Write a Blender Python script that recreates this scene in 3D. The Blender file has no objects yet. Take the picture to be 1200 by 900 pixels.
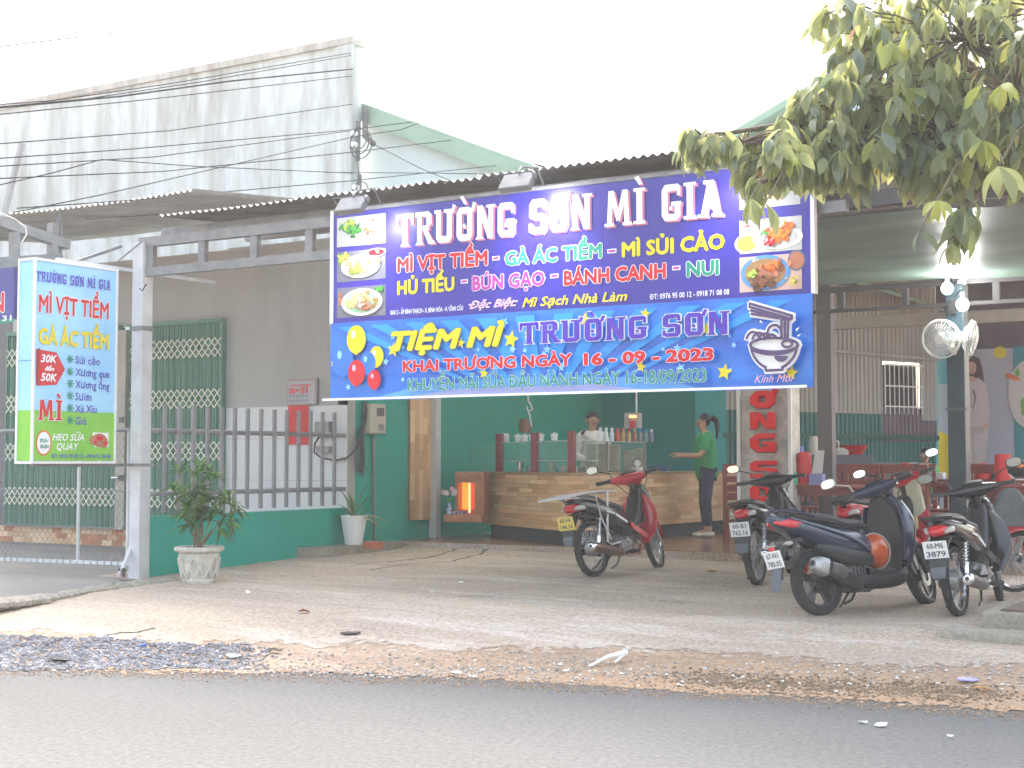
import bpy, bmesh, math, random
from mathutils import Vector, Matrix, noise
random.seed(7)
SC = bpy.context.scene
COL = SC.collection
R = math.radians
# ------------------------------------------------------------------ camera
YAW, PITCH, FPX, EYE = R(31.73), R(3.03), 1700.0, 1.5
cd = bpy.data.cameras.new('camera'); cam = bpy.data.objects.new('camera', cd); COL.objects.link(cam)
cam.location = (0, 0, EYE); cam.rotation_euler = (R(90)+PITCH, 0, YAW)
cd.sensor_width = 36; cd.lens = FPX/1200*36; cd.clip_end = 600; cd.clip_start = .1
SC.camera = cam
# ------------------------------------------------------------------ sky, sun, exposure
SUN_EL, SUN_AZ = R(50), YAW-R(4)          # azimuth measured ccw from +Y: sun stands behind the shops, right of the view axis
w = bpy.data.worlds.new('World'); SC.world = w; w.use_nodes = True
nt = w.node_tree; bg = nt.nodes['Background']
sky = nt.nodes.new('ShaderNodeTexSky'); sky.sky_type = 'NISHITA'; sky.sun_disc = False
sky.sun_elevation = SUN_EL; sky.sun_rotation = -SUN_AZ; sky.air_density = 1.6; sky.dust_density = 6; sky.ozone_density = .6
hs = nt.nodes.new('ShaderNodeHueSaturation'); hs.inputs['Saturation'].default_value = .7
nt.links.new(sky.outputs[0], hs.inputs['Color']); nt.links.new(hs.outputs[0], bg.inputs[0]); bg.inputs[1].default_value = .15
sl = bpy.data.lights.new('sun', 'SUN'); sl.energy = .5; sl.angle = R(35); sl.color = (1, .95, .86)
so = bpy.data.objects.new('sun', sl); COL.objects.link(so)
sd = Vector((-math.sin(SUN_AZ)*math.cos(SUN_EL), math.cos(SUN_AZ)*math.cos(SUN_EL), math.sin(SUN_EL)))
so.rotation_euler = sd.to_track_quat('Z', 'Y').to_euler(); so.location = sd*50
SC.view_settings.view_transform = 'Standard'; SC.view_settings.look = 'None'; SC.view_settings.gamma = 1
SC.view_settings.use_curve_mapping = False; SC.view_settings.exposure = 2.35
# ------------------------------------------------------------------ survey: bearings measured on the site plan -> world points
FW = Vector((-math.sin(YAW), math.cos(YAW), 0)); RT = Vector((math.cos(YAW), math.sin(YAW), 0)); UP = Vector((0, 0, 1))
def ray(px, py):
    d = RT*(px-600) + (UP*math.cos(PITCH)-FW*math.sin(PITCH))*(450-py) + (FW*math.cos(PITCH)+UP*math.sin(PITCH))*FPX
    return d
O = Vector((0, 0, EYE))
def W(px, py, dist):
    d = ray(px, py); return O + d*(dist/d.dot(FW))
def hz(px, py, z):
    d = ray(px, py); return O + d*((z-EYE)/d.z)
def hy(px, py, y):
    d = ray(px, py); return O + d*(y/d.y)
def hx(px, py, x):
    d = ray(px, py); return O + d*(x/d.x)
EDGE = [(-60, 2.0), (-20, 4.6), (-8.6, 6.92), (-5.2, 8.44), (-3.5, 8.75), (-1.9, 8.87), (3, 8.95), (60, 9.0)]
def edge_y(x):
    for (a, b), (c, d) in zip(EDGE, EDGE[1:]):
        if x <= c: return b+(d-b)*max(0, (x-a))/(c-a)
    return EDGE[-1][1]
def sdist(x, y): return (y-edge_y(x))*.94
def zg(x, y):
    s = sdist(x, y)
    if s <= 0: return 0.0
    t = min(1, s/2.5); z = .22*t*t*(3-2*t)
    if s > 2.5: z += .03*(s-2.5)
    return min(z, .47)
def G(px, py):
    d = ray(px, py).normalized(); t = 3.0
    while t < 60:
        p = O+d*t
        if p.z <= zg(p.x, p.y): return p
        t += .01
    return p
FLOOR = .48
PB = G(165, 680); XS = PB.x; YF = PB.y; YARD = PB.z
YW = hx(407, 600, XS).y
YB = 20.9
DEP = lambda p: (p-O).dot(FW)
print('XS %.2f YF %.2f YARD %.2f YW %.2f' % (XS, YF, YARD, YW))
# ------------------------------------------------------------------ object helpers
MAT = {}
def tag(o, label=None, cat=None, group=None, kind=None):
    if label: o['label'] = label
    if cat: o['category'] = cat
    if group: o['group'] = group
    if kind: o['kind'] = kind
    return o
def thing(name, label, cat, loc=(0, 0, 0), rotz=0, group=None, rot=None):
    o = bpy.data.objects.new(name, None); COL.objects.link(o)
    o.empty_display_size = .1
    o.location = loc; o.rotation_euler = rot or (0, 0, rotz)
    MAT[o] = Matrix.Translation(Vector(loc)) @ o.rotation_euler.to_matrix().to_4x4()
    return tag(o, label, cat, group)
def link(name, me, parent=None, m=None):
    o = bpy.data.objects.new(name, me); COL.objects.link(o)
    if m is not None and len(me.materials) == 0: me.materials.append(m)
    if parent is not None: o.parent = parent; MAT[o] = MAT.get(parent, Matrix())
    return o
def basis(d, up=UP):
    d = d.normalized(); s = d.cross(up)
    if s.length < 1e-4: s = d.cross(Vector((0, 1, 0)))
    s.normalize(); return d, s, s.cross(d)
V = Vector
class MB:
    def __init__(s): s.v = []; s.f = []; s.k = 0
    def add(s, vs, fs):
        n = len(s.v); s.v += [V(p) for p in vs]; s.f += [tuple(i+n for i in f) for f in fs]; return s
    def box(s, x0, y0, z0, x1, y1, z1):
        x0, x1 = sorted((x0, x1)); y0, y1 = sorted((y0, y1)); z0, z1 = sorted((z0, z1))
        return s.add([(x0,y0,z0),(x1,y0,z0),(x1,y1,z0),(x0,y1,z0),(x0,y0,z1),(x1,y0,z1),(x1,y1,z1),(x0,y1,z1)],
              [(3,2,1,0),(4,5,6,7),(0,1,5,4),(1,2,6,5),(2,3,7,6),(3,0,4,7)])
    def cbox(s, c, sx, sy, sz): return s.box(c[0]-sx/2, c[1]-sy/2, c[2]-sz/2, c[0]+sx/2, c[1]+sy/2, c[2]+sz/2)
    def bar(s, a, b, w, h, up=UP):
        a = V(a); b = V(b); d, sd_, u = basis(b-a, up); sd_ = sd_*w/2; u = u*h/2
        vs = [a-sd_-u, a+sd_-u, a+sd_+u, a-sd_+u, b-sd_-u, b+sd_-u, b+sd_+u, b-sd_+u]
        return s.add(vs, [(0,1,2,3)[::-1], (4,5,6,7), (0,1,5,4), (1,2,6,5), (2,3,7,6), (3,0,4,7)])
    def cyl(s, a, b, r, r2=None, n=10):
        a = V(a); b = V(b); r2 = r if r2 is None else r2; d, x, y = basis(b-a)
        vs = [a+(x*math.cos(t)+y*math.sin(t))*r for t in [2*math.pi*i/n for i in range(n)]]
        vs += [b+(x*math.cos(t)+y*math.sin(t))*r2 for t in [2*math.pi*i/n for i in range(n)]]
        return s.add(vs, [(i, (i+1) % n, n+(i+1) % n, n+i) for i in range(n)]+[tuple(range(n))[::-1], tuple(range(n, 2*n))])
    def pipe(s, pts, r, n=6):
        pts = [V(p) for p in pts]; k = len(pts); vs = []; fs = []
        rr = r if isinstance(r, (list, tuple)) else [r]*k; ref = None
        for i, p in enumerate(pts):
            d = (pts[min(i+1, k-1)]-pts[max(i-1, 0)])
            d, x, y = basis(d)
            if ref is not None:
                x = (ref-d*ref.dot(d)).normalized() if (ref-d*ref.dot(d)).length > 1e-4 else x; y = x.cross(d)
            ref = x
            vs += [p+(x*math.cos(t)+y*math.sin(t))*rr[i] for t in [2*math.pi*j/n for j in range(n)]]
        for i in range(k-1):
            fs += [(i*n+j, i*n+(j+1) % n, (i+1)*n+(j+1) % n, (i+1)*n+j) for j in range(n)]
        return s.add(vs, fs+[tuple(range(n)), tuple(range((k-1)*n, k*n))])
    def loft(s, pts, A, B, n=14, p=2.6, side=(0, 1, 0), sub=4):
        """rounded body along a path; A half-width along side, B half-thickness; smoothed through the stations"""
        k = len(pts); S = V(side); P = [V(q) for q in pts]
        A = A if isinstance(A, (list, tuple)) else [A]*k; B = B if isinstance(B, (list, tuple)) else [B]*k
        def cr(a, b, c, d, t): return .5*((2*b)+(c-a)*t+(2*a-5*b+4*c-d)*t*t+(3*b-a-3*c+d)*t*t*t)
        Q = []; 
        for i in range(k-1):
            i0, i3 = max(0, i-1), min(k-1, i+2)
            for j in range(sub):
                t = j/sub
                Q.append((cr(P[i0], P[i], P[i+1], P[i3], t), max(.002, cr(A[i0], A[i], A[i+1], A[i3], t)), max(.002, cr(B[i0], B[i], B[i+1], B[i3], t))))
        Q.append((P[-1], A[-1], B[-1])); m = len(Q); vs = []; fs = []
        for i, (c, a, b) in enumerate(Q):
            d = (Q[min(i+1, m-1)][0]-Q[max(i-1, 0)][0]).normalized(); u = d.cross(S).normalized()
            for j in range(n):
                t = 2*math.pi*j/n; ct, st = math.cos(t), math.sin(t)
                vs.append(c+S*a*math.copysign(abs(ct)**(2/p), ct)+u*b*math.copysign(abs(st)**(2/p), st))
        for i in range(m-1): fs += [(i*n+j, i*n+(j+1) % n, (i+1)*n+(j+1) % n, (i+1)*n+j) for j in range(n)]
        return s.add(vs, fs+[tuple(range(n))[::-1], tuple(range((m-1)*n, m*n))])
    def lathe(s, prof, c=(0, 0, 0), axis='z', n=24, close=False):
        vs = []; c = V(c)
        for i in range(n):
            t = 2*math.pi*i/n
            for r, z in prof:
                if axis == 'z': q = V((r*math.cos(t), r*math.sin(t), z))
                elif axis == 'y': q = V((r*math.cos(t), z, r*math.sin(t)))
                else: q = V((z, r*math.cos(t), r*math.sin(t)))
                vs.append(c+q)
        k = len(prof); fs = []
        for i in range(n):
            for j in range(k if close else k-1):
                a, b = i*k+j, i*k+(j+1) % k; e, g = ((i+1) % n)*k+j, ((i+1) % n)*k+(j+1) % k
                fs.append((a, e, g, b))
        return s.add(vs, fs)
    def ball(s, c, rx, ry=None, rz=None, n=10, m=7):
        ry = rx if ry is None else ry; rz = rx if rz is None else rz; vs = [(c[0], c[1], c[2]-rz)]; fs = []
        for i in range(1, m):
            ph = math.pi*i/m
            for j in range(n):
                t = 2*math.pi*j/n; vs.append((c[0]+rx*math.sin(ph)*math.cos(t), c[1]+ry*math.sin(ph)*math.sin(t), c[2]-rz*math.cos(ph)))
        vs.append((c[0], c[1], c[2]+rz)); last = len(vs)-1
        fs += [(0, 1+(j+1) % n, 1+j) for j in range(n)]
        for i in range(m-2): fs += [(1+i*n+j, 1+i*n+(j+1) % n, 1+(i+1)*n+(j+1) % n, 1+(i+1)*n+j) for j in range(n)]
        fs += [(1+(m-2)*n+j, 1+(m-2)*n+(j+1) % n, last) for j in range(n)]
        return s.add(vs, fs)
    def prism(s, pts, off):
        """polygon (3d points) pushed along off"""
        n = len(pts); off = V(off); vs = [V(p) for p in pts]+[V(p)+off for p in pts]
        return s.add(vs, [tuple(range(n))[::-1], tuple(range(n, 2*n))]+[(i, (i+1) % n, n+(i+1) % n, n+i) for i in range(n)])
    def xf(s, M, start=0):
        for i in range(start, len(s.v)): s.v[i] = M @ s.v[i]
        return s
    def mesh(s, name, smooth=False, inv=None):
        me = bpy.data.meshes.new(name)
        me.from_pydata([(inv @ p if inv else p) for p in s.v], [], s.f); 
        bm = bmesh.new(); bm.from_mesh(me); bmesh.ops.recalc_face_normals(bm, faces=bm.faces); bm.to_mesh(me); bm.free()
        if smooth:
            me.polygons.foreach_set('use_smooth', [True]*len(me.polygons)); me.set_sharp_from_angle(angle=R(38))
        me.update(); return me
    def build(s, name, m, parent=None, smooth=False, local=False, kind=None, label=None, bev=0):
        inv = None
        if parent is not None and not local: inv = MAT.get(parent, Matrix()).inverted()
        o = link(name, s.mesh(name, smooth, inv), parent, m)
        if bev:
            b = o.modifiers.new('bevel', 'BEVEL'); b.width = bev; b.segments = 2; b.limit_method = 'ANGLE'
        if kind: o['kind'] = kind
        if label: o['label'] = label
        return o
def solo(mb, name, m, label, cat, group=None, smooth=False, kind=None, bev=0):
    """a thing made of one mesh; its origin goes to its base centre"""
    xs = [p.x for p in mb.v]; ys = [p.y for p in mb.v]; zs = [p.z for p in mb.v]
    c = V(((min(xs)+max(xs))/2, (min(ys)+max(ys))/2, min(zs)))
    o = link(name, mb.mesh(name, smooth, Matrix.Translation(-c)), None, m); o.location = c
    MAT[o] = Matrix.Translation(c)
    if bev:
        b = o.modifiers.new('bevel', 'BEVEL'); b.width = bev; b.segments = 2; b.limit_method = 'ANGLE'
    return tag(o, label, cat, group, kind)
def struct(mb, name, m, smooth=False, parent=None):
    o = mb.build(name, m, parent, smooth); 
    if parent is None: o['kind'] = 'structure'
    return o
def piece(name, me, parent, loc, rot=(0, 0, 0), sc=(1, 1, 1)):
    o = bpy.data.objects.new(name, me); COL.objects.link(o); o.parent = parent
    if parent is not None: loc = MAT[parent].inverted() @ V(loc)
    o.location = loc; o.rotation_euler = rot; o.scale = sc; return o
# ------------------------------------------------------------------ materials
def mat(name, col, rough=.6, metal=0, var=0, scale=4, col2=None, bump=0, bscale=60, rand=0, spec=None, emit=0, trans=0, alpha=1, stretch=(1, 1, 1), coat=0, detail=6, world=False, ecol=None):
    m = bpy.data.materials.new(name); m.use_nodes = True; nt = m.node_tree; b = nt.nodes['Principled BSDF']
    c = (*col, 1); b.inputs['Base Color'].default_value = c; b.inputs['Roughness'].default_value = rough; b.inputs['Metallic'].default_value = metal
    if spec is not None: b.inputs['Specular IOR Level'].default_value = spec
    if emit: b.inputs['Emission Color'].default_value = (*(ecol or col), 1); b.inputs['Emission Strength'].default_value = emit
    if trans: b.inputs['Transmission Weight'].default_value = trans
    if alpha < 1: b.inputs['Alpha'].default_value = alpha
    if coat: b.inputs['Coat Weight'].default_value = coat
    L = nt.links.new; N = nt.nodes.new; out = None
    if var or bump:
        tc = N('ShaderNodeTexCoord'); mp = N('ShaderNodeMapping'); mp.inputs['Scale'].default_value = stretch
        L(tc.outputs['Object'], mp.inputs['Vector'])
        if world:
            ge = N('ShaderNodeNewGeometry'); L(ge.outputs['Position'], mp.inputs['Vector'])
    if var:
        n = N('ShaderNodeTexNoise'); n.inputs['Scale'].default_value = scale; n.inputs['Detail'].default_value = detail; n.inputs['Roughness'].default_value = .65
        L(mp.outputs[0], n.inputs['Vector']); rp = N('ShaderNodeValToRGB'); rp.color_ramp.elements[0].position = .32; rp.color_ramp.elements[1].position = .68
        L(n.outputs[0], rp.inputs[0])
        rp.color_ramp.elements[0].color = tuple(x*(1-var) for x in col)+(1,) if col2 is None else (*col2, 1)
        rp.color_ramp.elements[1].color = tuple(min(1, x*(1+var*.5)) for x in col)+(1,) if col2 is None else c
        out = rp.outputs[0]
    if rand:
        oi = N('ShaderNodeObjectInfo'); mr = N('ShaderNodeMapRange'); mr.inputs[3].default_value = 1-rand; mr.inputs[4].default_value = 1+rand
        L(oi.outputs['Random'], mr.inputs[0]); h = N('ShaderNodeHueSaturation'); L(mr.outputs[0], h.inputs['Value'])
        if out: L(out, h.inputs['Color'])
        else: h.inputs['Color'].default_value = c
        out = h.outputs[0]
    if out: L(out, b.inputs['Base Color'])
    if bump:
        n2 = N('ShaderNodeTexNoise'); n2.inputs['Scale'].default_value = bscale; n2.inputs['Detail'].default_value = 4; L(mp.outputs[0], n2.inputs['Vector'])
        bp = N('ShaderNodeBump'); bp.inputs['Strength'].default_value = min(1, bump); bp.inputs['Distance'].default_value = .01; L(n2.outputs[0], bp.inputs['Height']); L(bp.outputs[0], b.inputs['Normal'])
    return m
def ground_mat(name, cols, speck=.15, bump=.5, bs=90):
    """three-tone surface: broad stains, streaks and fine grain"""
    m = bpy.data.materials.new(name); m.use_nodes = True; nt = m.node_tree; b = nt.nodes['Principled BSDF']; L = nt.links.new; N = nt.nodes.new
    ge = N('ShaderNodeNewGeometry')
    def nz(sc, det, st=(1, 1, 1), ro=.6):
        mp = N('ShaderNodeMapping'); mp.inputs['Scale'].default_value = st; mp.inputs['Rotation'].default_value = (0, 0, -.3); L(ge.outputs['Position'], mp.inputs[0])
        n = N('ShaderNodeTexNoise'); n.inputs['Scale'].default_value = sc; n.inputs['Detail'].default_value = det; n.inputs['Roughness'].default_value = ro; L(mp.outputs[0], n.inputs['Vector']); return n.outputs[0]
    def ramp(src, a, c): 
        r = N('ShaderNodeValToRGB'); r.color_ramp.elements[0].position = a; r.color_ramp.elements[1].position = c; L(src, r.inputs[0]); return r.outputs[0]
    def mix(f, a, c, kind='MIX'):
        x = N('ShaderNodeMix'); x.data_type = 'RGBA'; x.blend_type = kind
        if isinstance(f, float): x.inputs[0].default_value = f
        else: L(f, x.inputs[0])
        for s_, q in ((6, a), (7, c)):
            if isinstance(q, tuple): x.inputs[s_].default_value = (*q, 1)
            else: L(q, x.inputs[s_])
        return x.outputs[2]
    c = mix(ramp(nz(.55, 8, (.5, 1.6, 1)), .38, .62), cols[0], cols[1])
    c = mix(ramp(nz(1.3, 9, (.35, 1.8, 1), .7), .5, .66), c, cols[2])
    g = ramp(nz(140, 3), .3, .7)
    c = mix(speck, c, g, 'OVERLAY'); g2 = ramp(nz(28, 5), .3, .7); c = mix(speck*.8, c, g2, 'OVERLAY')
    L(c, b.inputs['Base Color']); b.inputs['Roughness'].default_value = .85
    bp = N('ShaderNodeBump'); bp.inputs['Strength'].default_value = bump; bp.inputs['Distance'].default_value = .008; L(nz(bs, 4), bp.inputs['Height']); L(bp.outputs[0], b.inputs['Normal'])
    return m
def wall_mat(name, col, streak, amt=.6, base=None):
    """plaster with vertical rain streaks"""
    m = bpy.data.materials.new(name); m.use_nodes = True; nt = m.node_tree; b = nt.nodes['Principled BSDF']; L = nt.links.new; N = nt.nodes.new
    ge = N('ShaderNodeNewGeometry')
    def nz(sc, st, det=6):
        mp = N('ShaderNodeMapping'); mp.inputs['Scale'].default_value = st; L(ge.outputs['Position'], mp.inputs[0])
        n = N('ShaderNodeTexNoise'); n.inputs['Scale'].default_value = sc; n.inputs['Detail'].default_value = det; n.inputs['Roughness'].default_value = .65; L(mp.outputs[0], n.inputs['Vector']); return n.outputs[0]
    def ramp(src, a, c): 
        r = N('ShaderNodeValToRGB'); r.color_ramp.elements[0].position = a; r.color_ramp.elements[1].position = c; L(src, r.inputs[0]); return r.outputs[0]
    x = N('ShaderNodeMix'); x.data_type = 'RGBA'; x.inputs[6].default_value = (*col, 1); x.inputs[7].default_value = (*streak, 1)
    mu = N('ShaderNodeMath'); mu.operation = 'MULTIPLY'; L(ramp(nz(1.2, (2.2, 2.2, .35)), .42, .75), mu.inputs[0]); mu.inputs[1].default_value = amt; L(mu.outputs[0], x.inputs[0])
    y = N('ShaderNodeMix'); y.data_type = 'RGBA'; L(x.outputs[2], y.inputs[6]); y.inputs[7].default_value = (*(base or streak), 1)
    mu2 = N('ShaderNodeMath'); mu2.operation = 'MULTIPLY'; L(ramp(nz(.9, (1, 1, 1), 8), .52, .72), mu2.inputs[0]); mu2.inputs[1].default_value = amt*.6; L(mu2.outputs[0], y.inputs[0])
    L(y.outputs[2], b.inputs['Base Color']); b.inputs['Roughness'].default_value = .85
    bp = N('ShaderNodeBump'); bp.inputs['Strength'].default_value = .3; bp.inputs['Distance'].default_value = .01; L(nz(25, (1, 1, 1)), bp.inputs['Height']); L(bp.outputs[0], b.inputs['Normal'])
    return m
m_asphalt = ground_mat('asphalt', ((.096, .096, .097), (.108, .108, .109), (.102, .101, .098)), .4, .6, 160)
m_dirt = ground_mat('sandy_dirt', ((.36, .23, .135), (.32, .23, .165), (.44, .32, .23)), .4, .9, 60)
m_conc = ground_mat('worn_concrete', ((.46, .365, .28), (.385, .305, .24), (.54, .47, .41)), .38, .5, 70)
m_yard = ground_mat('yard_concrete', ((.21, .19, .17), (.25, .23, .21), (.18, .165, .15)), .15, .4, 60)
m_kerb = ground_mat('broken_kerb', ((.33, .29, .24), (.24, .23, .17), (.40, .37, .32)), .3, .9, 40)
m_tile_floor = mat('floor_tile_brown', (.30, .16, .11), .25, var=.25, scale=3, world=True)
m_white_wall = wall_mat('shade_toned_plaster', (.41, .405, .385), (.33, .32, .305), .6)  # off-white wall, its colour darkened to stand for the roof's shade
m_white_low = wall_mat('white_panel', (.66, .66, .66), (.56, .55, .54), .4)
m_ware = wall_mat('mossy_plaster', (.60, .65, .655), (.27, .25, .21), .95, (.33, .35, .33))
m_gable = wall_mat('pale_plaster', (.58, .67, .70), (.50, .58, .60), .5)
m_green = wall_mat('green_paint', (.008, .37, .285), (.012, .32, .245), .6, (.02, .39, .30))
m_green_in = wall_mat('green_inside', (.03, .34, .33), (.03, .29, .28), .5)
m_palegreen = mat('pale_green_sheet', (.26, .40, .30), .5, var=.1, scale=2)
m_steel = mat('galvanised', (.23, .23, .235), .45, .3, var=.25, scale=6, bump=.1)
m_greypaint = mat('grey_paint', (.42, .42, .43), .5, var=.2, scale=3, col2=(.32, .31, .31))
m_lightgrey = mat('light_grey_paint', (.60, .61, .63), .5, var=.2, scale=3)
m_darkgrey = mat('dark_grey', (.10, .10, .11), .5)
m_railgrey = mat('rail_grey', (.25, .25, .27), .45, var=.15, scale=8)
m_zinc = mat('zinc_roof', (.17, .165, .16), .6, .0, var=.35, scale=2.5, bump=.1)
m_rooflow = mat('zinc_under', (.46, .45, .435), .6, .1, var=.3, scale=2)
m_white = mat('white_paint', (.80, .80, .79), .45)
m_cream = mat('cream_paint', (.70, .72, .60), .5, rand=.08)
m_gategreen = mat('gate_green', (.10, .24, .18), .5, var=.2, scale=5, rand=.12)
m_beige = mat('beige_steel', (.38, .36, .31), .5, var=.2, scale=4)
m_tiles = [mat('orange_tile', (.50, .20, .09), .5, rand=.15), mat('sand_tile', (.62, .38, .22), .5, rand=.15), mat('pale_tile', (.68, .48, .32), .5, rand=.1)]
m_wood = [mat('oak_block', (.74, .45, .23), .5, var=.2, scale=6, stretch=(1, 6, 6), rand=.12), mat('oak_block_pale', (.82, .56, .31), .5, var=.2, scale=6, stretch=(1, 6, 6), rand=.1),
          mat('oak_block_dark', (.62, .35, .16), .5, var=.2, scale=6, stretch=(1, 6, 6), rand=.12)]
m_backing = mat('plywood', (.30, .17, .08), .6)
m_redwood = mat('dark_red_wood', (.26, .055, .045), .35, var=.25, scale=5, rand=.1)
m_altar = mat('altar_wood', (.46, .18, .08), .4, var=.3, scale=9)
m_redpaint = mat('maroon_paint', (.22, .02, .03), .4)
m_tarp = mat('green_tarpaulin', (.17, .25, .20), .42, var=.2, scale=1.5, bump=.6, bscale=3)
m_black = mat('black_plastic', (.018, .018, .02), .45)
m_rubber = mat('rubber', (.03, .03, .032), .85, bump=.3, bscale=80, var=.3, scale=20)
m_chrome = mat('chrome', (.7, .7, .72), .18, 1)
m_alu = mat('cast_aluminium', (.42, .42, .43), .4, .7, var=.2, scale=12)
m_glass = mat('pane_glass', (.75, .9, .86), .03, trans=0, alpha=.07)
m_mirror = mat('mirror_glass', (.75, .8, .82), .05, .9)
m_bulb = mat('lit_bulb', (1, .98, .95), .3, emit=9)
m_red = mat('red_plastic', (.62, .02, .02), .3)
m_redglow = mat('red_lettering', (.92, .008, .012), .5, spec=.2)
m_marble = mat('grey_terrazzo', (.56, .54, .49), .5, var=.35, scale=9)
m_cable = mat('black_cable', (.05, .05, .055), .6)
m_steelcable = mat('weathered_cable', (.04, .04, .042), 1, spec=0)
FONT = bpy.data.fonts.load('<builtin>') if False else None
# ------------------------------------------------------------------ flat print on boards
_tc = {}
def _tmesh(body, shear):
    c = bpy.data.curves.new('t', 'FONT'); c.body = body; c.shear = shear; c.resolution_u = 2
    o = bpy.data.objects.new('t', c); COL.objects.link(o); dg = bpy.context.evaluated_depsgraph_get(); dg.update()
    me = bpy.data.meshes.new_from_object(o.evaluated_get(dg))
    vs = [v.co.copy() for v in me.vertices]; fs = [tuple(p.vertices) for p in me.polygons]
    bpy.data.objects.remove(o); bpy.data.meshes.remove(me); bpy.data.curves.remove(c); return vs, fs
def text_shape(body, bold=0.0, shear=0.0):
    """glyphs of the built-in font; heavier weights are shifted copies a hair apart; crossed D is D plus a bar"""
    k = (body, bold, shear)
    if k in _tc: return _tc[k]
    plain = body
    for x_, y_ in (('Đ', 'D'), ('đ', 'd'), ('Ơ', 'O'), ('Ờ', 'Ò'), ('ơ', 'o'), ('ờ', 'ò'), ('ớ', 'ó'), ('Ớ', 'Ó')): plain = plain.replace(x_, y_)
    vs, fs = _tmesh(plain, shear); bars = []
    for i, ch in enumerate(body):
        if ch in 'ĐđƠỜơờớỚ':
            w1 = max(p.x for p in _tmesh(plain[:i+1], shear)[0]); dv = _tmesh(plain[i], shear)[0]; dw = max(p.x for p in dv)-min(p.x for p in dv)
            if ch in 'Đđ': x0, x1, y0, y1 = (w1-dw-.07, w1-dw*.45, .31, .40) if ch == 'Đ' else (w1-dw*.5, w1+.05, .56, .63); q = [(x0, y0), (x1, y0), (x1, y1), (x0, y1)]
            else: t_ = .52 if ch in 'ƠỜỚ' else .33; q = [(w1-.10, t_+.06), (w1-.01, t_), (w1+.07, t_+.24), (w1-.02, t_+.24)]
            n = len(vs)+len(bars)*4; bars.append(([V((x_, y_, .0015)) for x_, y_ in q], (n, n+1, n+2, n+3)))
    for b_, f_ in bars: vs = vs+b_; fs = fs+[f_]
    if bold > .001:
        n8 = 8 if bold > .03 else 6; V0, F0 = vs, fs; vs = list(V0); fs = list(F0)
        for i in range(n8):
            a = 2*math.pi*i/n8; n = len(vs); vs += [V((p.x+math.cos(a)*bold, p.y+math.sin(a)*bold, p.z+.00011*(i+1))) for p in V0]; fs += [tuple(q+n for q in f_) for f_ in F0]
    _tc[k] = (vs, fs); return _tc[k]
def _rect(a, b, c, d): return [(a, b), (c, b), (c, d), (a, d)]
DG = {  # ornamental slab-serif capitals on a unit height: list of convex polygons, advance
 'T': ([_rect(.02,.84,.72,1), _rect(.27,.0,.47,.9), [(.18,0),(.56,0),(.47,.1),(.27,.1)], [(.0,.62),(.09,.66),(.12,.86),(.0,1)], [(.74,.62),(.65,.66),(.62,.86),(.74,1)]], .8),
 'R': ([_rect(.08,0,.27,.98), _rect(.0,.85,.56,1), [(.46,.5),(.66,.6),(.66,.9),(.52,1),(.46,.9)], _rect(.2,.44,.56,.58), [(.3,.47),(.48,.47),(.76,.02),(.54,0)], [(0,0),(.35,0),(.27,.09),(.08,.09)], [(.54,0),(.8,0),(.78,.1),(.6,.1)]], .8),
 'U': ([[(.05,.12),(.25,.16),(.25,1),(.05,1)], [(.48,.16),(.68,.12),(.68,1),(.48,1)], [(.05,.14),(.16,0),(.57,0),(.68,.14),(.5,.2),(.23,.2)], _rect(-.02,.9,.12,1), _rect(.36,.9,.5,1)], .78),
 'O': ([[(.05,.16),(.25,.18),(.25,.82),(.05,.84)], [(.47,.18),(.67,.16),(.67,.84),(.47,.82)], [(.05,.15),(.16,0),(.56,0),(.67,.15),(.49,.19),(.23,.19)], [(.05,.85),(.23,.81),(.49,.81),(.67,.85),(.56,1),(.16,1)], [(.3,.4),(.38,.34),(.42,.42),(.36,.52),(.28,.48)]], .76),
 'N': ([_rect(.06,0,.23,1), _rect(.5,0,.67,1), [(.06,1),(.27,1),(.67,.02),(.47,0)], [(-.03,0),(.32,0),(.23,.09),(.06,.09)], _rect(.41,.92,.76,1)], .8),
 'G': ([[(.05,.16),(.25,.18),(.25,.82),(.05,.84)], [(.05,.15),(.16,0),(.56,0),(.67,.12),(.49,.19),(.23,.19)], [(.05,.85),(.23,.81),(.5,.81),(.67,.9),(.6,1),(.16,1)], _rect(.48,.1,.67,.5), _rect(.36,.4,.7,.52), _rect(.56,.68,.67,.95), [(.3,.3),(.4,.28),(.42,.38),(.32,.4)]], .78),
 'S': ([[(.05,.5),(.24,.55),(.24,.85),(.05,.86)], [(.05,.85),(.2,.8),(.66,.84),(.6,1),(.16,1)], [(.05,.48),(.2,.42),(.55,.42),(.66,.5),(.5,.58),(.16,.58)], [(.47,.16),(.66,.14),(.66,.5),(.47,.45)], [(.04,.1),(.16,0),(.56,0),(.66,.14),(.5,.18),(.05,.18)], _rect(.55,.7,.66,.95), _rect(.04,.05,.15,.3)], .76),
 'M': ([[(.06,0),(.23,0),(.27,1),(.12,1)], [(.67,0),(.84,0),(.78,1),(.63,1)], [(.12,1),(.3,1),(.52,.25),(.4,.12)], [(.78,1),(.6,1),(.4,.25),(.5,.12)], _rect(-.02,0,.31,.09), _rect(.6,0,.92,.09)], .98),
 'I': ([_rect(.1,0,.3,1), _rect(.0,.0,.4,.09), _rect(.0,.91,.4,1)], .48),
 'A': ([[(.06,0),(.24,0),(.46,1),(.3,1)], [(.5,0),(.7,0),(.5,1),(.32,1)], _rect(.2,.24,.56,.37), _rect(-.03,0,.3,.09), _rect(.43,0,.78,.09), _rect(.16,.9,.5,1)], .82),
 ' ': ([], .42)}
DG['Ơ'] = (DG['O'][0]+[[(.6,.86),(.72,.84),(.82,1.1),(.7,1.14)]], .8)
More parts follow.
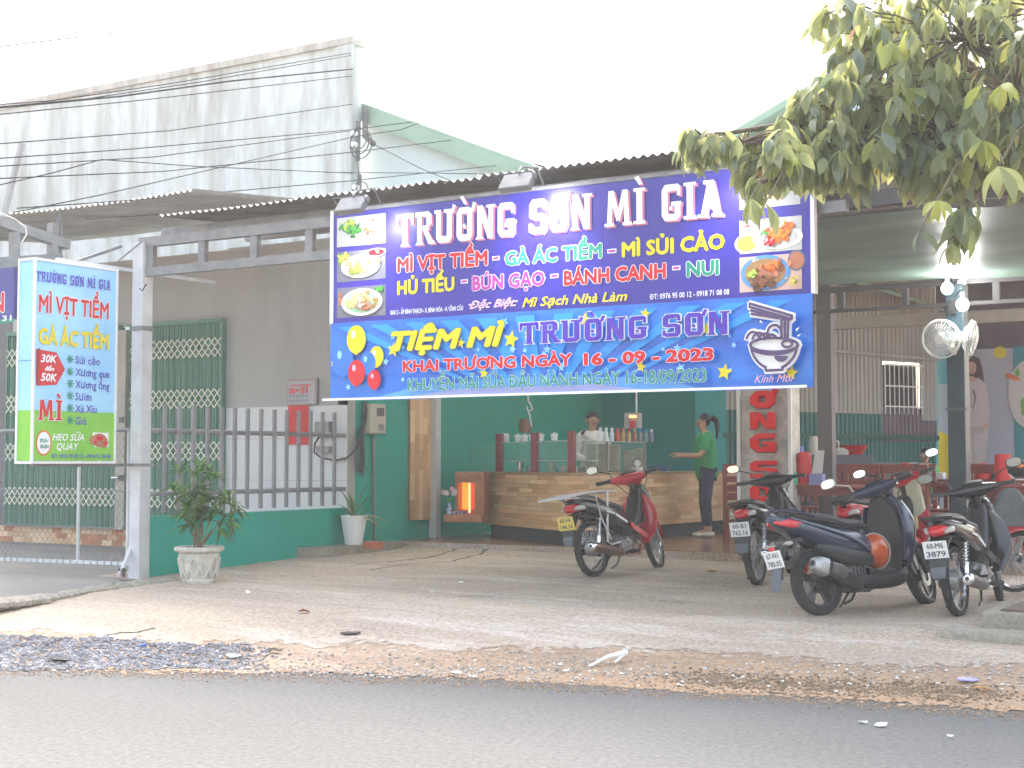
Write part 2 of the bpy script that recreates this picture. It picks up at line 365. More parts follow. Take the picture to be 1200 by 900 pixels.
DG['Ờ'] = (DG['Ơ'][0]+[[(.18,1.32),(.32,1.34),(.46,1.1),(.36,1.08)]], .8)
DG['Ư'] = (DG['U'][0]+[[(.66,.9),(.74,.86),(.84,1.08),(.72,1.14)]], .82)
DG['Ì'] = (DG['I'][0]+[[(.02,1.3),(.18,1.34),(.3,1.1),(.2,1.08)]], .48)
class Board:
    """a flat printed surface; u to the reader's right, v up, n towards the reader"""
    def __init__(s, org, u, v, parent):
        s.o = V(org); s.u = V(u).normalized(); s.v = V(v).normalized(); s.n = s.u.cross(s.v); s.p = parent; s.lay = .003
    def P(s, a, b, h=None): return s.o+s.u*a+s.v*b+s.n*(s.lay if h is None else h)
    def uv(s, px, py):
        d = ray(px, py); t = (s.o-O).dot(s.n)/d.dot(s.n); q = O+d*t-s.o; return q.dot(s.u), q.dot(s.v)
    def step(s, k=.0022): s.lay += k
    def polys(s, plist, m, name='print', th=0, label=None):
        mb = MB(); h = s.lay
        for i, pl in enumerate(plist):
            hh = h+i*.00012
            if th: mb.prism([s.P(a, b, hh) for a, b in pl], s.n*(th+i*.0004))
            else: mb.add([s.P(a, b, hh) for a, b in pl], [tuple(range(len(pl)))])
        s.lay = h+len(plist)*.00012+.0012
        return mb.build(name, m, s.p, label=label)
    def disc(s, cx, cy, rx, ry, n=20, rot=0): return [(cx+rx*math.cos(t)*math.cos(rot)-ry*math.sin(t)*math.sin(rot), cy+rx*math.cos(t)*math.sin(rot)+ry*math.sin(t)*math.cos(rot)) for t in [2*math.pi*i/n for i in range(n)]]
    def text(s, body, u0, v0, wid, cap, m, out=None, ow=.03, bold=.02, shear=0, name='lettering', th=0):
        """wid and cap in metres; outline drawn as a wider copy below"""
        vs, fs = text_shape(body, bold, shear); xs = [p.x for p in vs]; x0, x1 = min(xs), max(xs); k = wid/(x1-x0); ky = cap/.7
        if out:
            ov, of = text_shape(body, bold+ow, shear); s._t(ov, of, u0-x0*k, v0, k, ky, out, name+'_outline', 0)
        return s._t(vs, fs, u0-x0*k, v0, k, ky, m, name, th)
    def _t(s, vs, fs, u0, v0, k, ky, m, name, th):
        mb = MB(); h = s.lay; mb.add([s.P(u0+p.x*k, v0+p.y*ky, h+p.z) for p in vs], fs); s.step(); return mb.build(name, m, s.p)
    def deco(s, body, u0, v0, wid, cap, m, out=None, ow=.05, sh=None, name='lettering', slant=0, th=0):
        adv = sum(DG[c][1] for c in body)-.06; k = wid/adv; pl = []; ol = []; shl = []
        x = 0
        for ch in body:
            for poly in DG[ch][0]:
                cx = sum(p[0] for p in poly)/len(poly); cy = sum(p[1] for p in poly)/len(poly)
                q = [((x+a)*k+u0+slant*b*cap, b*cap+v0) for a, b in poly]; pl.append(q)
                if out:
                    e = ow
                    ol.append([((x+a+math.copysign(e, a-cx))*k+u0+slant*b*cap, (b+math.copysign(e*.8, b-cy))*cap+v0) for a, b in poly])
                if sh: shl.append([(a+cap*.05, b-cap*.04) for a, b in q])
            x += DG[ch][1]
        if sh: s.polys(shl, sh, name+'_shadow')
        if out: s.polys(ol, out, name+'_outline')
        return s.polys(pl, m, name, th)
    def ptext(s, body, px0, px1, pyb, pcap, m, **kw):
        """by survey bearings of the first and last letter's foot and the cap height at the first"""
        u0, v0 = s.uv(px0, pyb); u1, _ = s.uv(px1, pyb); _, v1 = s.uv(px0, pyb-pcap)
        f = s.deco if kw.pop('deco', False) else s.text
        return f(body, u0, v0, u1-u0, v1-v0, m, **kw)
def pm(name, col, rough=.38): return mat(name, col, rough, spec=.4)
p_white = pm('print_white', (.9, .9, .92)); p_red = pm('print_red', (.62, .01, .02)); p_yel = pm('print_yellow', (.78, .64, .01)); p_teal = pm('print_teal', (.015, .27, .18))
p_mag = pm('print_magenta', (.42, .035, .30)); p_pink = pm('print_pink', (.85, .45, .55)); p_pur = pm('print_purple', (.09, .05, .42)); p_dark = pm('print_dark', (.06, .06, .10))
p_blue = pm('print_blue', (.03, .18, .75)); p_lb = pm('print_light_blue', (.28, .62, .95)); p_green = pm('print_leaf_green', (.14, .45, .04)); p_orange = pm('print_orange', (.72, .16, .03))
p_cream = pm('print_cream', (.72, .62, .42)); p_brown = pm('print_brown', (.16, .06, .03)); p_grey = pm('print_grey', (.42, .42, .46)); p_navy = pm('print_navy', (.05, .06, .30))
# ================================================================== SETTING
def grid(xs, ys, zf, keep=None):
    mb = MB(); n = len(xs)
    mb.v = [V((x, y, zf(x, y))) for y in ys for x in xs]
    for j in range(len(ys)-1):
        for i in range(n-1):
            if keep is None or keep((xs[i]+xs[i+1])/2, (ys[j]+ys[j+1])/2): mb.f.append((j*n+i, j*n+i+1, (j+1)*n+i+1, (j+1)*n+i))
    return mb
def rng(a, b, st): n = int(round((b-a)/st)); return [a+(b-a)*i/n for i in range(n+1)]
def nz(x, y, s, seed=0): return noise.noise(V((x*s+seed, y*s, seed*1.7)))
struct(MB().add([(-300, -150, -.03), (300, -150, -.03), (300, 300, -.03), (-300, 300, -.03)], [(0, 1, 2, 3)]), 'ground', m_dirt)
rd = MB(); ex = [-60, -20, -14, -8.6, -7, -5.2, -3.5, -1.9, 3, 60]
rd.v = [V((x, edge_y(x)+.35, 0)) for x in ex]+[V((x, -3, 0)) for x in ex]; rd.f = [(i, i+10, i+11, i+1) for i in range(9)]
struct(rd, 'road', m_asphalt)
def dith(x, y): return (math.sin(x*912.7+y*431.3)*43758.5) % 1.0
def verge_lim(x, y): return 1.15+.35*nz(x, y, .5, 3)+.12*nz(x, y, 3, 9)+.35*max(0, (x+3.5))/3
def ragged(x, y): return .16+.14*nz(x, y, .9, 5)+.07*nz(x, y, 5, 2)
def zdirt(x, y):
    s = sdist(x, y); f = min(1, max(0, (s-ragged(x, y)-.2)/.5))
    return zg(x, y)+.0015+.002*f+(.02*nz(x, y, 1.1, 1)+.012*nz(x, y, 6, 4)+.010)*f
def zcon(x, y):
    f = min(1, max(0, (sdist(x, y)-verge_lim(x, y)-.02)/.5)); a = zdirt(x, y)+.003; b = zg(x, y)+.020+.008*nz(x, y, .8, 7)
    return max(a, a+(b-a)*f)
def keep_dirt(x, y):
    s = sdist(x, y); return s-ragged(x, y) > (dith(x, y)-.5)*.07+.10*nz(x*.5, y, 14, 8)+.05*nz(x*.6, y, 28, 3) and s < verge_lim(x, y)+.45
def keep_con(x, y): return sdist(x, y)-verge_lim(x, y) > (dith(x+3, y)-.5)*.16 and not (y > 15.6 and x > -8.6) and not (x < XS-.6 and y > 9.2)
struct(grid(rng(-14, 6, .035), rng(4.6, 11.8, .04), zdirt, keep_dirt), 'dirt_verge', m_dirt, True)
struct(grid(rng(-14, 6, .05), rng(5.6, 11.8, .05)+rng(11.9, 19, .1), zcon, keep_con), 'concrete_apron', m_conc, True)
struct(grid([-40, -14.0], [6, 40], lambda x, y: .24), 'side_ground', m_dirt); struct(grid([6.0, 60], [9.2, 60], lambda x, y: .3), 'far_ground', m_dirt)
# pale tyre-worn cracks and joint lines in the concrete
def ribbon(pts, w, name, m, zoff=.004):
    mb = MB(); n = len(pts)
    for i, (px, py) in enumerate(pts):
        p = G(px, py); q = G(*pts[min(i+1, n-1)]) if i < n-1 else G(*pts[i-1]); d = (q-p) if i < n-1 else (p-q); d.z = 0
        s_ = d.cross(UP).normalized()*w*(.5+.5*random.random()) if d.length > 0 else V((0, w, 0))
        for sg in (-1, 1):
            t = p+s_*sg/2; mb.v.append(V((t.x, t.y, zcon(t.x, t.y)+zoff)))
    mb.f = [(2*i, 2*i+1, 2*i+3, 2*i+2) for i in range(n-1)]
    return mb
def dense(pts, k=6, j=.8):
    o = []
    for (a, b), (c, d) in zip(pts, pts[1:]): o += [(a+(c-a)*i/k+random.uniform(-j, j)*2, b+(d-b)*i/k+random.uniform(-j, j)*.5) for i in range(k)]
    return o+[pts[-1]]
m_crack = mat('dark_crack', (.10, .085, .07), .9); m_lime = mat('lime_trace', (.50, .47, .42), .9, var=.3, scale=8)
cracks = MB()
for pts, w_ in (([(405, 667), (440, 662), (500, 657), (530, 648), (540, 641)], .035), ([(432, 671), (480, 664), (530, 660), (562, 652), (575, 643)], .05), ([(455, 662), (500, 655), (520, 652)], .03),
                ([(120, 748), (160, 744), (182, 740)], .03), ([(540, 702), (580, 701)], .03), ([(770, 707), (810, 710)], .025)):
    r_ = ribbon(dense(pts), w_, '', None); cracks.add(r_.v, r_.f)
o = cracks.build('ground_cracks', m_crack); o['kind'] = 'structure'
lime = MB()
for pts, w_ in (([(470, 744), (560, 748), (640, 752), (720, 756)], .07), ([(880, 764), (950, 769), (1010, 770), (1060, 763)], .07), ([(60, 727), (150, 731), (230, 728)], .05)):
    r_ = ribbon(dense(pts, 8), w_, '', None, .006); lime.add(r_.v, r_.f)

# yard slab behind the mesh gate
yz = YARD+.02
yp = [hz(-60, 712, yz), hz(0, 703, yz), hz(50, 700, yz), hz(100, 690, yz), V((XS-.02, YF+.02, yz)), V((XS-.02, YW, yz)), V((-24, YW, yz)), V((-24, 7, yz))]
struct(MB().prism(yp, (0, 0, -.4)), 'yard_slab', m_yard)
kb = MB(); kp = dense([(-40, 708), (0, 704), (50, 699), (100, 690), (165, 683), (200, 680)], 7, .5)
for i, (px, py) in enumerate(kp):
    p = hz(px, py, yz); s_ = .05+.035*random.random()
    kb.ball((p.x, p.y-.02, yz-.03), s_*1.7, s_*1.2, s_*.75, 7, 5)
kb.xf(Matrix()); struct(kb, 'broken_kerb', m_kerb, True)
# shop floor: slab with tiles, riser of raw concrete
fx0, fx1, fy0, fy1 = XS+.1, 7, 15.15, 28
struct(MB().box(fx0, fy0, 0, fx1, fy1, FLOOR-.012), 'shop_floor', m_conc)
ft = thing('tiled_floor', 'x', None, (0, 0, 0)); del ft['label']; ft['kind'] = 'structure'
tme = MB().box(-.195, -.195, 0, .195, .195, .012).mesh('tile')
tme.materials.append(mat('glazed_brown_tile', (.33, .17, .12), .22, var=.3, scale=3, rand=.08))
cnt = 0
for j in range(14):
    for i in range(30):
        x, y = fx0+3.6+.4*i, fy0+.2+.4*j
        q = V((x, y, FLOOR))-O; px = 600+FPX*q.dot(RT)/q.dot(FW)
        if 730 < px < 1220 and cnt < 290: piece('tile', tme, ft, (x, y, FLOOR-.012)); cnt += 1
o = MB().box(fx0+3.4, fy0+5.6, FLOOR-.011, fx1, fy1, FLOOR-.001).box(fx0, fy0, FLOOR-.011, fx0+3.38, fy0+5.58, FLOOR-.0015).build('rear_floor', m_tile_floor); o['kind'] = 'structure'
# ------------------------------------------------------------------ gravel and scattered stones
def pebbles(name, m, n, fn, s0, s1, label, low=.05):
    mb = MB(); random.seed(len(name)*3)
    for _ in range(n):
        px, py = fn(); p = G(px, py); s_ = random.uniform(s0, s1)*random.uniform(.5, 1.2)
        sd0 = sdist(p.x, p.y)
        if sd0 < low: continue
        z = zdirt(p.x, p.y) if sd0 > .1 else 0.0; a = random.random()*6.28; n0 = len(mb.v)
        mb.add([(1, 0, 0), (-.5, .87, 0), (-.5, -.87, 0), (.3, .2, .7), (.1, -.4, -.5), (-.4, .5, .3)], [(0,1,3), (1,5,3), (1,2,5), (2,0,3), (2,3,5), (0,4,1), (0,2,4), (1,4,2)])
        mb.xf(Matrix.Translation((p.x, p.y, z+s_*.25)) @ Matrix.Rotation(a, 4, 'Z') @ Matrix.Diagonal((s_, s_*random.uniform(.6, 1), s_*.7, 1)), n0)
    o = mb.build(name, m); tag(o, label, kind='stuff'); return o
g_dark = mat('dark_gravel', (.26, .26, .285), .8, var=.6, scale=9); g_pale = mat('pale_gravel', (.42, .40, .38), .8, var=.5, scale=11); g_white = mat('chalk_bits', (.68, .66, .62), .8)
def left_patch():
    while True:
        px = random.uniform(-20, 345)
        if px > 250 and random.random() < ((px-250)/95)**.7+.25*nz(px, 0, .05, 2): continue
        py = random.uniform(744, 792); lo = 745+.045*max(0, px)+3*nz(px, 0, .03, 4); hi = 780+4*nz(px, 1, .02, 8)
        if lo < py < hi+6: return px, py
pebbles('dark_gravel', g_dark, 5200, left_patch, .010, .026, 'dark grey crushed gravel along the road at the left')
pebbles('pale_gravel', g_pale, 2600, lambda: (random.uniform(-20, 700) if random.random() < .6 else random.uniform(250, 1210), random.gauss(783, 9)+.02*random.uniform(0, 600)), .008, .020, 'pale grit and small stones on the sandy verge')
pebbles('chalky_grit', g_white, 420, lambda: ((lambda x: (x, random.gauss(778+.04*max(0, x-300)*.7, 11)))(random.uniform(0, 1210))), .008, .024, 'whitish crumbs scattered over the verge')
def spill():
    x = random.uniform(-20, 1215); e = hz(x, 790+(x-600)*.03, 0); return x, 785+(10 if x > 300 else 3)*x/600+(x/1200)**2*33+random.gauss(-1, 5)
def right_band():
    x = 1215-390*random.random()**.8-random.expovariate(.02)*.6; return x, random.gauss(797+(x-820)*.055, 5)
pebbles('brown_grit', mat('brown_grit', (.27, .19, .125), .85, var=.5, scale=8), 1900, right_band, .008, .022, 'brown grit washed along the right road edge')
pebbles('spilled_sand', mat('sand_grain', (.36, .24, .15), .9, var=.5, scale=9), 4200, lambda: (lambda x: (x, 786+.012*x+(x/1200)**2*38+random.gauss(0, 4)))(random.uniform(-20, 1215)), .005, .014, 'sandy grains spilled onto the edge of the asphalt', -.3)
# sparse moss / grass tufts: weeds by the kerb
# ------------------------------------------------------------------ warehouse behind
YP = 18.6
def plz(px, py, y): p = hy(px, py, y); return p
wt = plz(413, 43, YP); wl = plz(-160, 150, YP); wx = wt.x
wh = thing('warehouse', 'tall pale warehouse with streaked parapet wall rising behind the tin porch roof', 'building', (wx-6, YP, .3))
MB().box(wx-26, YP, .3, wx, YP+.25, wt.z-.12).build('parapet_wall', m_ware, wh)
MB().box(wx-26.05, YP-.06, wt.z-.12, wx+.04, YP+.31, wt.z).build('coping', wall_mat('coping_plaster', (.52, .50, .46), (.22, .18, .15), .9), wh)
MB().box(wx-.28, YP-.05, 4.0, wx+.03, YP-.001, wt.z-.122).build('corner_pilaster', m_ware, wh)
g0 = plz(415, 118, YP+.3); g1 = plz(655, 207, YP+.3); ge = g1+(g1-g0)*.9
gw = MB(); pts = [V((g0.x, YP+.5, 4.75)), V((ge.x, YP+.5, 4.75)), V((ge.x, YP+.5, ge.z-.25)), V((g0.x, YP+.5, g0.z-.25))]
gw.prism(pts, (0, .2, 0)).build('gable_wall', m_gable, wh)
rf = MB(); d_ = g0-g1
rf.prism([g0+V((-.1, 0, .06)), ge+V((0, 0, .06)), ge+V((0, 0, -.0)), g0+V((-.1, 0, -.0))], (0, 14, 0))
rf.build('roof', m_palegreen, wh)
MB().prism([g0+V((0, -.03, .02)), ge+V((0, -.03, .02)), ge+V((0, -.03, -.30)), g0+V((0, -.03, -.30))], (0, .06, 0)).build('fascia', m_palegreen, wh)
MB().prism([g0+V((0, .03, -.30)), ge+V((0, .03, -.30)), ge+V((0, .42, -.30)), g0+V((0, .42, -.30))], (0, 0, .03)).build('soffit', mat('soffit_grey', (.34, .38, .36), .6), wh)
pp = plz(418, 122, YP); MB().pipe([(wx+.12, YP+.2, pp.z), (wx+.12, YP+.2, pp.z-.5), (wx+.3, YP+.2, pp.z-.65)], .05, 8).build('downpipe', m_darkgrey, wh)
# second shed roof rising behind the tree
YS = 22
s0 = plz(800, 200, YS); s1 = plz(941, 118, YS)
sh = thing('shed_roof', 'pale sheet metal gable of the shed rising behind the tree leaves', 'building', (s0.x, YS, .4))
e1 = s1+(s1-s0)*.35; apex = e1; fr = V((apex.x*2-s0.x, YS, s0.z))
MB().prism([s0+V((-.4, .1, -.3)), V((s0.x-.4, YS+.1, 5.0)), V((fr.x+.3, YS+.1, 5.0)), fr+V((.3, .1, -.3)), apex+V((0, .1, -.1))][::-1], (0, .2, 0)).build('gable_wall', m_gable, sh)
MB().prism([s0+V((-.5, -.2, -.25)), apex+V((0, -.2, 0)), fr+V((.5, -.2, -.25)), fr+V((.5, -.2, -.13)), apex+V((0, -.2, .12)), s0+V((-.5, -.2, -.13))], (0, 10, 0)).build('roof', m_palegreen, sh)
# ------------------------------------------------------------------ tin porch roof over everything
EZ = 4.0
def corr(x0, x1, y0, z0, y1, z1, pitch=.085, amp=.014, seg=6, wob=0):
    mb = MB(); n = int((x1-x0)/pitch*seg); 
    for k in (0, 1):
        for i in range(n+1):
            x = x0+(x1-x0)*i/n; dz = amp*math.cos(2*math.pi*i/seg)+wob*nz(x, 0, .7, 2)
            mb.v += [V((x, y0+wob*2*nz(x, 3, .8, 5), z0+dz-.004*k)), V((x, y1, z1+dz-.004*k))]
    m_ = 2*(n+1)
    for i in range(n): 
        a = 2*i; mb.f += [(a, a+2, a+3, a+1), (m_+a, m_+a+1, m_+a+3, m_+a+2), (a, m_+a, m_+a+2, a+2)]
    return mb
xl = hy(188, 262, YF-.15).x; xr = -1.3
rt = thing('shop_roof', 'rusty corrugated tin roof with wavy eave above the purple banner', 'roof', (-6, YF, 3.9))
m_added_fibre = bpy.data.materials.new('added_translucent_sheet'); m_added_fibre.use_nodes = True; _n = m_added_fibre.node_tree; _t = _n.nodes.new('ShaderNodeBsdfTranslucent'); _t.inputs[0].default_value = (.75, .8, .78, 1); _n.links.new(_t.outputs[0], _n.nodes['Material Output'].inputs[0])  # for the invented roof sheet that passes daylight
for i, (a, b) in enumerate([(xl, -9.0), (-9.0, -7.3), (-7.3, -6.9), (-6.9, -5.0), (-5.0, -3.1), (-3.1, -1.3)]):
    if i == 1:
        zm = EZ-.004+(.554)*(13.2-(YF-.23))/(YW+3.6-(YF-.23)); corr(a+.005, b+.03, YF-.23, EZ-.004, 13.2, zm, wob=.02).build('roof_sheet', m_zinc, rt, True); corr(a+.005, b+.03, 13.15, zm+.01, YW+3.6, EZ+.56).build('roof_sheet', m_added_fibre, rt, True); continue  # rear part is an added translucent sheet, lighting the counter from above
    corr(a+.005, b+.03, YF-.18-.05*(i % 2), EZ-.004*(i % 3), YW+3.6, EZ+.55, wob=.02).build('roof_sheet', m_zinc, rt, True)
for a, b, mm in ((XS, XS+.9, m_rooflow), (XS+.9, XS+2.7, m_rooflow), (XS+2.7, XS+4.6, m_rooflow), (XS+4.6, -3.2, m_rooflow)): corr(a+.004, b, YW+3.5, EZ+.62, 28.3, EZ+1.5, wob=.0).build('roof_sheet', mm, rt, True)
MB().box(XS+.1, YF+.12, 3.79, -1.4, YF+.2, 3.93).build('eave_purlin', m_steel, rt)
for y in (12.2, 14, 16, 18, 20.4, 23): MB().box(XS+.1, y, EZ-.14+.076*(y-YF), -1.4 if y < 17 else -3.3, y+.06, EZ-.06+.076*(y-YF)).build('purlin', m_greypaint, rt)
lr = thing('porch_roof', 'grey corrugated tin porch roof at the far left above the light box sign', 'roof', (-14, YF+1, 4.0))
yl = YF+.45
a_ = hy(-40, 258, yl); b_ = hy(225, 259, yl)
corr(a_.x-2, b_.x, yl, a_.z, YW+.1, a_.z+.28, wob=.03).build('roof_sheet', m_rooflow, lr, True)
# porch truss left of the banner, carried by the grey post
tr = thing('porch_truss', 'pale grey box steel truss running from the tall post to the purple banner', 'truss', (XS, YF, 3.4))
t0 = hy(168, 318, YF).z; t1 = hy(175, 284, YF).z; x_e = hy(395, 250, YF).x
MB().box(XS-.06, YF-.04, t1-.05, x_e+5, YF+.04, t1+.05).build('top_chord', m_steel, tr)
MB().box(XS-.06, YF-.035, t0-.06, x_e+5, YF+.035, t0+.03).build('bottom_chord', m_steel, tr)
for px in (178, 238, 299, 364):
    x = hy(px, 300, YF).x; MB().box(x-.045, YF-.03, t0+.03, x+.045, YF+.03, t1-.05).build('web_post', m_steel, tr)
# left side frame of the porch
sf = thing('side_frame', 'grey steel canopy frame with short uprights at the far left edge', 'truss', (XS-.6, YF-.8, 3.4))
A0, A1 = W(-30, 250, 14.2), W(78, 287, 15.4); B0, B1 = W(-30, 310, 14.2), W(70, 303, 15.3)
MB().bar(A0, A1, .1, .1).build('top_chord', m_steel, sf); MB().bar(B0, B1, .09, .11).build('bottom_chord', m_steel, sf)
for px, y0, y1, dd in ((17, 270, 304, 14.7), (62, 285, 300, 15.2)):
    MB().bar(W(px, y0, dd), W(px, y1, dd), .08, .08, up=V((1, 0, 0))).build('web_post', m_steel, sf)
MB().bar(W(69, 250, 15.6), W(69, 308, 15.6), .03, .03, up=V((1, 0, 0))).build('dark_rod', m_darkgrey, sf)
MB().bar(W(64, 262, 15.8), W(64, 300, 15.8), .13, .1, up=V((1, 0, 0))).build('stub_post', m_steel, sf)
# tall square post
po = thing('porch_post', 'tall grey painted square post at the left end of the green wall', 'post', (XS-.02, YF, zg(XS, YF)))
MB().box(XS-.11, YF-.07, YARD-.05, XS+.04, YF+.08, t1+.0).build('shaft', m_lightgrey, po, bev=.006)
MB().box(XS-.115, YF-.075, 2.85, XS+.045, YF+.085, 2.90).build('weld_band', m_steel, po)
MB().pipe([W(164, 338, DEP(PB)-.2), W(167, 341, DEP(PB)-.2), W(170, 335, DEP(PB)-.2), W(172, 333, DEP(PB)-.2)], .008, 5).build('cable_tie', m_black, po)
MB().bar(hy(108, 340, YF)+V((0, -.1, 0)), hy(176, 283, YF)+V((0, -.1, 0)), .012, .012).build('stay_wire', m_steel, po)
# ------------------------------------------------------------------ house front behind the gates
hw = thing('white_house', 'off white plastered house front behind the green folding gates', 'building', (-14, YW, .3))
gx1 = hy(265, 400, YW).x; gzt = hy(265, 376, YW).z; gzb = hy(150, 620, YW).z; gx0 = hy(15, 400, YW).x
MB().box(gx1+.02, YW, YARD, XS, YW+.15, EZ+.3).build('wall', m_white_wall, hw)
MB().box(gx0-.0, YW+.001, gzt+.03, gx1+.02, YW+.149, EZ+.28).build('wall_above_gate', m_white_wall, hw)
pl0 = hy(272, 478, YW-.02)
MB().box(gx1+.03, YW-.02, YARD, XS-.001, YW-.002, pl0.z).build('lower_panel', m_white_low, hw)
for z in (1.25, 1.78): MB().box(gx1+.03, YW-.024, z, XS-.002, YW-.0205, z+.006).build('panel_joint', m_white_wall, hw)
MB().box(gx0-9, YW+.02, YARD, gx0, YW+.17, EZ+.2).build('dark_shutter', mat('shutter_grey', (.12, .12, .135), .5, var=.2), hw)
MB().box(-24, YW-.05, YARD, XS-2.6, YW-.003, gzb-.235).build('plinth', m_yard, hw)
MB().box(gx0-9, YW-.03, gzb-.235, gx1, YW-.003, gzb-.005).build('plinth_mortar', m_kerb, hw)
bm_ = [MB().box(-.098, -.02, -.036, .098, 0, .036).mesh('tile') for _ in range(3)]
for me_, mm in zip(bm_, m_tiles): me_.materials.append(mm)
random.seed(3)
for r in range(3):
    x = gx0-3.2+.1*(r % 2)
    while x < hy(160, 630, YW).x:
        piece('tile', random.choice(bm_), hw, (x, YW-.03, gzb-.2+.077*r)); x += .203
# folding gates
def folding_gate(name, label, x0, x1):
    g = thing(name, label, 'gate', ((x0+x1)/2, YW-.08, gzb))
    n = int(round((x1-x0)/.108)); p = (x1-x0)/n
    prof = [(-.045, 0), (-.045, -.03), (-.028, -.034), (-.022, -.012), (.022, -.012), (.028, -.034), (.045, -.03), (.045, 0)]
    me_ = MB().prism([(a, b, 0) for a, b in prof], (0, 0, gzt-gzb-.04)).mesh('slat'); me_.materials.append(m_gategreen)
    sb = MB(); h = .13
    for k in (0, 1):
        for s_ in (-1, 1):
            n0 = len(sb.v); sb.bar((-s_*p*.5, -.045-.006*(s_ > 0), k*h-.0), (s_*p*.5, -.045-.006*(s_ > 0), k*h+h-.01), .014, .006, up=V((0, 1, 0)))
    me2 = sb.mesh('scissor_bars'); me2.materials.append(m_cream)
    zz = [hy(230, y, YW).z for y in (594, 538, 477, 418)]
    for i in range(n):
        piece('slat', me_, g, (x0+p*(i+.5), YW-.05, gzb+.02))
        for z in zz: piece('scissor_bars', me2, g, (x0+p*(i+.5), YW-.05, z-.02))
    MB().box(x0, YW-.12, gzb-.004, x1, YW-.02, gzb+.018).build('bottom_track', m_steel, g)
    MB().box(x0, YW-.12, gzt-.02, x1, YW-.02, gzt+.03).build('top_track', m_gategreen, g)
    for x in (x0-.02, x1+.0): MB().box(x, YW-.1, gzb, x+.03, YW-.015, gzt).build('jamb', m_gategreen, g)
    return g
xm0, xm1 = hy(138, 500, YW-.1).x, hy(150, 500, YW-.1).x
folding_gate('folding_gate', 'green folding gate leaf with cream scissor bars behind the light box sign', gx0, xm0)
folding_gate('folding_gate', 'green folding gate leaf with cream scissor bars between the tall post and white wall', xm1+.02, gx1)
gp = thing('gate_post', 'beige steel lock post between the two green folding gate leaves', 'post', ((xm0+xm1)/2, YW-.1, gzb))
MB().box(xm0+.01, YW-.15, gzb, xm1-.01, YW-.03, gzt-.05).build('shaft', m_beige, gp)
for y in (492, 560): q = hy(141, y, YW-.16); MB().box(q.x-.02, YW-.17, q.z-.04, q.x+.06, YW-.15, q.z+.04).build('lock_plate', m_darkgrey, gp)
q = hy(136, 560, YW-.18); MB().cyl((q.x-.06, YW-.2, q.z), (q.x+.06, YW-.2, q.z), .018).build('padlock', m_chrome, gp)
# blue signboard at the far left with a red N
sg = thing('blue_signboard', 'dark blue shop signboard with a red letter N at the left picture edge', 'sign', hy(0, 380, YF+.9))
y_ = YF+.9; c0 = hy(-60, 372, y_); c1 = hy(17, 312, y_)
MB().box(c0.x-1, y_, c0.z-.08, c1.x, y_+.08, c1.z).build('board', p_navy, sg)
bd = Board((c0.x-1, y_-.0, c0.z-.08), (1, 0, 0), (0, 0, 1), sg)
bd.ptext('N', -10, 5, 366, 22, p_red, out=p_white, bold=.03); 
u, v_ = bd.uv(-60, 384); u1, v1 = bd.uv(17, 373); bd.polys([_rect(u, v_, u1, v1)], p_teal)
bd.ptext('0976 112 131', -60, 14, 381, 6, p_white)
# ------------------------------------------------------------------ green side wall
gw = thing('green_wall', 'bright green plastered wall running back from the tall post to the shop', 'wall', (XS, YW, zg(XS, YW)))
lt = hx(172, 607, XS).z
MB().box(XS-.12, YF+.09, 0, XS, YW-.003, lt).build('low_wall', m_green, gw)
MB().box(XS-.15, YW, 0, XS-.001, 23.4, EZ+.4).build('high_wall', m_green, gw)
MB().box(XS-.13, YF+.085, lt, XS+.008, YW-.003, lt+.012).build('wall_cap', m_green, gw)
# railing above the low wall
rl = thing('railing', 'grey steel picket railing above the low green wall', 'railing', (XS, YF+1.8, lt))
for py, q in ((505.5, 400), (577, 400)):
    a = hx(177, 504.5 if py < 550 else 579, XS+.02).z
    MB().cyl((XS-.03, YF+.08, a), (XS-.03, YW+.0, a), .027, n=8).build('rail', m_railgrey, rl, True)
rme = None
for px in (191.6, 208.6, 225.6, 242, 258.8, 274, 289, 305, 320.5, 335, 349, 363, 377, 391):
    y = hx(px, 540, XS).y; zt_ = hx(274, 478, XS).z; zb_ = hx(274, 597, XS).z
    if rme is None: rme = MB().box(-.014, -.022, 0, .014, .022, zt_-zb_).mesh('picket'); rme.materials.append(m_railgrey)
    piece('picket', rme, rl, (XS+.01, y, zb_))
# ------------------------------------------------------------------ wall-mounted things
def wp(px, py, o=.0): return hy(px, py, YW-.02-o)
def plate_y(px0, py0, px1, py1, y, th=.02):
    a = hy(px0, py1, y); b = hy(px1, py0, y); return MB().box(a.x, y, a.z, b.x, y+th, b.z), a, b
cal = thing('wall_calendar', 'old paper calendar with red print pinned on the white wall', 'calendar', wp(353, 460))
mb_, a, b = plate_y(337, 443, 371, 475, YW-.045); mb_.build('sheet', p_grey, cal)
bd = Board((a.x, YW-.045, a.z), (1, 0, 0), (0, 0, 1), cal); w_, h_ = b.x-a.x, b.z-a.z
bd.polys([_rect(0, 0, w_, .02), _rect(0, h_-.03, w_, h_), _rect(0, .02, .015, h_-.03), _rect(w_-.03, .02, w_, h_-.03)], pm('faded_brown', (.38, .28, .24)))
bd.polys([_rect(.03, h_*.42, .12, h_*.66), _rect(.13, h_*.5, .2, h_*.62), _rect(.22, h_*.42, .28, h_*.7), _rect(.3, h_*.45, .34, h_*.72), _rect(.05, h_*.72, w_-.08, h_*.78)], pm('faded_red', (.6, .12, .12)))
bd.polys([_rect(.03+.055*i, h_*.12+.06*j, .065+.055*i, h_*.12+.06*j+.03) for i in range(6) for j in range(2)], pm('faded_grey', (.25, .25, .27)))
rc = MB(); a = wp(337, 521, .03); b = wp(361, 475, .03)
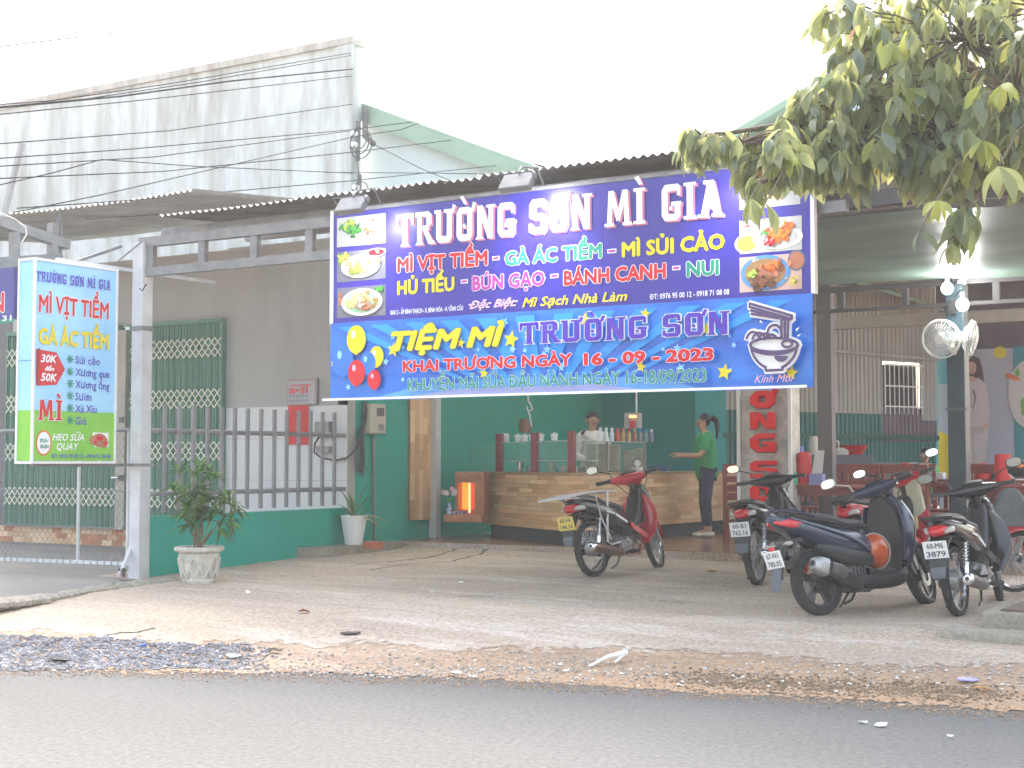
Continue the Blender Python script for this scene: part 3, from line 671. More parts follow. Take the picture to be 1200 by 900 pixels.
for i in range(9):
    for j in range(9): rc.v.append(V((a.x+(b.x-a.x)*i/8, a.y+.012*math.sin(i*1.1)*(1-j/9), a.z+(b.z-a.z)*j/8)))
rc.f = [(j+9*i, j+9*i+1, j+9*i+10, j+9*i+9) for i in range(8) for j in range(8)]
n_ = len(rc.v); rc.v += [p+V((0, .006, 0)) for p in rc.v[:n_]]; rc.f += [tuple(k+n_ for k in f[::-1]) for f in rc.f]
solo(rc, 'red_cloth', mat('red_cloth', (.62, .03, .03), .7), 'bright red cloth hanging below the calendar behind the railing', 'cloth', smooth=True)
vb = thing('pipe_valve', 'grey utility box and valve mounted on the white panel behind the railing', 'utility box', wp(377, 506))
mb_, a, b = plate_y(368, 494, 385, 512, YW-.12, .1); mb_.build('box', m_steel, vb, bev=.01)
mb_, a, b = plate_y(370, 523, 385, 531, YW-.1, .08); mb_.build('socket_box', m_railgrey, vb)
MB().pipe([wp(374, 512, .05), wp(369, 520, .07), wp(368, 530, .07), wp(376, 536, .06), wp(392, 540, .04), wp(404, 537, .04)], .012).build('hose', m_black, vb, True)
# electricity meter on the green wall
def gx_(px, py, o=.0): return hx(px, py, XS+o)
em = thing('electricity_meter', 'beige electricity meter box on the green wall beside hanging cables', 'meter', gx_(433, 508))
a = gx_(425, 508, .0); b = gx_(443, 474, .0)
MB().box(XS+.001, a.y, a.z, XS+.13, b.y, b.z).build('case', mat('meter_beige', (.55, .52, .44), .5, var=.15), em, bev=.012)
MB().box(XS+.131, a.y+.12, a.z+.22, XS+.136, b.y-.05, b.z-.05).build('window', m_darkgrey, em); MB().box(XS+.131, a.y+.16, a.z+.04, XS+.138, b.y-.06, a.z+.12).build('switch', m_railgrey, em)
MB().cyl(gx_(438, 508, .04), gx_(439, 637, .04), .018, n=8).build('conduit', m_steel, em, True)
cb = MB()
for k in range(4):
    r_ = random.uniform; cb.pipe([gx_(428+k, 470, .05), gx_(425+k, 495, .06+.01*k), gx_(418+k*2, 515, .06), gx_(416+k*3, 535, .07), gx_(419+k*2, 553+k*2, .06), gx_(424+k, 540, .06), gx_(423+k, 515, .05), gx_(424, 500, .04)], .008, 5)
cb.pipe([gx_(404, 538, .02), gx_(412, 532, .05), gx_(420, 522, .05), gx_(426, 505, .05)], .012, 5)
solo(cb, 'hanging_cables', m_cable, 'tangle of black cables hanging beside the electricity meter', 'cable', smooth=True)
# wooden strip, grey pipe post
def wood_wall(parent, org, udir, wid, hei, rows, l0, l1, seed, vert=False):
    """finger-jointed blocks laid in rows; u along the board, rows stacked in v"""
    random.seed(seed); u = V(udir).normalized(); n = u.cross(UP).normalized(); rh = hei/rows if not vert else wid/rows
    ang = math.atan2(u.y, u.x); out = []
    for r in range(rows):
        t = -random.uniform(0, l0); L_ = wid if not vert else hei
        while t < L_:
            l = random.uniform(l0, l1); a = max(0, t); b = min(L_, t+l); t += l
            if b-a < .02: continue
            pr = .014+random.uniform(-.001, .0015)
            me_ = random.choice(BLK)
            if not vert: piece('wood_block', me_, parent, V(org)+u*((a+b)/2)+UP*(rh*(r+.5)), (0, 0, ang), (b-a-.003, pr, rh-.003))
            else: piece('wood_block', me_, parent, V(org)+u*(rh*(r+.5))+UP*((a+b)/2), (0, R(-90), 0) if False else (0, 0, ang), (rh-.003, pr, b-a-.003))
BLK = []
for mm in m_wood: me_ = MB().box(-.5, -1, -.5, .5, 1, .5).mesh('wood_block'); me_.materials.append(mm); BLK.append(me_)
ws = thing('wood_strip', 'tall strip of finger jointed wood fixed on the green wall by the plant', 'panel', gx_(490, 610))
a = gx_(480, 610, .03); b = gx_(505, 465, .03)
MB().box(XS+.002, a.y, a.z, XS+.03, b.y, 3.4).build('backing', m_backing, ws)
wood_wall(ws, (XS+.03, a.y, a.z), (0, 1, 0), b.y-a.y, 2.9, 5, .2, .45, 5, vert=True)
mb_ = MB(); q = gx_(508, 637, .06); mb_.box(XS+.02, q.y-.05, zg(XS, q.y), XS+.14, q.y+.05, 3.7); solo(mb_, 'shop_post', m_lightgrey, 'slim pale grey post beside the strip of wood', 'post')
# concrete ledge with brick and pot
la = G(398, 658); lb_ = G(481, 646)
led = MB(); random.seed(12)
led.prism([(XS+.0, la.y-.05, 0), (XS+.30, la.y+.15, 0), (XS+.36, lb_.y-.1, 0), (XS+.3, lb_.y+.25, 0), (XS+.0, lb_.y+.3, 0)], (0, 0, zg(XS, lb_.y)+.10))
solo(led, 'concrete_ledge', m_kerb, 'rough concrete ledge at the foot of the green wall carrying the white pot', 'ledge', bev=.02)
LZ = zg(XS, lb_.y)+.10
p = hz(437, 643, LZ); solo(MB().box(p.x-.1, p.y-.06, LZ, p.x+.11, p.y+.06, LZ+.085), 'brick', mat('red_brick', (.48, .14, .07), .85, var=.3, scale=15, bump=.3), 'orange red brick lying on the concrete ledge left of the white pot', 'brick', bev=.006)
# ------------------------------------------------------------------ shop interior shell
si = thing('shop_building', 'open fronted noodle shop with green back wall and corrugated side panels', 'building', (-8, 18, FLOOR))
K = hy(815, 500, YB); K.z = 0
MB().box(XS+.001, YB, 0, K.x, YB+.15, 5).build('kitchen_wall', m_green_in, si)
MB().box(K.x-.12, YB+.15, 0, K.x, YB+2.2, 5).build('wall_return', m_green_in, si)
C0 = W(812, 540, 23.4); C1 = W(1100, 540, 26.9); C0.z = C1.z = 0
cu = (C1-C0).normalized(); cn = cu.cross(UP); CL = (C1-C0).length
def cwall(name, u0, u1, z0, z1, m, off=0, amp=.012, pitch=.11):
    mb = MB(); n = max(2, int((u1-u0)/pitch*6))
    for k in (0, 1):
        for i in range(n+1):
            u = u0+(u1-u0)*i/n; q = C0+cu*u+cn*(off+amp*(1 if (i//3) % 2 else -1)*1.0-.01*k)
            mb.v += [q+UP*z0, q+UP*z1]
    m_ = 2*(n+1)
    for i in range(n): a = 2*i; mb.f += [(a, a+2, a+3, a+1), (m_+a, m_+a+1, m_+a+3, m_+a+2)]
    return mb.build(name, m, si)
def cwu(px):  # distance along the wall for a bearing
    d = ray(px, 540); d.z = 0; t = (C0-O).cross(cu).z/d.cross(cu).z; q = O+d*t; return (q-C0).dot(cu)
def cwz(px, py):
    u = cwu(px); q = C0+cu*u; dd = V((q.x, q.y, 0)).dot(FW); return W(px, py, dd).z
m_corr = mat('pale_corrugated', (.42, .41, .385), .5, .1, var=.12, scale=1.5); m_corrg = mat('green_corrugated', (.035, .17, .155), .5, var=.15, scale=2); m_corrp = mat('mauve_sheet', (.18, .14, .17), .6, var=.2, scale=3)
zA = cwz(926, 482); uw0, uw1 = cwu(1035), cwu(1098)
seams = [cwu(x) for x in (812, 870, 961, 1035)]
for a, b in zip(seams, seams[1:]): cwall('corrugated_sheet', a+.006, b, zA, 5.3, m_corr)
cwall('corrugated_sheet', cwu(1080), cwu(1100), zA-.1, 5.3, m_corr); cwall('corrugated_sheet', uw0, cwu(1080), cwz(1050, 424), 5.3, m_corr)
cwall('painted_sheet', 0, uw0, FLOOR, zA-.002, m_corrg, .0); cwall('painted_sheet', uw0, uw1, FLOOR, zA-.5, m_corrg, .0)
cwall('mauve_panel', uw0, cwu(1080), zA-.5, cwz(1050, 478), m_corrp); cwall('mauve_panel', cwu(1080), uw1, zA-.5, zA-.1, m_corrp)
q = C0+cn*.05; MB().bar(q+UP*(zA-.42), q+cu*uw1+UP*(zA-.42), .03, .08).build('wall_rail', mat('deep_green', (.01, .09, .07), .5), si)
q0 = C0+cn*.07; MB().bar(q0+UP*cwz(930, 405), q0+cu*uw1+UP*cwz(1080, 421), .04, .05).build('wall_conduit', m_greypaint, si)
# back window with grille
wn = thing('barred_window', 'dark window with white bars in the corrugated wall at the back', 'window', C0+cu*cwu(1058)+UP*2.6)
wa, wb = cwu(1037), cwu(1080); z0, z1 = cwz(1058, 478), cwz(1058, 428)
def cq(u, z, o_): return C0+cu*u+cn*o_+UP*z
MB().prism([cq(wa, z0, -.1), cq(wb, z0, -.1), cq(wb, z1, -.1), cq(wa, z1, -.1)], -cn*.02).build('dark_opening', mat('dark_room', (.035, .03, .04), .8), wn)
for i in range(9): u = wa+(wb-wa)*(i+.0)/8; MB().bar(cq(u, z0-.12, .03), cq(u, z1, .03), .016, .016, up=cn).build('bar', m_white, wn)
for z in (z0+.02, (z0+z1)/2, z1): MB().bar(cq(wa-.02, z, .045), cq(wb+.02, z, .045), .012, .025).build('crossbar', m_white, wn)
# printed wall at the far right
YPW = C1.y+.05
ad = thing('poster_wall', 'pale blue advertising wall print with a woman in a white dress at the back right', 'poster', (C1.x+3, YPW, FLOOR))
zt_ = hy(1150, 409, YPW).z
MB().box(C1.x-.02, YPW, FLOOR, C1.x+3.2, YPW+.08, zt_).build('board', pm('poster_blue_grey', (.46, .48, .58)), ad)
MB().box(C1.x-.05, YPW+.1, 0, C1.x+3.4, YPW+.3, 5.6).build('back_wall', m_corrp, ad)
bd = Board((C1.x, YPW, FLOOR), (1, 0, 0), (0, 0, 1), ad)
def bp(*pts): return [bd.uv(*p) for p in pts]
p_teal2 = pm('poster_teal', (.05, .30, .36)); p_skin = pm('print_skin', (.66, .42, .34)); p_hair = pm('print_hair', (.10, .05, .05)); p_dress = pm('print_dress', (.66, .58, .60)); p_dress2 = pm('print_dress_shade', (.56, .48, .50))
bd.polys([bp((1092, 560), (1110, 560), (1110, 416), (1092, 416))], pm('poster_cyan', (.16, .52, .60)))
bd.polys([bp((1100, 560), (1112, 560), (1112, 450), (1100, 450))], pm('poster_pale', (.50, .60, .72)))
bd.polys([bp((1100, 560), (1112, 560), (1112, 510), (1100, 505))], p_yel)
u, v_ = bd.uv(1172, 413); bd.polys([bd.disc(u, v_, .11, .11)], p_yel)
u, v_ = bd.uv(1187, 407); u1, v1 = bd.uv(1300, 560)
bd.polys([_rect(u, v1, u1, v_)], p_teal2)
# generic woman print
bd.polys([bp((1130, 440), (1133, 424), (1140, 417), (1148, 420), (1152, 435), (1154, 452), (1149, 447), (1135, 446))], p_hair)
bd.polys([bp((1126, 505), (1130, 462), (1137, 443), (1147, 443), (1156, 450), (1160, 480), (1159, 500), (1152, 560), (1130, 560))], p_dress)
bd.polys([bp((1136, 500), (1156, 500), (1152, 508), (1134, 508))], p_dress2); bd.polys([bp((1139, 508), (1141, 508), (1144, 560), (1142, 560))], p_dress2)
u, v_ = bd.uv(1139, 431); bd.polys([bd.disc(u, v_, .085, .115)], p_skin)
bd.polys([bp((1136, 441), (1142, 441), (1143, 447), (1136, 447))], p_skin); bd.polys([bp((1152, 497), (1158, 495), (1157, 503), (1152, 503))], p_skin)
u, v_ = bd.uv(1139, 436); bd.polys([bd.disc(u, v_, .028, .01), bd.disc(u-.04, v_+.09, .012, .007), bd.disc(u+.03, v_+.09, .012, .007)], p_red)
bd.polys([bp((1130, 452), (1134, 452), (1134, 470), (1130, 470))], p_red)
lp = [bd.uv(*t) for t in ((1134, 460), (1140, 457), (1143, 466), (1141, 475), (1137, 481), (1133, 476))]
bd.polys([[(a[0], a[1]), (b[0], b[1]), (b[0]+.02, b[1]+.01), (a[0]+.02, a[1]+.01)] for a, b in zip(lp, lp[1:])], p_dark)
u, v_ = bd.uv(1206, 462); bd.polys([bd.disc(u, v_, .36, .62, 28)], pm('poster_bowl', (.62, .60, .60)))
bd.polys([bp((1178, 436), (1190, 440), (1198, 446), (1188, 446), (1180, 442))], p_orange); bd.polys([bp((1189, 436), (1193, 431), (1196, 438), (1192, 442))], p_green)
bd.polys([bp((1196, 470), (1204, 462), (1206, 480), (1198, 488))], p_green)
# ceiling tarpaulin below the tin roof, beams behind it
TZ = 3.40
tp = MB(); xs_ = rng(-6.9, -1.5, .1); ys_ = rng(YF+.35, 15.45, .1)
def ztp(x, y): return TZ+.03+.04*nz(x, y, .7, 3)+.02*nz(x*.5, y, 2.5, 6)-.05*math.exp(-((x-(-.45))**2)*6)*((y-YF)/5)
n = len(xs_)
for k in (0, 1):
    for y in ys_:
        for x in xs_: tp.v.append(V((x, y, ztp(x, y)+k*.006)))
m_ = n*len(ys_)
for j in range(len(ys_)-1):
    for i in range(n-1):
        a = j*n+i; tp.f += [(a, a+n, a+n+1, a+1), (m_+a, m_+a+1, m_+a+n+1, m_+a+n)]
solo(tp, 'tarpaulin_ceiling', m_tarp, 'green tarpaulin stretched as a ceiling under the roof right of the banner', 'tarpaulin', smooth=True)
cb = thing('front_beam', 'dark steel beam along the front edge of the green tarpaulin', 'beam', (-3, YF+.2, 3.45))
MB().box(-4.6, YF+.18, 3.48, -1.4, YF+.3, 3.60).build('lower_rail', m_darkgrey, cb); MB().box(-4.6, YF+.18, 3.68, -1.4, YF+.26, 3.76).build('upper_rail', m_darkgrey, cb)
tb = thing('inner_truss', 'dim steel truss behind the tarpaulin above the dining area', 'truss', (-3, 15.9, 3))
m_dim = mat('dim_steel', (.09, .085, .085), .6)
y_ = 16.2
z0, z1 = hy(1000, 363, y_).z, hy(1000, 345, y_).z
MB().box(-5.9, y_, z0-.02, -2.4, y_+.05, z0+.02).build('chord', m_dim, tb); MB().box(-5.9, y_, z1+.04, -2.4, y_+.05, z1+.10).build('chord', m_dim, tb)
for px in (1060, 1167, 985): x = hy(px, 355, y_).x; MB().box(x-.035, y_, z0+.02, x+.035, y_+.05, z1+.04).build('web_post', m_dim, tb)
y_ = 18.0; q = hy(975, 386, y_); q2 = hy(975, 373, y_)
bmq = MB().box(q.x, y_, q.z, -3.0, y_+.15, q2.z); solo(bmq, 'ceiling_beam', mat('pale_beam', (.40, .36, .31), .6, var=.15), 'pale wide beam crossing above the dining area', 'beam')
y_ = 16.5; q = hy(957, 400, y_); q2 = hy(973, 344, y_)
solo(MB().box(q.x, y_, FLOOR, q2.x, y_+.14, q2.z+.3), 'steel_column', mat('column_grey', (.16, .14, .15), .6), 'dark grey column standing behind the right end of the banner', 'column')
# ================================================================== BANNERS
YBN = YF-.12
p0 = hy(390, 469, YBN); p1 = hy(952, 453, YBN); BZ0 = (p0.z+p1.z)/2; BX0, BX1 = p0.x, p1.x
BZ1 = hy(390, 382, YBN).z; BZ2 = hy(390, 251, YBN).z
m_bpur = mat('banner_purple', (.026, .016, .30), .3, var=.08, scale=1.2, bump=.25, bscale=2.5, spec=.6)
ub = thing('shop_banner', 'large purple vinyl banner lettered with the noodle menu and dish photos', 'banner', ((BX0+BX1)/2, YBN, BZ1))
MB().box(BX0, YBN, BZ1, BX1, YBN+.03, BZ2).build('sheet', m_bpur, ub)
for a, b in ((BX0-.035, BX0-.002), (BX1+.002, BX1+.035)): MB().box(a, YBN-.012, BZ1+.02, b, YBN+.05, BZ2+.03).build('frame_edge', m_white, ub)
MB().box(BX0-.03, YBN-.008, BZ2+.002, BX1+.03, YBN+.05, BZ2+.035).build('frame_edge', m_steel, ub)
for z in (BZ1+.1, (BZ1+BZ2)/2, BZ2-.06): MB().box(BX0, YBN+.032, z, BX1, YBN+.07, z+.04).build('back_rail', m_steel, ub)
bd = Board((BX0, YBN, BZ1), (1, 0, 0), (0, 0, 1), ub)
bd.ptext('TRƯỜNG SƠN MÌ GIA', 465, 848, 290, 38, p_white, deco=True, sh=pm('print_rose', (.75, .25, .42)))
def line(items):
    for body, a, b, yb, cap, m, o in items:
        if body == '-':
            u, v_ = bd.uv(a, yb); u1, _ = bd.uv(b, yb); bd.lay = .006
            bd.polys([_rect(u-.006, v_+.042, u1+.006, v_+.078)], p_white, 'lettering_outline'); bd.lay = .0085; bd.polys([_rect(u+.002, v_+.05, u1-.002, v_+.070)], p_mag, 'lettering')
        else:
            bd.lay = .006; bd.ptext(body, a, b, yb, cap, m, out=o, ow=.034, bold=.042)
line([('MÌ VỊT TIỀM', 466, 572, 319, 16, p_red, p_white), ('-', 578, 585, 311, 0, p_pink, None), ('GÀ ÁC TIỀM', 592, 706, 311, 15.5, p_teal, p_white), ('-', 713, 722, 303, 0, p_pink, None), ('MÌ SỦI CẢO', 729, 850, 301, 16.5, p_yel, None),
      ('HỦ TIẾU', 466, 533, 345, 15, p_yel, None), ('-', 541, 548, 338, 0, p_pink, None), ('BÚN GẠO', 554, 639, 340, 15.5, p_mag, p_white), ('-', 646, 654, 332, 0, p_pink, None), ('BÁNH CANH', 661, 781, 334, 16, p_red, p_white), ('-', 789, 797, 323, 0, p_pink, None), ('NUI', 805, 843, 324, 16.5, p_teal, p_white)])
bd.lay = .004
bd.ptext('KHU 2 - ẤP BÌNH THẠCH - X. BÌNH HÒA - H. VĨNH CỬU', 458, 543, 369, 5.2, p_white, bold=.012)
bd.ptext('ĐT: 0976 95 00 12 - 0918 71 08 08', 762, 855, 351, 6.2, p_white, bold=.012)
bd.ptext('Đặc Biệt:', 550, 607, 362, 9, p_pink, out=p_white, shear=.45, bold=.005, ow=.02)
bd.ptext('Mì Sạch Nhà Làm', 613, 736, 360, 10.5, p_yel, shear=.3, bold=.02)
bd.lay = .0035
# dish photographs printed on the banner
p_noodle = pm('print_noodle', (.62, .48, .20)); p_meat = pm('print_meat', (.45, .17, .09)); p_table = pm('print_table', (.16, .16, .20)); p_bowl = pm('print_bowl_blue', (.10, .28, .55)); p_pale = pm('print_pale', (.50, .50, .48)); p_leaf = pm('print_leaf', (.06, .30, .05)); p_lime = pm('print_lime', (.38, .55, .08))
def frame(px0, py0, px1, py1, m): 
    u0, v0 = bd.uv(px0, py1); u1, _ = bd.uv(px1, py1); _, v1 = bd.uv(px0, py0); bd.lay = .003; bd.polys([_rect(u0, v0, u1, v1)], m, 'photo'); return u0, v0, u1-u0, v1-v0
def blobs(f, lst, m, seed=1):
    random.seed(seed); u0, v0, w_, h_ = f; out = []
    for x, y, r_, k in lst:
        for _ in range(int(k*1.6)): out.append(bd.disc(u0+w_*min(.93, max(.07, x+random.gauss(0, r_*.5))), v0+h_*min(.92, max(.08, y+random.gauss(0, r_*.5))), w_*min(.07, r_*random.uniform(.25, .5)), h_*min(.08, r_*random.uniform(.25, .5)), 7, random.random()*3))
    c = m.node_tree.nodes['Principled BSDF'].inputs['Base Color'].default_value
    for k_, (a_, b_, g_) in enumerate(((.55, .5, .45), (1, 1, 1), (1.5, 1.45, 1.3))):
        key = m.name.split('.')[0]+('_deep', '', '_light')[k_]; mm = m if k_ == 1 else (bpy.data.materials.get(key) or pm(key, (min(.85, c[0]*a_), min(.85, c[1]*b_), min(.85, c[2]*g_))))
        sub = out[k_::3]; bd.polys([[(x_*(1-.3*(k_ == 2))+.3*(k_ == 2)*p_[0][0], y_*(1-.3*(k_ == 2))+.3*(k_ == 2)*p_[0][1]) for x_, y_ in p_] for p_ in sub], mm, 'photo')
def bowl(f, cx, cy, rx, ry, rim, inner, n=24):
    u0, v0, w_, h_ = f; bd.polys([bd.disc(u0+w_*cx, v0+h_*cy, w_*rx, h_*ry, n)], rim, 'photo'); bd.polys([bd.disc(u0+w_*cx, v0+h_*cy, w_*rx*.82, h_*ry*.8, n)], inner, 'photo')
f = frame(395, 256, 452, 290, p_pale); blobs(f, [(.25, .65, .15, 26), (.38, .45, .12, 14)], p_leaf, 2); blobs(f, [(.25, .75, .12, 10)], p_lime, 3); blobs(f, [(.68, .45, .09, 10), (.75, .8, .05, 4)], p_meat, 4)
f = frame(395, 296, 452, 331, p_table); blobs(f, [(.12, .75, .16, 16)], p_lime, 5); bowl(f, .82, .88, .2, .14, p_pale, p_red); bowl(f, .5, .47, .4, .38, p_white, p_pale); blobs(f, [(.5, .5, .25, 30)], p_noodle, 6); blobs(f, [(.45, .35, .2, 8)], p_lime, 7)
f = frame(395, 338, 452, 373, p_table); blobs(f, [(.05, .6, .1, 10)], p_orange, 8); blobs(f, [(.9, .85, .12, 10)], p_leaf, 8); bowl(f, .53, .48, .42, .45, p_white, pm('print_jade', (.35, .62, .40))); blobs(f, [(.5, .5, .26, 34)], p_noodle, 9); blobs(f, [(.62, .38, .18, 16)], p_meat, 10); blobs(f, [(.55, .35, .12, 6)], p_pale, 11)
f = frame(867, 212, 938, 246, p_pale); blobs(f, [(.5, .5, .25, 20)], p_noodle, 12)
f = frame(867, 259, 940, 298, p_pale); bowl(f, .12, .3, .2, .3, p_white, p_lime); bowl(f, .62, .4, .4, .34, p_white, p_pale); blobs(f, [(.68, .5, .17, 34), (.82, .75, .1, 12)], p_orange, 13); blobs(f, [(.5, .25, .1, 8)], p_red, 14); blobs(f, [(.14, .8, .05, 6)], p_red, 15); blobs(f, [(.4, .55, .07, 6)], p_leaf, 15)
f = frame(867, 302, 940, 343, pm('print_rosy', (.62, .42, .36))); bowl(f, .92, .8, .14, .3, p_table, p_meat); bowl(f, .42, .52, .4, .5, p_bowl, pm('print_soup', (.35, .20, .08))); blobs(f, [(.5, .6, .2, 30)], p_meat, 16); blobs(f, [(.52, .68, .12, 10)], p_orange, 17); blobs(f, [(.22, .5, .1, 12)], p_lime, 18); blobs(f, [(.4, .25, .18, 14)], p_brown, 19); blobs(f, [(.92, .22, .1, 8)], pm('print_mustard', (.6, .5, .1)), 20); blobs(f, [(.3, .9, .05, 5)], p_white, 20)
# lower opening banner: slightly rippled vinyl
m_bblue = mat('banner_blue', (.014, .21, .72), .28, var=.75, scale=1.3, col2=(.01, .10, .55), bump=.5, bscale=3.5, stretch=(1, 1, 3.5), spec=.6)
lb = thing('opening_banner', 'glossy blue opening banner with balloons and a noodle bowl hung under the purple one', 'banner', ((BX0+BX1)/2, YBN-.03, BZ0))
YL = YBN-.03; sm = MB(); nx, nz_ = 60, 10
def zl(k, i):
    t = i/nx; return BZ0-.012*math.sin(t*9)*(1-k/nz_) if k == 0 else BZ0+(BZ1+.02-BZ0)*k/nz_
for k in range(nz_+1):
    for i in range(nx+1): sm.v.append(V((BX0-.01+(BX1-BX0+.03)*i/nx, YL+.006*math.sin(i*.7+k*.9), zl(k, i))))
sm.f = [(k*(nx+1)+i, k*(nx+1)+i+1, (k+1)*(nx+1)+i+1, (k+1)*(nx+1)+i) for k in range(nz_) for i in range(nx)]
n_ = len(sm.v); sm.v += [p+V((0, .01, 0)) for p in sm.v[:n_]]; sm.f += [tuple(q+n_ for q in f_[::-1]) for f_ in sm.f]
sm.build('sheet', m_bblue, lb, True)
bd = Board((BX0, YL-.008, BZ0), (1, 0, 0), (0, 0, 1), lb); bw, bh = BX1-BX0, BZ1-BZ0
p_sky1 = pm('print_sky_blue', (.03, .30, .78), .3); p_sky2 = pm('print_pale_blue', (.12, .38, .78), .3); p_lilac = pm('print_lilac', (.36, .40, .72), .3)
rays = []
for i in range(12):
    a = .22+i*.34; rays.append([(bw*.5+bw*.02*(i-6), .02), (bw*.5+bw*.02*(i-6)+.05, .02), (bw*(i+.7)/12, bh-.02), (bw*(i+.2)/12, bh-.02)])
bd.polys(rays, p_sky1)
bd.polys([[(bw*.12, .015), (bw*.80, .015), (bw*.72, bh*.16), (bw*.45, bh*.22), (bw*.2, bh*.13)]], p_sky2); bd.polys([[(bw*.2, .012), (bw*.7, .012), (bw*.6, bh*.10), (bw*.3, bh*.09)]], p_lilac)
def star(u, v_, r_, rot=0): 
    c = [(u+r_*(1 if k % 2 == 0 else .45)*math.sin(rot+k*math.pi/5), v_+r_*(1 if k % 2 == 0 else .45)*math.cos(rot+k*math.pi/5)) for k in range(10)]
    return c
random.seed(21)
bd.polys([star(random.uniform(.1, bw-.1), random.uniform(.06, bh-.06), random.uniform(.015, .045), random.random()) for _ in range(46)], p_lb)
st = []
for px, py, r_ in ((462, 410, .07), (541, 402, .05), (686, 375, .07), (757, 368, .05), (828, 386, .06), (850, 436, .07), (928, 437, .06), (568, 438, .05), (392, 426, .04), (752, 430, .05), (620, 392, .05), (600, 398, .08)):
    u, v_ = bd.uv(px, py); st.append(star(u, v_, r_, .2))
bd.polys(st, p_yel)
def balloon(px, py, r_, m, ml):
    u, v_ = bd.uv(px, py); bd.polys([bd.disc(u, v_, r_, r_*1.2, 22), [(u-.02, v_-r_*1.28), (u+.02, v_-r_*1.28), (u, v_-r_*1.05)]], m, 'balloon_print'); bd.polys([bd.disc(u-r_*.3, v_+r_*.45, r_*.22, r_*.32, 10)], ml, 'balloon_print')
balloon(403, 423, .125, p_blue, p_lb); balloon(419, 398, .11, p_yel, p_white); balloon(443, 418, .08, p_yel, p_white); balloon(433, 426, .09, p_blue, p_lb); balloon(420, 437, .10, p_red, p_pink); balloon(441, 445, .075, p_red, p_pink)
bd.ptext('TIỆM MÌ', 461, 594, 411, 21, p_yel, out=p_dark, ow=.018, shear=.25, bold=.05)
bd.ptext('TRƯỜNG SƠN', 612, 858, 404, 25, pm('print_violet', (.075, .03, .42)), deco=True, out=p_white, ow=.035)
bd.ptext('KHAI TRƯƠNG NGÀY', 476, 674, 436, 12.5, p_red, out=p_white, bold=.04); bd.ptext('16 - 09 - 2023', 688, 840, 428, 13, p_red, out=p_white, bold=.05)
bd.ptext('KHUYẾN MÃI SỮA ĐẬU NÀNH NGÀY 16-18/09/2023', 483, 832, 458, 13.5, p_teal, out=p_white, ow=.02, bold=.02)
bd.ptext('Kính Mời', 888, 934, 449, 9, p_pink, shear=.4, bold=.0)
# noodle bowl drawing
def bl(*pts): return [bd.uv(*p) for p in pts]
def strokes(pts, w_, m):
    q = [bd.uv(*p) for p in pts]; out = []
    for (a, b), (c, d) in zip(q, q[1:]):
        l = math.hypot(c-a, d-b) or 1e-6; nx_, ny_ = -(d-b)/l*w_/2, (c-a)/l*w_/2; ex_, ey_ = (c-a)/l*w_*.3, (d-b)/l*w_*.3
        out.append([(a-ex_+nx_, b-ey_+ny_), (a-ex_-nx_, b-ey_-ny_), (c+ex_-nx_, d+ey_-ny_), (c+ex_+nx_, d+ey_+ny_)])
    return out
def arc(cx, cy, rx, ry, a0, a1, n=14): return [(cx+rx*math.cos(R(a0+(a1-a0)*i/n)), cy+ry*math.sin(R(a0+(a1-a0)*i/n))) for i in range(n+1)]
S = [arc(912, 405, 28, 8, 0, 360, 24), arc(912, 403, 27, 30, 5, 70), arc(912, 403, 27, 30, 110, 175), [(902, 431), (903, 435), (922, 434), (922, 431)], arc(911, 407, 26, 9, 10, 170)]
S += [[(884, 357), (933, 371), (933, 375), (884, 361), (884, 357)], [(885, 365), (931, 376)], [(886, 369), (918, 374)]]
S += [[(921, 374), (921, 398)], [(925, 375), (925, 398)], [(929, 376), (928, 398)], arc(913, 391, 8, 9, 180, 350)]
S += [arc(888+7*i, 402, 8, 12-i, 200, 330, 7) for i in range(4)]+[arc(928, 404, 6, 4, 0, 360, 10)]
for m_, w_ in ((p_white, .052), (pm('print_ink', (.10, .06, .16)), .02)):
    pl = []
    if m_ is p_white: pl += [bl(*arc(912, 405, 27, 8, 0, 360, 20)), bl(*arc(912, 404, 26, 29, 0, 180, 16))]
    for s_ in S: pl += strokes(s_, w_, m_)
    bd.polys(pl, m_, 'bowl_drawing')
bd.polys([bl(*arc(921, 418, 8, 7, 0, 180, 8))], pm('print_ink2', (.10, .06, .16)), 'bowl_drawing'); bd.polys([bl((938, 387), (943, 384), (939, 390)), bl((940, 394), (945, 392), (941, 396)), bl((897, 376), (900, 380), (896, 379))], p_white, 'bowl_drawing')
# hems
bd.polys([_rect(-.01, -.012, bw+.01, .008)], p_white, 'hem')
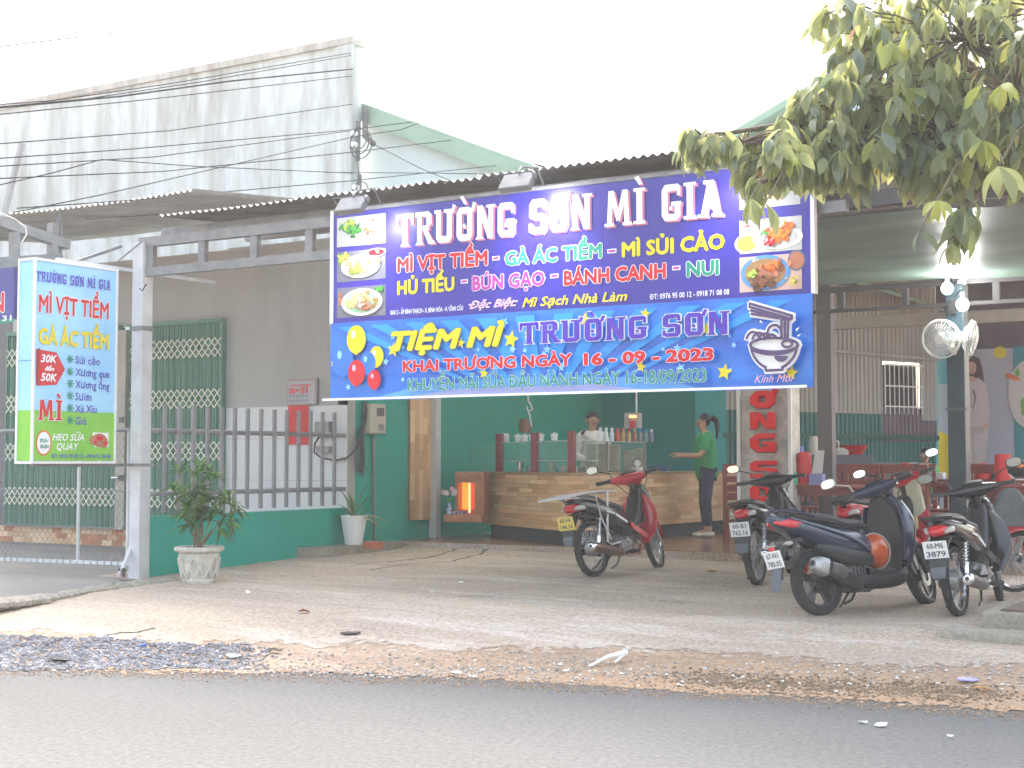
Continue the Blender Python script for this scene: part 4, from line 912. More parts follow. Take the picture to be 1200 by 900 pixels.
# ================================================================== FLOODLIGHTS over the banner
def flood(px, py, label, power, gx=.45):
    q = hy(px, py, YBN-.42)
    t = thing('floodlight', label, 'floodlight', q, 0, 'floodlights on arms above the banner')
    MB().pipe([(q.x, YBN+.02, BZ2+.03), (q.x, YBN-.1, BZ2+.18), (q.x, YBN-.36, q.z+.14), (q.x, YBN-.42, q.z+.08)], .011).build('arm', m_darkgrey, t, True)
    h = MB(); h.box(-.15, -.035, -.09, .15, .03, .09); h.xf(Matrix.Translation(q) @ Matrix.Rotation(R(-38), 4, 'X')); h.build('housing', m_steel, t, bev=.01)
    g = MB(); g.box(-.125, .032, -.07, .125, .036, .07); g.xf(Matrix.Translation(q) @ Matrix.Rotation(R(-38), 4, 'X')); g.build('glass', mat('flood_lens', (.9, .9, 1), .2, emit=power*.5), t)
    b = MB(); b.pipe([(-.17, 0, 0), (-.17, -.06, .07), (.17, -.06, .07), (.17, 0, 0)], .008); b.xf(Matrix.Translation(q)); b.build('bracket', m_darkgrey, t)
    l = bpy.data.lights.new('flood_lamp', 'SPOT'); l.energy = power; l.spot_size = R(110); l.spot_blend = .9; l.shadow_soft_size = .06; l.color = (.92, .93, 1)
    lo = bpy.data.objects.new('flood_lamp', l); COL.objects.link(lo); lo.location = q+V((0, .08, -.07)); lo.rotation_euler = (V(lo.location)-V((q.x, YBN, q.z-.55))).to_track_quat('Z', 'Y').to_euler()
flood(413, 241, 'small floodlight on an arm above the left end of the banner', 12)
flood(607, 214, 'small floodlight on an arm above the middle of the banner', 20)
flood(838, 186, 'small floodlight above the right end of the banner among the leaves', 10)
# ================================================================== LIGHT BOX SIGN at the left
q0, q1 = hx(134, 541, XS-.12), hx(37, 545, XS-.12); SXL = XS-.12
szt = hx(134, 318, SXL).z; szb = q0.z
ls = thing('lightbox_sign', 'pale blue and green light box sign with the noodle price list beside the tall post', 'sign', (SXL-.1, (q0.y+q1.y)/2, szb))
th_ = .22; gz = szb+(szt-szb)*.255
m_lbsky = mat('lightbox_blue', (.42, .74, .95), .35, var=.12, scale=1.5, col2=(.28, .60, .92), emit=.0); m_lbgreen = mat('lightbox_green', (.26, .62, .06), .35, var=.1, scale=2, col2=(.16, .50, .04))
MB().box(SXL-th_, q1.y, gz, SXL-.002, q0.y, szt).build('upper_panel', m_lbsky, ls); MB().box(SXL-th_, q1.y, szb+.01, SXL-.002, q0.y, gz-.001).build('lower_panel', m_lbgreen, ls)
for y in (q1.y, q0.y):
    for x in (SXL-th_, SXL-.0): MB().box(x-.012, y-.012, szb-.02, x+.010, y+.012, szt+.012).build('corner_trim', m_white, ls)
for z in (szb-.02, szt): MB().box(SXL-th_-.01, q1.y-.015, z, SXL+.008, q0.y+.015, z+.025).build('edge_trim', m_white, ls)
MB().box(SXL-th_/2-.03, q1.y+.1, szb-.05, SXL-th_/2+.03, YF-.07, szb-.02).build('bottom_arm', m_steel, ls); MB().box(SXL-.06, q1.y+.3, szt+.026, SXL-.02, YF+1.2, szt+.06).build('top_arm', m_lightgrey, ls)
MB().bar((SXL-.03, YF-.1, szb-.035), (XS+.3, YF-.12, szb-.035), .03, .03).build('bottom_arm', m_steel, ls)
a_ = hy(90, 306, YF-.3); b_ = hy(142, 289, YF+.4); MB().bar(a_, b_, .03, .03).build('slanted_tube', m_steel, ls)
bd = Board((SXL, q1.y, szb), (0, 1, 0), (0, 0, 1), ls); sw, shh = q0.y-q1.y, szt-szb
p_sblue = pm('print_indigo', (.09, .08, .48))
def st_(body, px0, px1, py, cap, m, **kw): bd.lay = .003; return bd.ptext(body, px0, px1, py, cap, m, **kw)
st_('TRƯỜNG SƠN MÌ GIA', 42, 129, 329, 12, p_sblue, deco=True)
st_('MÌ VỊT TIỀM', 45, 127, 365, 20, p_red, out=p_white, bold=.03); st_('GÀ ÁC TIỀM', 45, 127, 402, 18, p_yel, out=pm('print_olive', (.35, .30, .02)), ow=.012, bold=.04)
for i, (t, x1) in enumerate((('Sủi cảo', 117), ('Xương que', 128), ('Xương ống', 128), ('Sườn', 107), ('Xá Xíu', 113), ('Giò', 101))):
    y_ = 426+14.3*i-.0*i; st_(t, 88, x1, y_, 9, p_sblue, bold=.015)
    u, v_ = bd.uv(82, y_-5); bd.lay = .003; bd.polys([[(u+math.cos(a)*.045-math.sin(a)*.006, v_+math.sin(a)*.045+math.cos(a)*.006), (u-math.cos(a)*.045-math.sin(a)*.006, v_-math.sin(a)*.045+math.cos(a)*.006), (u-math.cos(a)*.045+math.sin(a)*.006, v_-math.sin(a)*.045-math.cos(a)*.006), (u+math.cos(a)*.045+math.sin(a)*.006, v_+math.sin(a)*.045-math.cos(a)*.006)] for a in (0, .8, 1.57, 2.35)], p_teal)
bd.lay = .003; bd.polys([bl((43, 409), (66, 413), (76, 433), (66, 451), (43, 452))], p_red, 'price_arrow'); bd.polys([bl((42, 409), (47, 408), (45, 452), (42, 451))], pm('print_dark_red', (.35, .01, .02)), 'price_arrow')
for t, x0, x1, y_, c_ in (('30K', 47, 66, 424, 9), ('đến', 52, 63, 434, 5), ('50K', 47, 66, 446, 9)): bd.lay = .008; bd.ptext(t, x0, x1, y_, c_, p_white, bold=.03, shear=.2)
st_('MÌ', 44, 73, 492, 24, p_red, deco=True, out=p_white, ow=.03)
st_('HEO SỮA', 61, 98, 516, 8, p_white, shear=.3); st_('QUAY', 66, 92, 527, 8, p_white, shear=.3); st_('ĐT: 0976 95 00 12 - 0918 71 08 08', 60, 129, 537, 5, p_sblue)
u, v_ = bd.uv(51, 519); bd.lay = .003; bd.polys([bd.disc(u, v_, .095, .125, 24)], p_orange); bd.polys([bd.disc(u, v_, .08, .108, 24)], p_white); st_('Đặc', 46, 57, 517, 4, p_teal, shear=.2); bd.lay = .009; bd.ptext('Đặc', 46, 56, 518, 4, p_teal, shear=.2); bd.lay = .009; bd.ptext('Biệt', 46, 57, 525, 4, p_teal, shear=.2)
bd.lay = .003; bd.polys([bl((108, 507), (127, 507), (127, 524), (110, 524))], p_white); u, v_ = bd.uv(116, 516); bd.polys([bd.disc(u, v_, .1, .07, 16), bd.disc(u-.09, v_-.0, .04, .045, 10), bd.disc(u+.06, v_-.02, .06, .06, 10)], p_meat); bd.polys([bd.disc(u, v_+.02, .05, .025, 10), bd.disc(u-.05, v_-.02, .02, .02, 8), bd.disc(u+.08, v_-.03, .03, .02, 8)], p_red)
u, v_ = bd.uv(30, 424)
MB().box(SXL-th_+.01, q1.y-.004, szb+(szt-szb)*.5, SXL-.012, q1.y-.0005, szb+(szt-szb)*.5+.006).build('panel_joint', p_blue, ls)
# ================================================================== CHAIN LINK GATE
gl = W(-45, 660, 16.2); gr = W(156, 660, DEP(PB)+.12); gu = (gr-gl); gu.z = 0; gL = gu.length; gu.normalize()
gzb2 = W(80, 659.5, DEP(PB)+.3).z; gzt2 = W(80, 504, DEP(PB)+.3).z; gl.z = gr.z = 0
cg = thing('mesh_gate', 'galvanised chain link gate on a caster standing at the left of the tall post', 'gate', (gl+gr)/2+UP*YARD)
MB().cyl(gl+UP*gzt2, gr+UP*gzt2, .022, n=8).build('top_rail', m_steel, cg, True)
MB().cyl(gl+UP*((gzb2+gzt2)/2+.06), gr+UP*((gzb2+gzt2)/2+.06), .008, n=6).build('middle_rod', m_steel, cg, True)
for k in range(26):
    a = gl+gu*(k*gL/26+.01)+UP*gzb2; b = gl+gu*((k+1)*gL/26-.01)+UP*gzb2; MB().bar(a, b, .03, .035).build('bottom_rail', m_lightgrey, cg)
for px in (72, 154):
    q = W(px, 600, DEP(PB)+.2); t = (V((q.x, q.y, 0))-gl).dot(gu); a = gl+gu*t; MB().cyl(a+UP*gzb2, a+UP*gzt2, .02, n=8).build('upright', m_lightgrey, cg, True)
cl_ = MB(); st2 = .075; hgt = gzt2-gzb2; k = -int(hgt/st2)-1
def clip(u0, z0, u1, z1):
    if u0 < 0: z0 += (z1-z0)*(0-u0)/(u1-u0); u0 = 0
    if u1 > gL: z1 = z0+(z1-z0)*(gL-u0)/(u1-u0); u1 = gL
    return u0, z0, u1, z1
for i in range(int(-hgt/st2)-1, int(gL/st2)+1):
    for z0, z1 in ((0, hgt), (hgt, 0)):
        u0, u1 = i*st2, i*st2+hgt*.8
        if u1 < .02 or u0 > gL-.02: continue
        a = clip(u0, z0, u1, z1); cl_.cyl(gl+gu*a[0]+UP*(gzb2+a[1]), gl+gu*a[2]+UP*(gzb2+a[3]), .0022, n=3)
cl_.build('chain_link_mesh', m_steel, cg, kind='stuff')
q = gl+gu*(gL-.13); a = W(157, 633, DEP(PB)+.1); b = W(143, 668, DEP(PB)-.25)
MB().cyl(a, b, .022, n=8).build('prop_tube', m_lightgrey, cg, True)
cs = MB(); cs.lathe([(.0, -.018), (.05, -.018), (.055, 0), (.05, .018), (0, .018)], (b.x, b.y, YARD+.075), 'x', 16); cs.build('caster_wheel', mat('pink_rubber', (.55, .42, .42), .5), cg, True)
MB().box(b.x-.03, b.y-.02, YARD+.06, b.x-.022, b.y+.02, b.z+.02).box(b.x+.022, b.y-.02, YARD+.06, b.x+.03, b.y+.02, b.z+.02).box(b.x-.03, b.y-.03, b.z-.01, b.x+.03, b.y+.03, b.z+.0).build('caster_fork', m_darkgrey, cg)
# ================================================================== LETTERED COLUMN
q = hy(867, 600, 15.45); q2 = hy(927, 600, 15.45)
lc = thing('lettered_column', 'pale terrazzo column with a vertical row of big red letters behind the motorbikes', 'column', ((q.x+q2.x)/2, 15.6, FLOOR))
MB().box(q.x, 15.45, FLOOR, q2.x, 15.75, 3.4).build('shaft', m_marble, lc)
for x in (q.x, q2.x): MB().box(x-.02, 15.425, FLOOR, x+.02, 15.452, 3.4).build('edge_strip', m_white, lc)
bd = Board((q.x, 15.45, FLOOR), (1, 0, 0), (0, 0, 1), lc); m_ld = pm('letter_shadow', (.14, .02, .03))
def col_letter(ch, y0, y1):
    u0, v0 = bd.uv(880, y1); u1, v1 = bd.uv(909, y0); adv = DG[ch][1]-.06
    bd.lay = .004; pl = [[(u0+a/adv*(u1-u0), v0+b*(v1-v0)) for a, b in p] for p in BOLD[ch]]
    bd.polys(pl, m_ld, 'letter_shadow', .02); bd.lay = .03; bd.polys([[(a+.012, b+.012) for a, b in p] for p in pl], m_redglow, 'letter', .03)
BOLD = {'Ơ': [[(.0, .3), (.28, .3), (.28, .7), (.0, .7)], [(.46, .3), (.74, .3), (.74, .7), (.46, .7)], [(0, .31), (.2, 0), (.54, 0), (.74, .31), (.5, .32), (.25, .32)], [(0, .69), (.25, .68), (.5, .68), (.74, .69), (.54, 1), (.2, 1)], [(.6, .8), (.74, .75), (.84, 1.1), (.68, 1.1)]],
        'N': [_rect(0, 0, .22, 1), _rect(.52, 0, .74, 1), [(0, 1), (.26, 1), (.74, 0), (.48, 0)]],
        'G': [[(0, .3), (.26, .3), (.26, .7), (0, .7)], [(0, .31), (.2, 0), (.74, 0), (.74, .28), (.3, .28), (.2, .31)], [(0, .69), (.2, .7), (.3, .72), (.7, .72), (.74, 1), (.2, 1)], _rect(.5, .1, .74, .56), _rect(.36, .4, .6, .56)],
        'S': [[(0, .5), (.24, .5), (.24, .86), (0, .84)], [(0, .8), (.14, .76), (.74, .76), (.74, 1), (.14, 1)], [(0, .56), (.1, .4), (.64, .4), (.74, .5), (.6, .6), (.0, .6)], [(.5, .14), (.74, .14), (.74, .5), (.5, .5)], [(0, 0), (.6, 0), (.74, .2), (.5, .24), (0, .24)]]}
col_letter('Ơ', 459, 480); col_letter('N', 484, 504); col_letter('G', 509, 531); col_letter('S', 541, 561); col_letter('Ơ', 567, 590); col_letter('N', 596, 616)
# ================================================================== COUNTER AND KITCHEN
DC = 17.5
Cc = W(667, 600, DC); Cl = W(566, 600, 19.75); Cr = W(869, 600, 21.4)
TOPZ = W(667, 554, DC).z; BOTZ = W(667, 623, DC).z
for p in (Cc, Cl, Cr): p.z = 0
ct = thing('shop_counter', 'long L shaped counter faced with finger jointed wood in the open shop', 'counter', Cc+UP*FLOOR)
def seg(a, b):
    u = (b-a).normalized(); return u, u.cross(UP), (b-a).length
def mitred(o0, o1):
    """closed outline of the L between two offsets from the front face"""
    out = []
    for o in (o0, o1):
        u1, n1, _ = seg(Cl, Cc); u2, n2, _ = seg(Cc, Cr); a = Cl+n1*o; b = Cr+n2*o; c = Cc+n1*o; d = Cc+n2*o
        t = (d-c).cross(u2).z/u1.cross(u2).z; out.append([a, c+u1*t, b])
    return out[0]+out[1][::-1]
MB().prism([p+UP*BOTZ for p in mitred(0, -.42)], UP*(TOPZ-BOTZ-.035)).build('carcass', m_backing, ct)
MB().prism([p+UP*(TOPZ-.032) for p in mitred(.03, -.45)], UP*.032).build('worktop', mat('counter_top', (.42, .26, .13), .35, var=.15), ct)
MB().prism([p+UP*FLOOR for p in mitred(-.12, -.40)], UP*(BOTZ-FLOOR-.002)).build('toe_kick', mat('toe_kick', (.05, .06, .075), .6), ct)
for a, b, sd in ((Cl, Cc, 31), (Cc, Cr, 32)):
    u, n_, L_ = seg(a, b)
    org = a+n_*.002+UP*BOTZ; rows = 12
    random.seed(sd); rh = (TOPZ-.035-BOTZ)/rows; ang = math.atan2(u.y, u.x)
    for r in range(rows):
        t = -random.uniform(0, .3)
        while t < L_:
            l = random.uniform(.25, .55); x0, x1 = max(0, t), min(L_, t+l); t += l
            if x1-x0 < .02: continue
            piece('wood_block', random.choices(BLK, (5, 4, 2))[0], ct, org+u*((x0+x1)/2)+UP*(rh*(r+.5)), (0, 0, ang), (x1-x0-.004, .012+random.uniform(0, .003), rh-.003))
ul, nl, Ll = seg(Cl, Cc); ur, nr, Lr = seg(Cc, Cr)
# glass display case
gc = thing('display_case', 'glass display case with maroon posts standing on the wooden counter', 'display case', Cc+UP*TOPZ)
back = W(544, 553, 20.4); back.z = 0
def on(a, b, t, o=0): return a+(b-a)*t-(b-a).normalized().cross(UP)*o
case_h = W(667, 505, DC).z-TOPZ
PP = [(back, 18), (on(Cl, Cc, .18, .04), 18), (on(Cl, Cc, .60, .04), 18), (on(Cl, Cc, .99, .05), 24)]
for p, w__ in PP: MB().box(p.x-.04, p.y-.04, TOPZ, p.x+.04, p.y+.04, TOPZ+case_h).build('post', m_redpaint, gc)
def pane(a, b, z0, z1): return MB().prism([a+UP*z0, b+UP*z0, b+UP*z1, a+UP*z1], (b-a).normalized().cross(UP)*.006).build('glass_pane', m_glass, gc)
zsh = W(667, 517, DC).z
for (a, _), (b, _) in zip(PP[1:], PP[2:]): pane(a, b, TOPZ+.01, zsh)
pane(PP[0][0], PP[1][0], TOPZ+.01, zsh)
e1_ = on(Cc, Cr, .42, .05); e0_ = on(Cc, Cr, .14, .05); pane(PP[3][0], e0_, TOPZ+.01, zsh-.01); pane(e0_, e1_, TOPZ+.01, zsh-.01)
m_shelf = mat('glass_shelf', (.55, .66, .64), .1, alpha=.55)
def shelf(a, b, z, d): n_ = -(b-a).normalized().cross(UP); MB().prism([a+UP*z, b+UP*z, b+n_*d+UP*z, a+n_*d+UP*z], UP*.012).build('glass_shelf', m_shelf, gc)
shelf(PP[1][0], PP[3][0], zsh, .34); shelf(PP[3][0], e1_, zsh, .3); shelf(PP[1][0], PP[3][0], TOPZ+.14, .4)
for t in (.5, .98): p = on(Cc, Cr, .42*t, .06); MB().box(p.x-.012, p.y-.012, TOPZ, p.x+.012, p.y+.012, zsh).build('shelf_leg', m_steel, gc)
# tubs on the glass shelf
def sf_w(px, z, a, b, back_=.15):
    d = ray(px, 540); d.z = 0; u = (b-a).normalized(); t = (a-O).cross(u).z/d.cross(u).z; q = O+d*t-u.cross(UP)*back_; return V((q.x, q.y, z))
m_tub = mat('white_plastic_tub', (.75, .77, .75), .4)
TL = ['first', 'second', 'third', 'fourth', 'fifth']
for i, px in enumerate((591, 599, 608, 617, 633)):
    q = sf_w(px, zsh+.012, Cl, Cc, .2); t = thing('plastic_tub', 'white lidded plastic tub on the glass shelf, %s from the left' % TL[i], 'tub', q, 0, 'white tubs on the glass shelf')
    MB().lathe([(0, 0), (.035, 0), (.045, .08), (0, .08)], q, n=12).build('tub', m_tub, t, True); MB().lathe([(0, .081), (.05, .081), (.05, .092), (.015, .095), (.012, .11), (0, .11)], q, n=12).build('lid', m_tub, t, True)
q = sf_w(577, zsh+.012, Cl, Cc, .2); solo(MB().lathe([(0, 0), (.04, 0), (.05, .09), (.03, .12), (0, .12)], q, n=12), 'white_jar', m_white, 'rounded white jar at the left end of the glass shelf', 'jar', smooth=True)
# pots and ladles below the shelf
random.seed(8)
for i, (px, r_, h_, lab) in enumerate(((592, .05, .13, 'small steel pot with upright ladle under the glass shelf'), (604, .06, .07, 'low steel dish beside the small pot under glass'), (628, .055, .12, 'pale green jar standing right of the middle maroon post'), (640, .05, .08, 'steel bowl near the corner of the display case'), (653, .06, .08, 'cream container near the corner post of the display case'))):
    q = sf_w(px, TOPZ+.002, Cl, Cc, .22); solo(MB().lathe([(0, 0), (r_*.8, 0), (r_, h_), (r_*.9, h_), (r_*.7, .01), (0, .01)], q, n=14), 'container', [m_chrome, m_alu, mat('jar_green', (.3, .5, .4), .3), m_alu, m_cream][i], lab, 'container', smooth=True)
q = sf_w(608, TOPZ+.12, Cl, Cc, .22); solo(MB().pipe([q, q+V((.05, .03, .03)), q+V((.16, .05, .07))], .006), 'ladle', m_chrome, 'thin steel ladle lying across the pots inside the case', 'ladle')
# stacked plates
def plates(px, n, r_, m, lab, o_=.2):
    q = sf_w(px, TOPZ+.003, Cc, Cr, o_); t = thing('plate_stack', lab, 'stack of bowls', q, 0, 'stacks of bowls on the counter')
    bm2 = MB().lathe([(0, 0), (r_*.5, 0), (r_, .028), (r_*.99, .034), (r_*.5, .01), (0, .01)], n=18).mesh('bowl', True); bm2.materials.append(m)
    for i in range(n): piece('bowl', bm2, t, q+UP*.0245*i)
m_pl1 = mat('celadon_bowl', (.50, .62, .50), .3, rand=.06); m_pl2 = mat('cream_bowl', (.66, .63, .50), .3, rand=.08)
plates(709, 14, .085, m_pl1, 'pale green stack of bowls nearest the cook'); plates(723, 14, .08, m_pl2, 'tall cream stack of bowls right of the green stack'); plates(736, 14, .08, m_pl2, 'tall cream stack of bowls in the middle of the counter'); plates(753, 11, .085, m_pl2, 'shorter cream stack of bowls behind the round scale'); plates(766, 12, .08, m_pl2, 'rightmost cream stack of bowls on the counter')
q = sf_w(750, TOPZ+.003, Cc, Cr, .04); t = thing('kitchen_scale', 'small round dial scale in front of the bowls on the counter', 'scale', q)
MB().cbox(q+UP*.03, .12, .1, .06).build('base', m_white, t); d_ = (O-q); d_.z = 0; d_.normalize(); MB().cyl(q+UP*.11-d_*.02, q+UP*.11+d_*.02, .06, n=18).build('rim', m_darkgrey, t); MB().cyl(q+UP*.11+d_*.021, q+UP*.11+d_*.024, .048, n=18).build('dial', m_white, t)
# bottles on the upper shelf
cols = [((.75, .8, .82), (.3, .25, .2)), ((.75, .8, .82), (.3, .25, .2)), ((.75, .8, .82), (.1, .1, .1)), ((.6, .08, .06), (.4, .1, .05)), ((.55, .25, .1), (.6, .1, .05)), ((.55, .35, .15), (.6, .1, .05)), ((.5, .2, .1), (.5, .4, .2)), ((.25, .3, .35), (.1, .3, .7)), ((.25, .3, .35), (.1, .3, .7)), ((.2, .25, .35), (.7, .72, .75))]
BN = ['clear bottle with dark sauce at the left end of the bottle row', 'second clear bottle with dark sauce on the bottle shelf', 'third clear bottle with dark sauce on the bottle shelf', 'red capped chilli jar beside the clear bottles', 'orange sauce bottle left of the blue capped jars', 'amber sauce bottle in the middle of the bottle row', 'brown sauce bottle below the red lit box', 'blue capped glass jar right of the brown bottle', 'second blue capped glass jar near the right end of the shelf', 'narrow bottle with white label at the right end of the shelf']
for i, (c, cap) in enumerate(cols):
    px = 718+6.6*i; q = sf_w(px, zsh+.013, Cc, Cr, .18); t = thing('bottle', BN[i], 'bottle', q, 0, 'bottles in a row on the glass shelf')
    MB().lathe([(0, 0), (.028, 0), (.03, .10), (.018, .135), (0, .135)], q, n=10).build('glass', mat('bottle_%d' % i, c, .15), t, True); MB().cyl(q+UP*.136, q+UP*.175, .019, n=10).build('cap', mat('cap_%d' % i, cap if i > 2 else (.85, .85, .85), .4), t)
for i in range(3): 
    px = 718+6.6*i; q = sf_w(px, zsh+.013, Cc, Cr, .18)
q = sf_w(750, zsh+.19, Cc, Cr, .1); t = thing('lit_box', 'grey box with a glowing orange lamp above the sauce bottles', 'box', q)
MB().cbox(q+UP*.1, .2, .12, .2).build('case', m_greypaint, t); MB().cbox(q+V((.03, -.065, .15)), .1, .012, .03).build('lamp', mat('orange_lamp', (1, .3, .08), .4, emit=1), t); MB().cbox(q+V((.02, -.064, .05)), .08, .01, .1).build('label', m_red, t)
q = sf_w(754, zsh+.40, Cc, Cr, .1); solo(MB().cyl(q, q+UP*1.6, .012, n=6), 'white_rod', m_white, 'thin white rod hanging from the ceiling above the lit box', 'rod')
# things hanging on the kitchen wall
q = W(614, 502, 20.2); solo(MB().pipe([W(618, 455, 20.2), W(619, 470, 20.2), W(622, 474, 20.2), W(624, 480, 20.2), W(619, 482, 20.2), W(617, 476, 20.2), W(621, 487, 20.2), W(623, 500, 20.1)], .012, 6), 'cord', m_white, 'curly white cord hanging above the tubs', 'cord', smooth=True)
solo(MB().loft([W(615, 507, 20.1), W(615, 500, 20.1), W(614, 491, 20.1)], [.07, .09, .05], [.05, .06, .04], side=(1, 0, 0)), 'hanging_bag', mat('brown_bag', (.28, .12, .08), .6), 'brown red bag hanging above the white tubs', 'bag', smooth=True)
# blue bowl by the end of the counter
q = sf_w(788, TOPZ+.003, Cc, Cr, .2); solo(MB().lathe([(0, 0), (.10, 0), (.17, .07), (.16, .07), (.09, .012), (0, .012)], q, n=20), 'blue_basin', mat('blue_plastic', (.08, .22, .62), .35), 'low blue plastic basin on the right end of the counter', 'basin', smooth=True)
# ------------------------------------------------------------------ spirit altar on the floor-level shelf
a0 = hx(524, 612, XS+.28); 
al = thing('altar_cabinet', 'small carved wooden altar cabinet glowing orange at the left end of the counter', 'altar', W(545, 612, 19.2))
AX = W(566, 600, 18.9); AX.z = 0; AL = W(521, 600, 19.0); AL.z = 0; ua, na, La = seg(AL, AX)
z_ = lambda y: W(545, y, 18.9).z
def ab(u0, u1, o0, o1, z0, z1, nm, m, bev=0): 
    return MB().prism([AL+ua*u0-na*o0+UP*z0, AL+ua*u1-na*o0+UP*z0, AL+ua*u1-na*o1+UP*z0, AL+ua*u0-na*o1+UP*z0], UP*(z1-z0)).build(nm, m, al, bev=bev)
ab(0, La, -.05, .42, z_(612), z_(603), 'base_shelf', m_altar, .008); ab(.12, La, .06, .42, z_(560), z_(553), 'top', m_altar, .006); ab(.12, .16, .08, .42, z_(603), z_(560), 'side_board', m_altar)
ab(La-.13, La, .08, .42, z_(603), z_(560), 'side_board', m_altar); ab(.16, La-.13, .38, .42, z_(603), z_(560), 'back_board', m_altar); ab(.16, La-.13, .1, .13, z_(566), z_(560), 'valance', m_altar)
m_glow = mat('glowing_panel', (.9, .22, .02), .5, emit=.32); m_glow2 = mat('red_glowing_panel', (.8, .06, .02), .5, emit=.16)
ab(.165, .26, .3, .32, z_(598), z_(565), 'glowing_panel', m_glow); ab(.262, .285, .25, .28, z_(602), z_(566), 'candle', mat('pale_candle', (1, .55, .25), .5, emit=.3)); ab(.29, La-.135, .3, .32, z_(598), z_(567), 'glowing_panel', m_glow2)
MB().lathe([(.035, 0), (.05, .012), (.035, .024), (.02, .012)], AL+ua*(La-.075)-na*.075+UP*z_(585), 'y', 16, True).build('carved_ring', m_altar, al, True)
q = AL+ua*.06-na*.02+UP*z_(603); fv = thing('flower_vase', 'blue and white vase with pink and white flowers on the altar shelf', 'vase', q)
MB().lathe([(0, 0), (.035, 0), (.045, .05), (.02, .11), (.03, .15), (.0, .15)], q, n=14).build('vase', mat('porcelain', (.75, .78, .85), .2, var=.6, scale=30, col2=(.1, .15, .5)), fv, True)
random.seed(4)
st_m = MB(); 
for k in range(7):
    a = random.random()*6.3; e = q+V((.08*math.cos(a), .08*math.sin(a), .26+.09*random.random())); st_m.pipe([q+UP*.14, e], .003, 4)
    fl = MB(); 
    for j in range(5): b_ = j*1.26; fl.ball(e+V((.02*math.cos(b_), -.008, .02*math.sin(b_))), .017, .012, .017, 6, 4)
    fl.build('flower', p_pink if k % 2 else m_white, fv, True)
st_m.build('stems', p_leaf, fv)
for k in range(4):
    qq = q+ua*(.06+.055*k)-na*(.0+.02*(k % 2)); solo(MB().lathe([(0, 0), (.015, 0), (.027, .04), (.024, .04), (0, .008)], qq, n=10), 'offering_cup', mat('cup_%d' % k, (.72, .75, .85), .2, var=.5, scale=40, col2=(.1, .15, .5)), ['leftmost', 'second', 'third', 'rightmost'][k]+' blue and white offering cup on the altar shelf', 'cup', 'offering cups on the altar shelf', smooth=True)
# ================================================================== PEOPLE
def skin_body(name, J, E, parent, m, sub=2, local=False):
    me = bpy.data.meshes.new(name); ks = list(J)
    inv = MAT[parent].inverted() if parent is not None else Matrix()
    me.from_pydata([inv @ V(J[k][0]) for k in ks], [(ks.index(a), ks.index(b)) for a, b in E], [])
    o = bpy.data.objects.new(name, me); COL.objects.link(o)
    sk = o.modifiers.new('s', 'SKIN'); su = o.modifiers.new('u', 'SUBSURF'); su.levels = sub; su.render_levels = sub; sk.use_smooth_shade = True
    if not me.skin_vertices: 
        pass
    for i, k in enumerate(ks):
        r_ = J[k][1]; me.skin_vertices[0].data[i].radius = r_ if isinstance(r_, tuple) else (r_, r_)
        me.skin_vertices[0].data[i].use_root = (i == 0)
    dg = bpy.context.evaluated_depsgraph_get(); dg.update()
    m2 = bpy.data.meshes.new_from_object(o.evaluated_get(dg)); bpy.data.objects.remove(o); m2.name = name
    m2.materials.clear(); m2.materials.append(m); m2.polygons.foreach_set('use_smooth', [True]*len(m2.polygons))
    return link(name, m2, parent)
m_skin = mat('skin', (.50, .27, .18), .5); m_hair = mat('black_hair', (.02, .017, .018), .4, bump=.4, bscale=120)
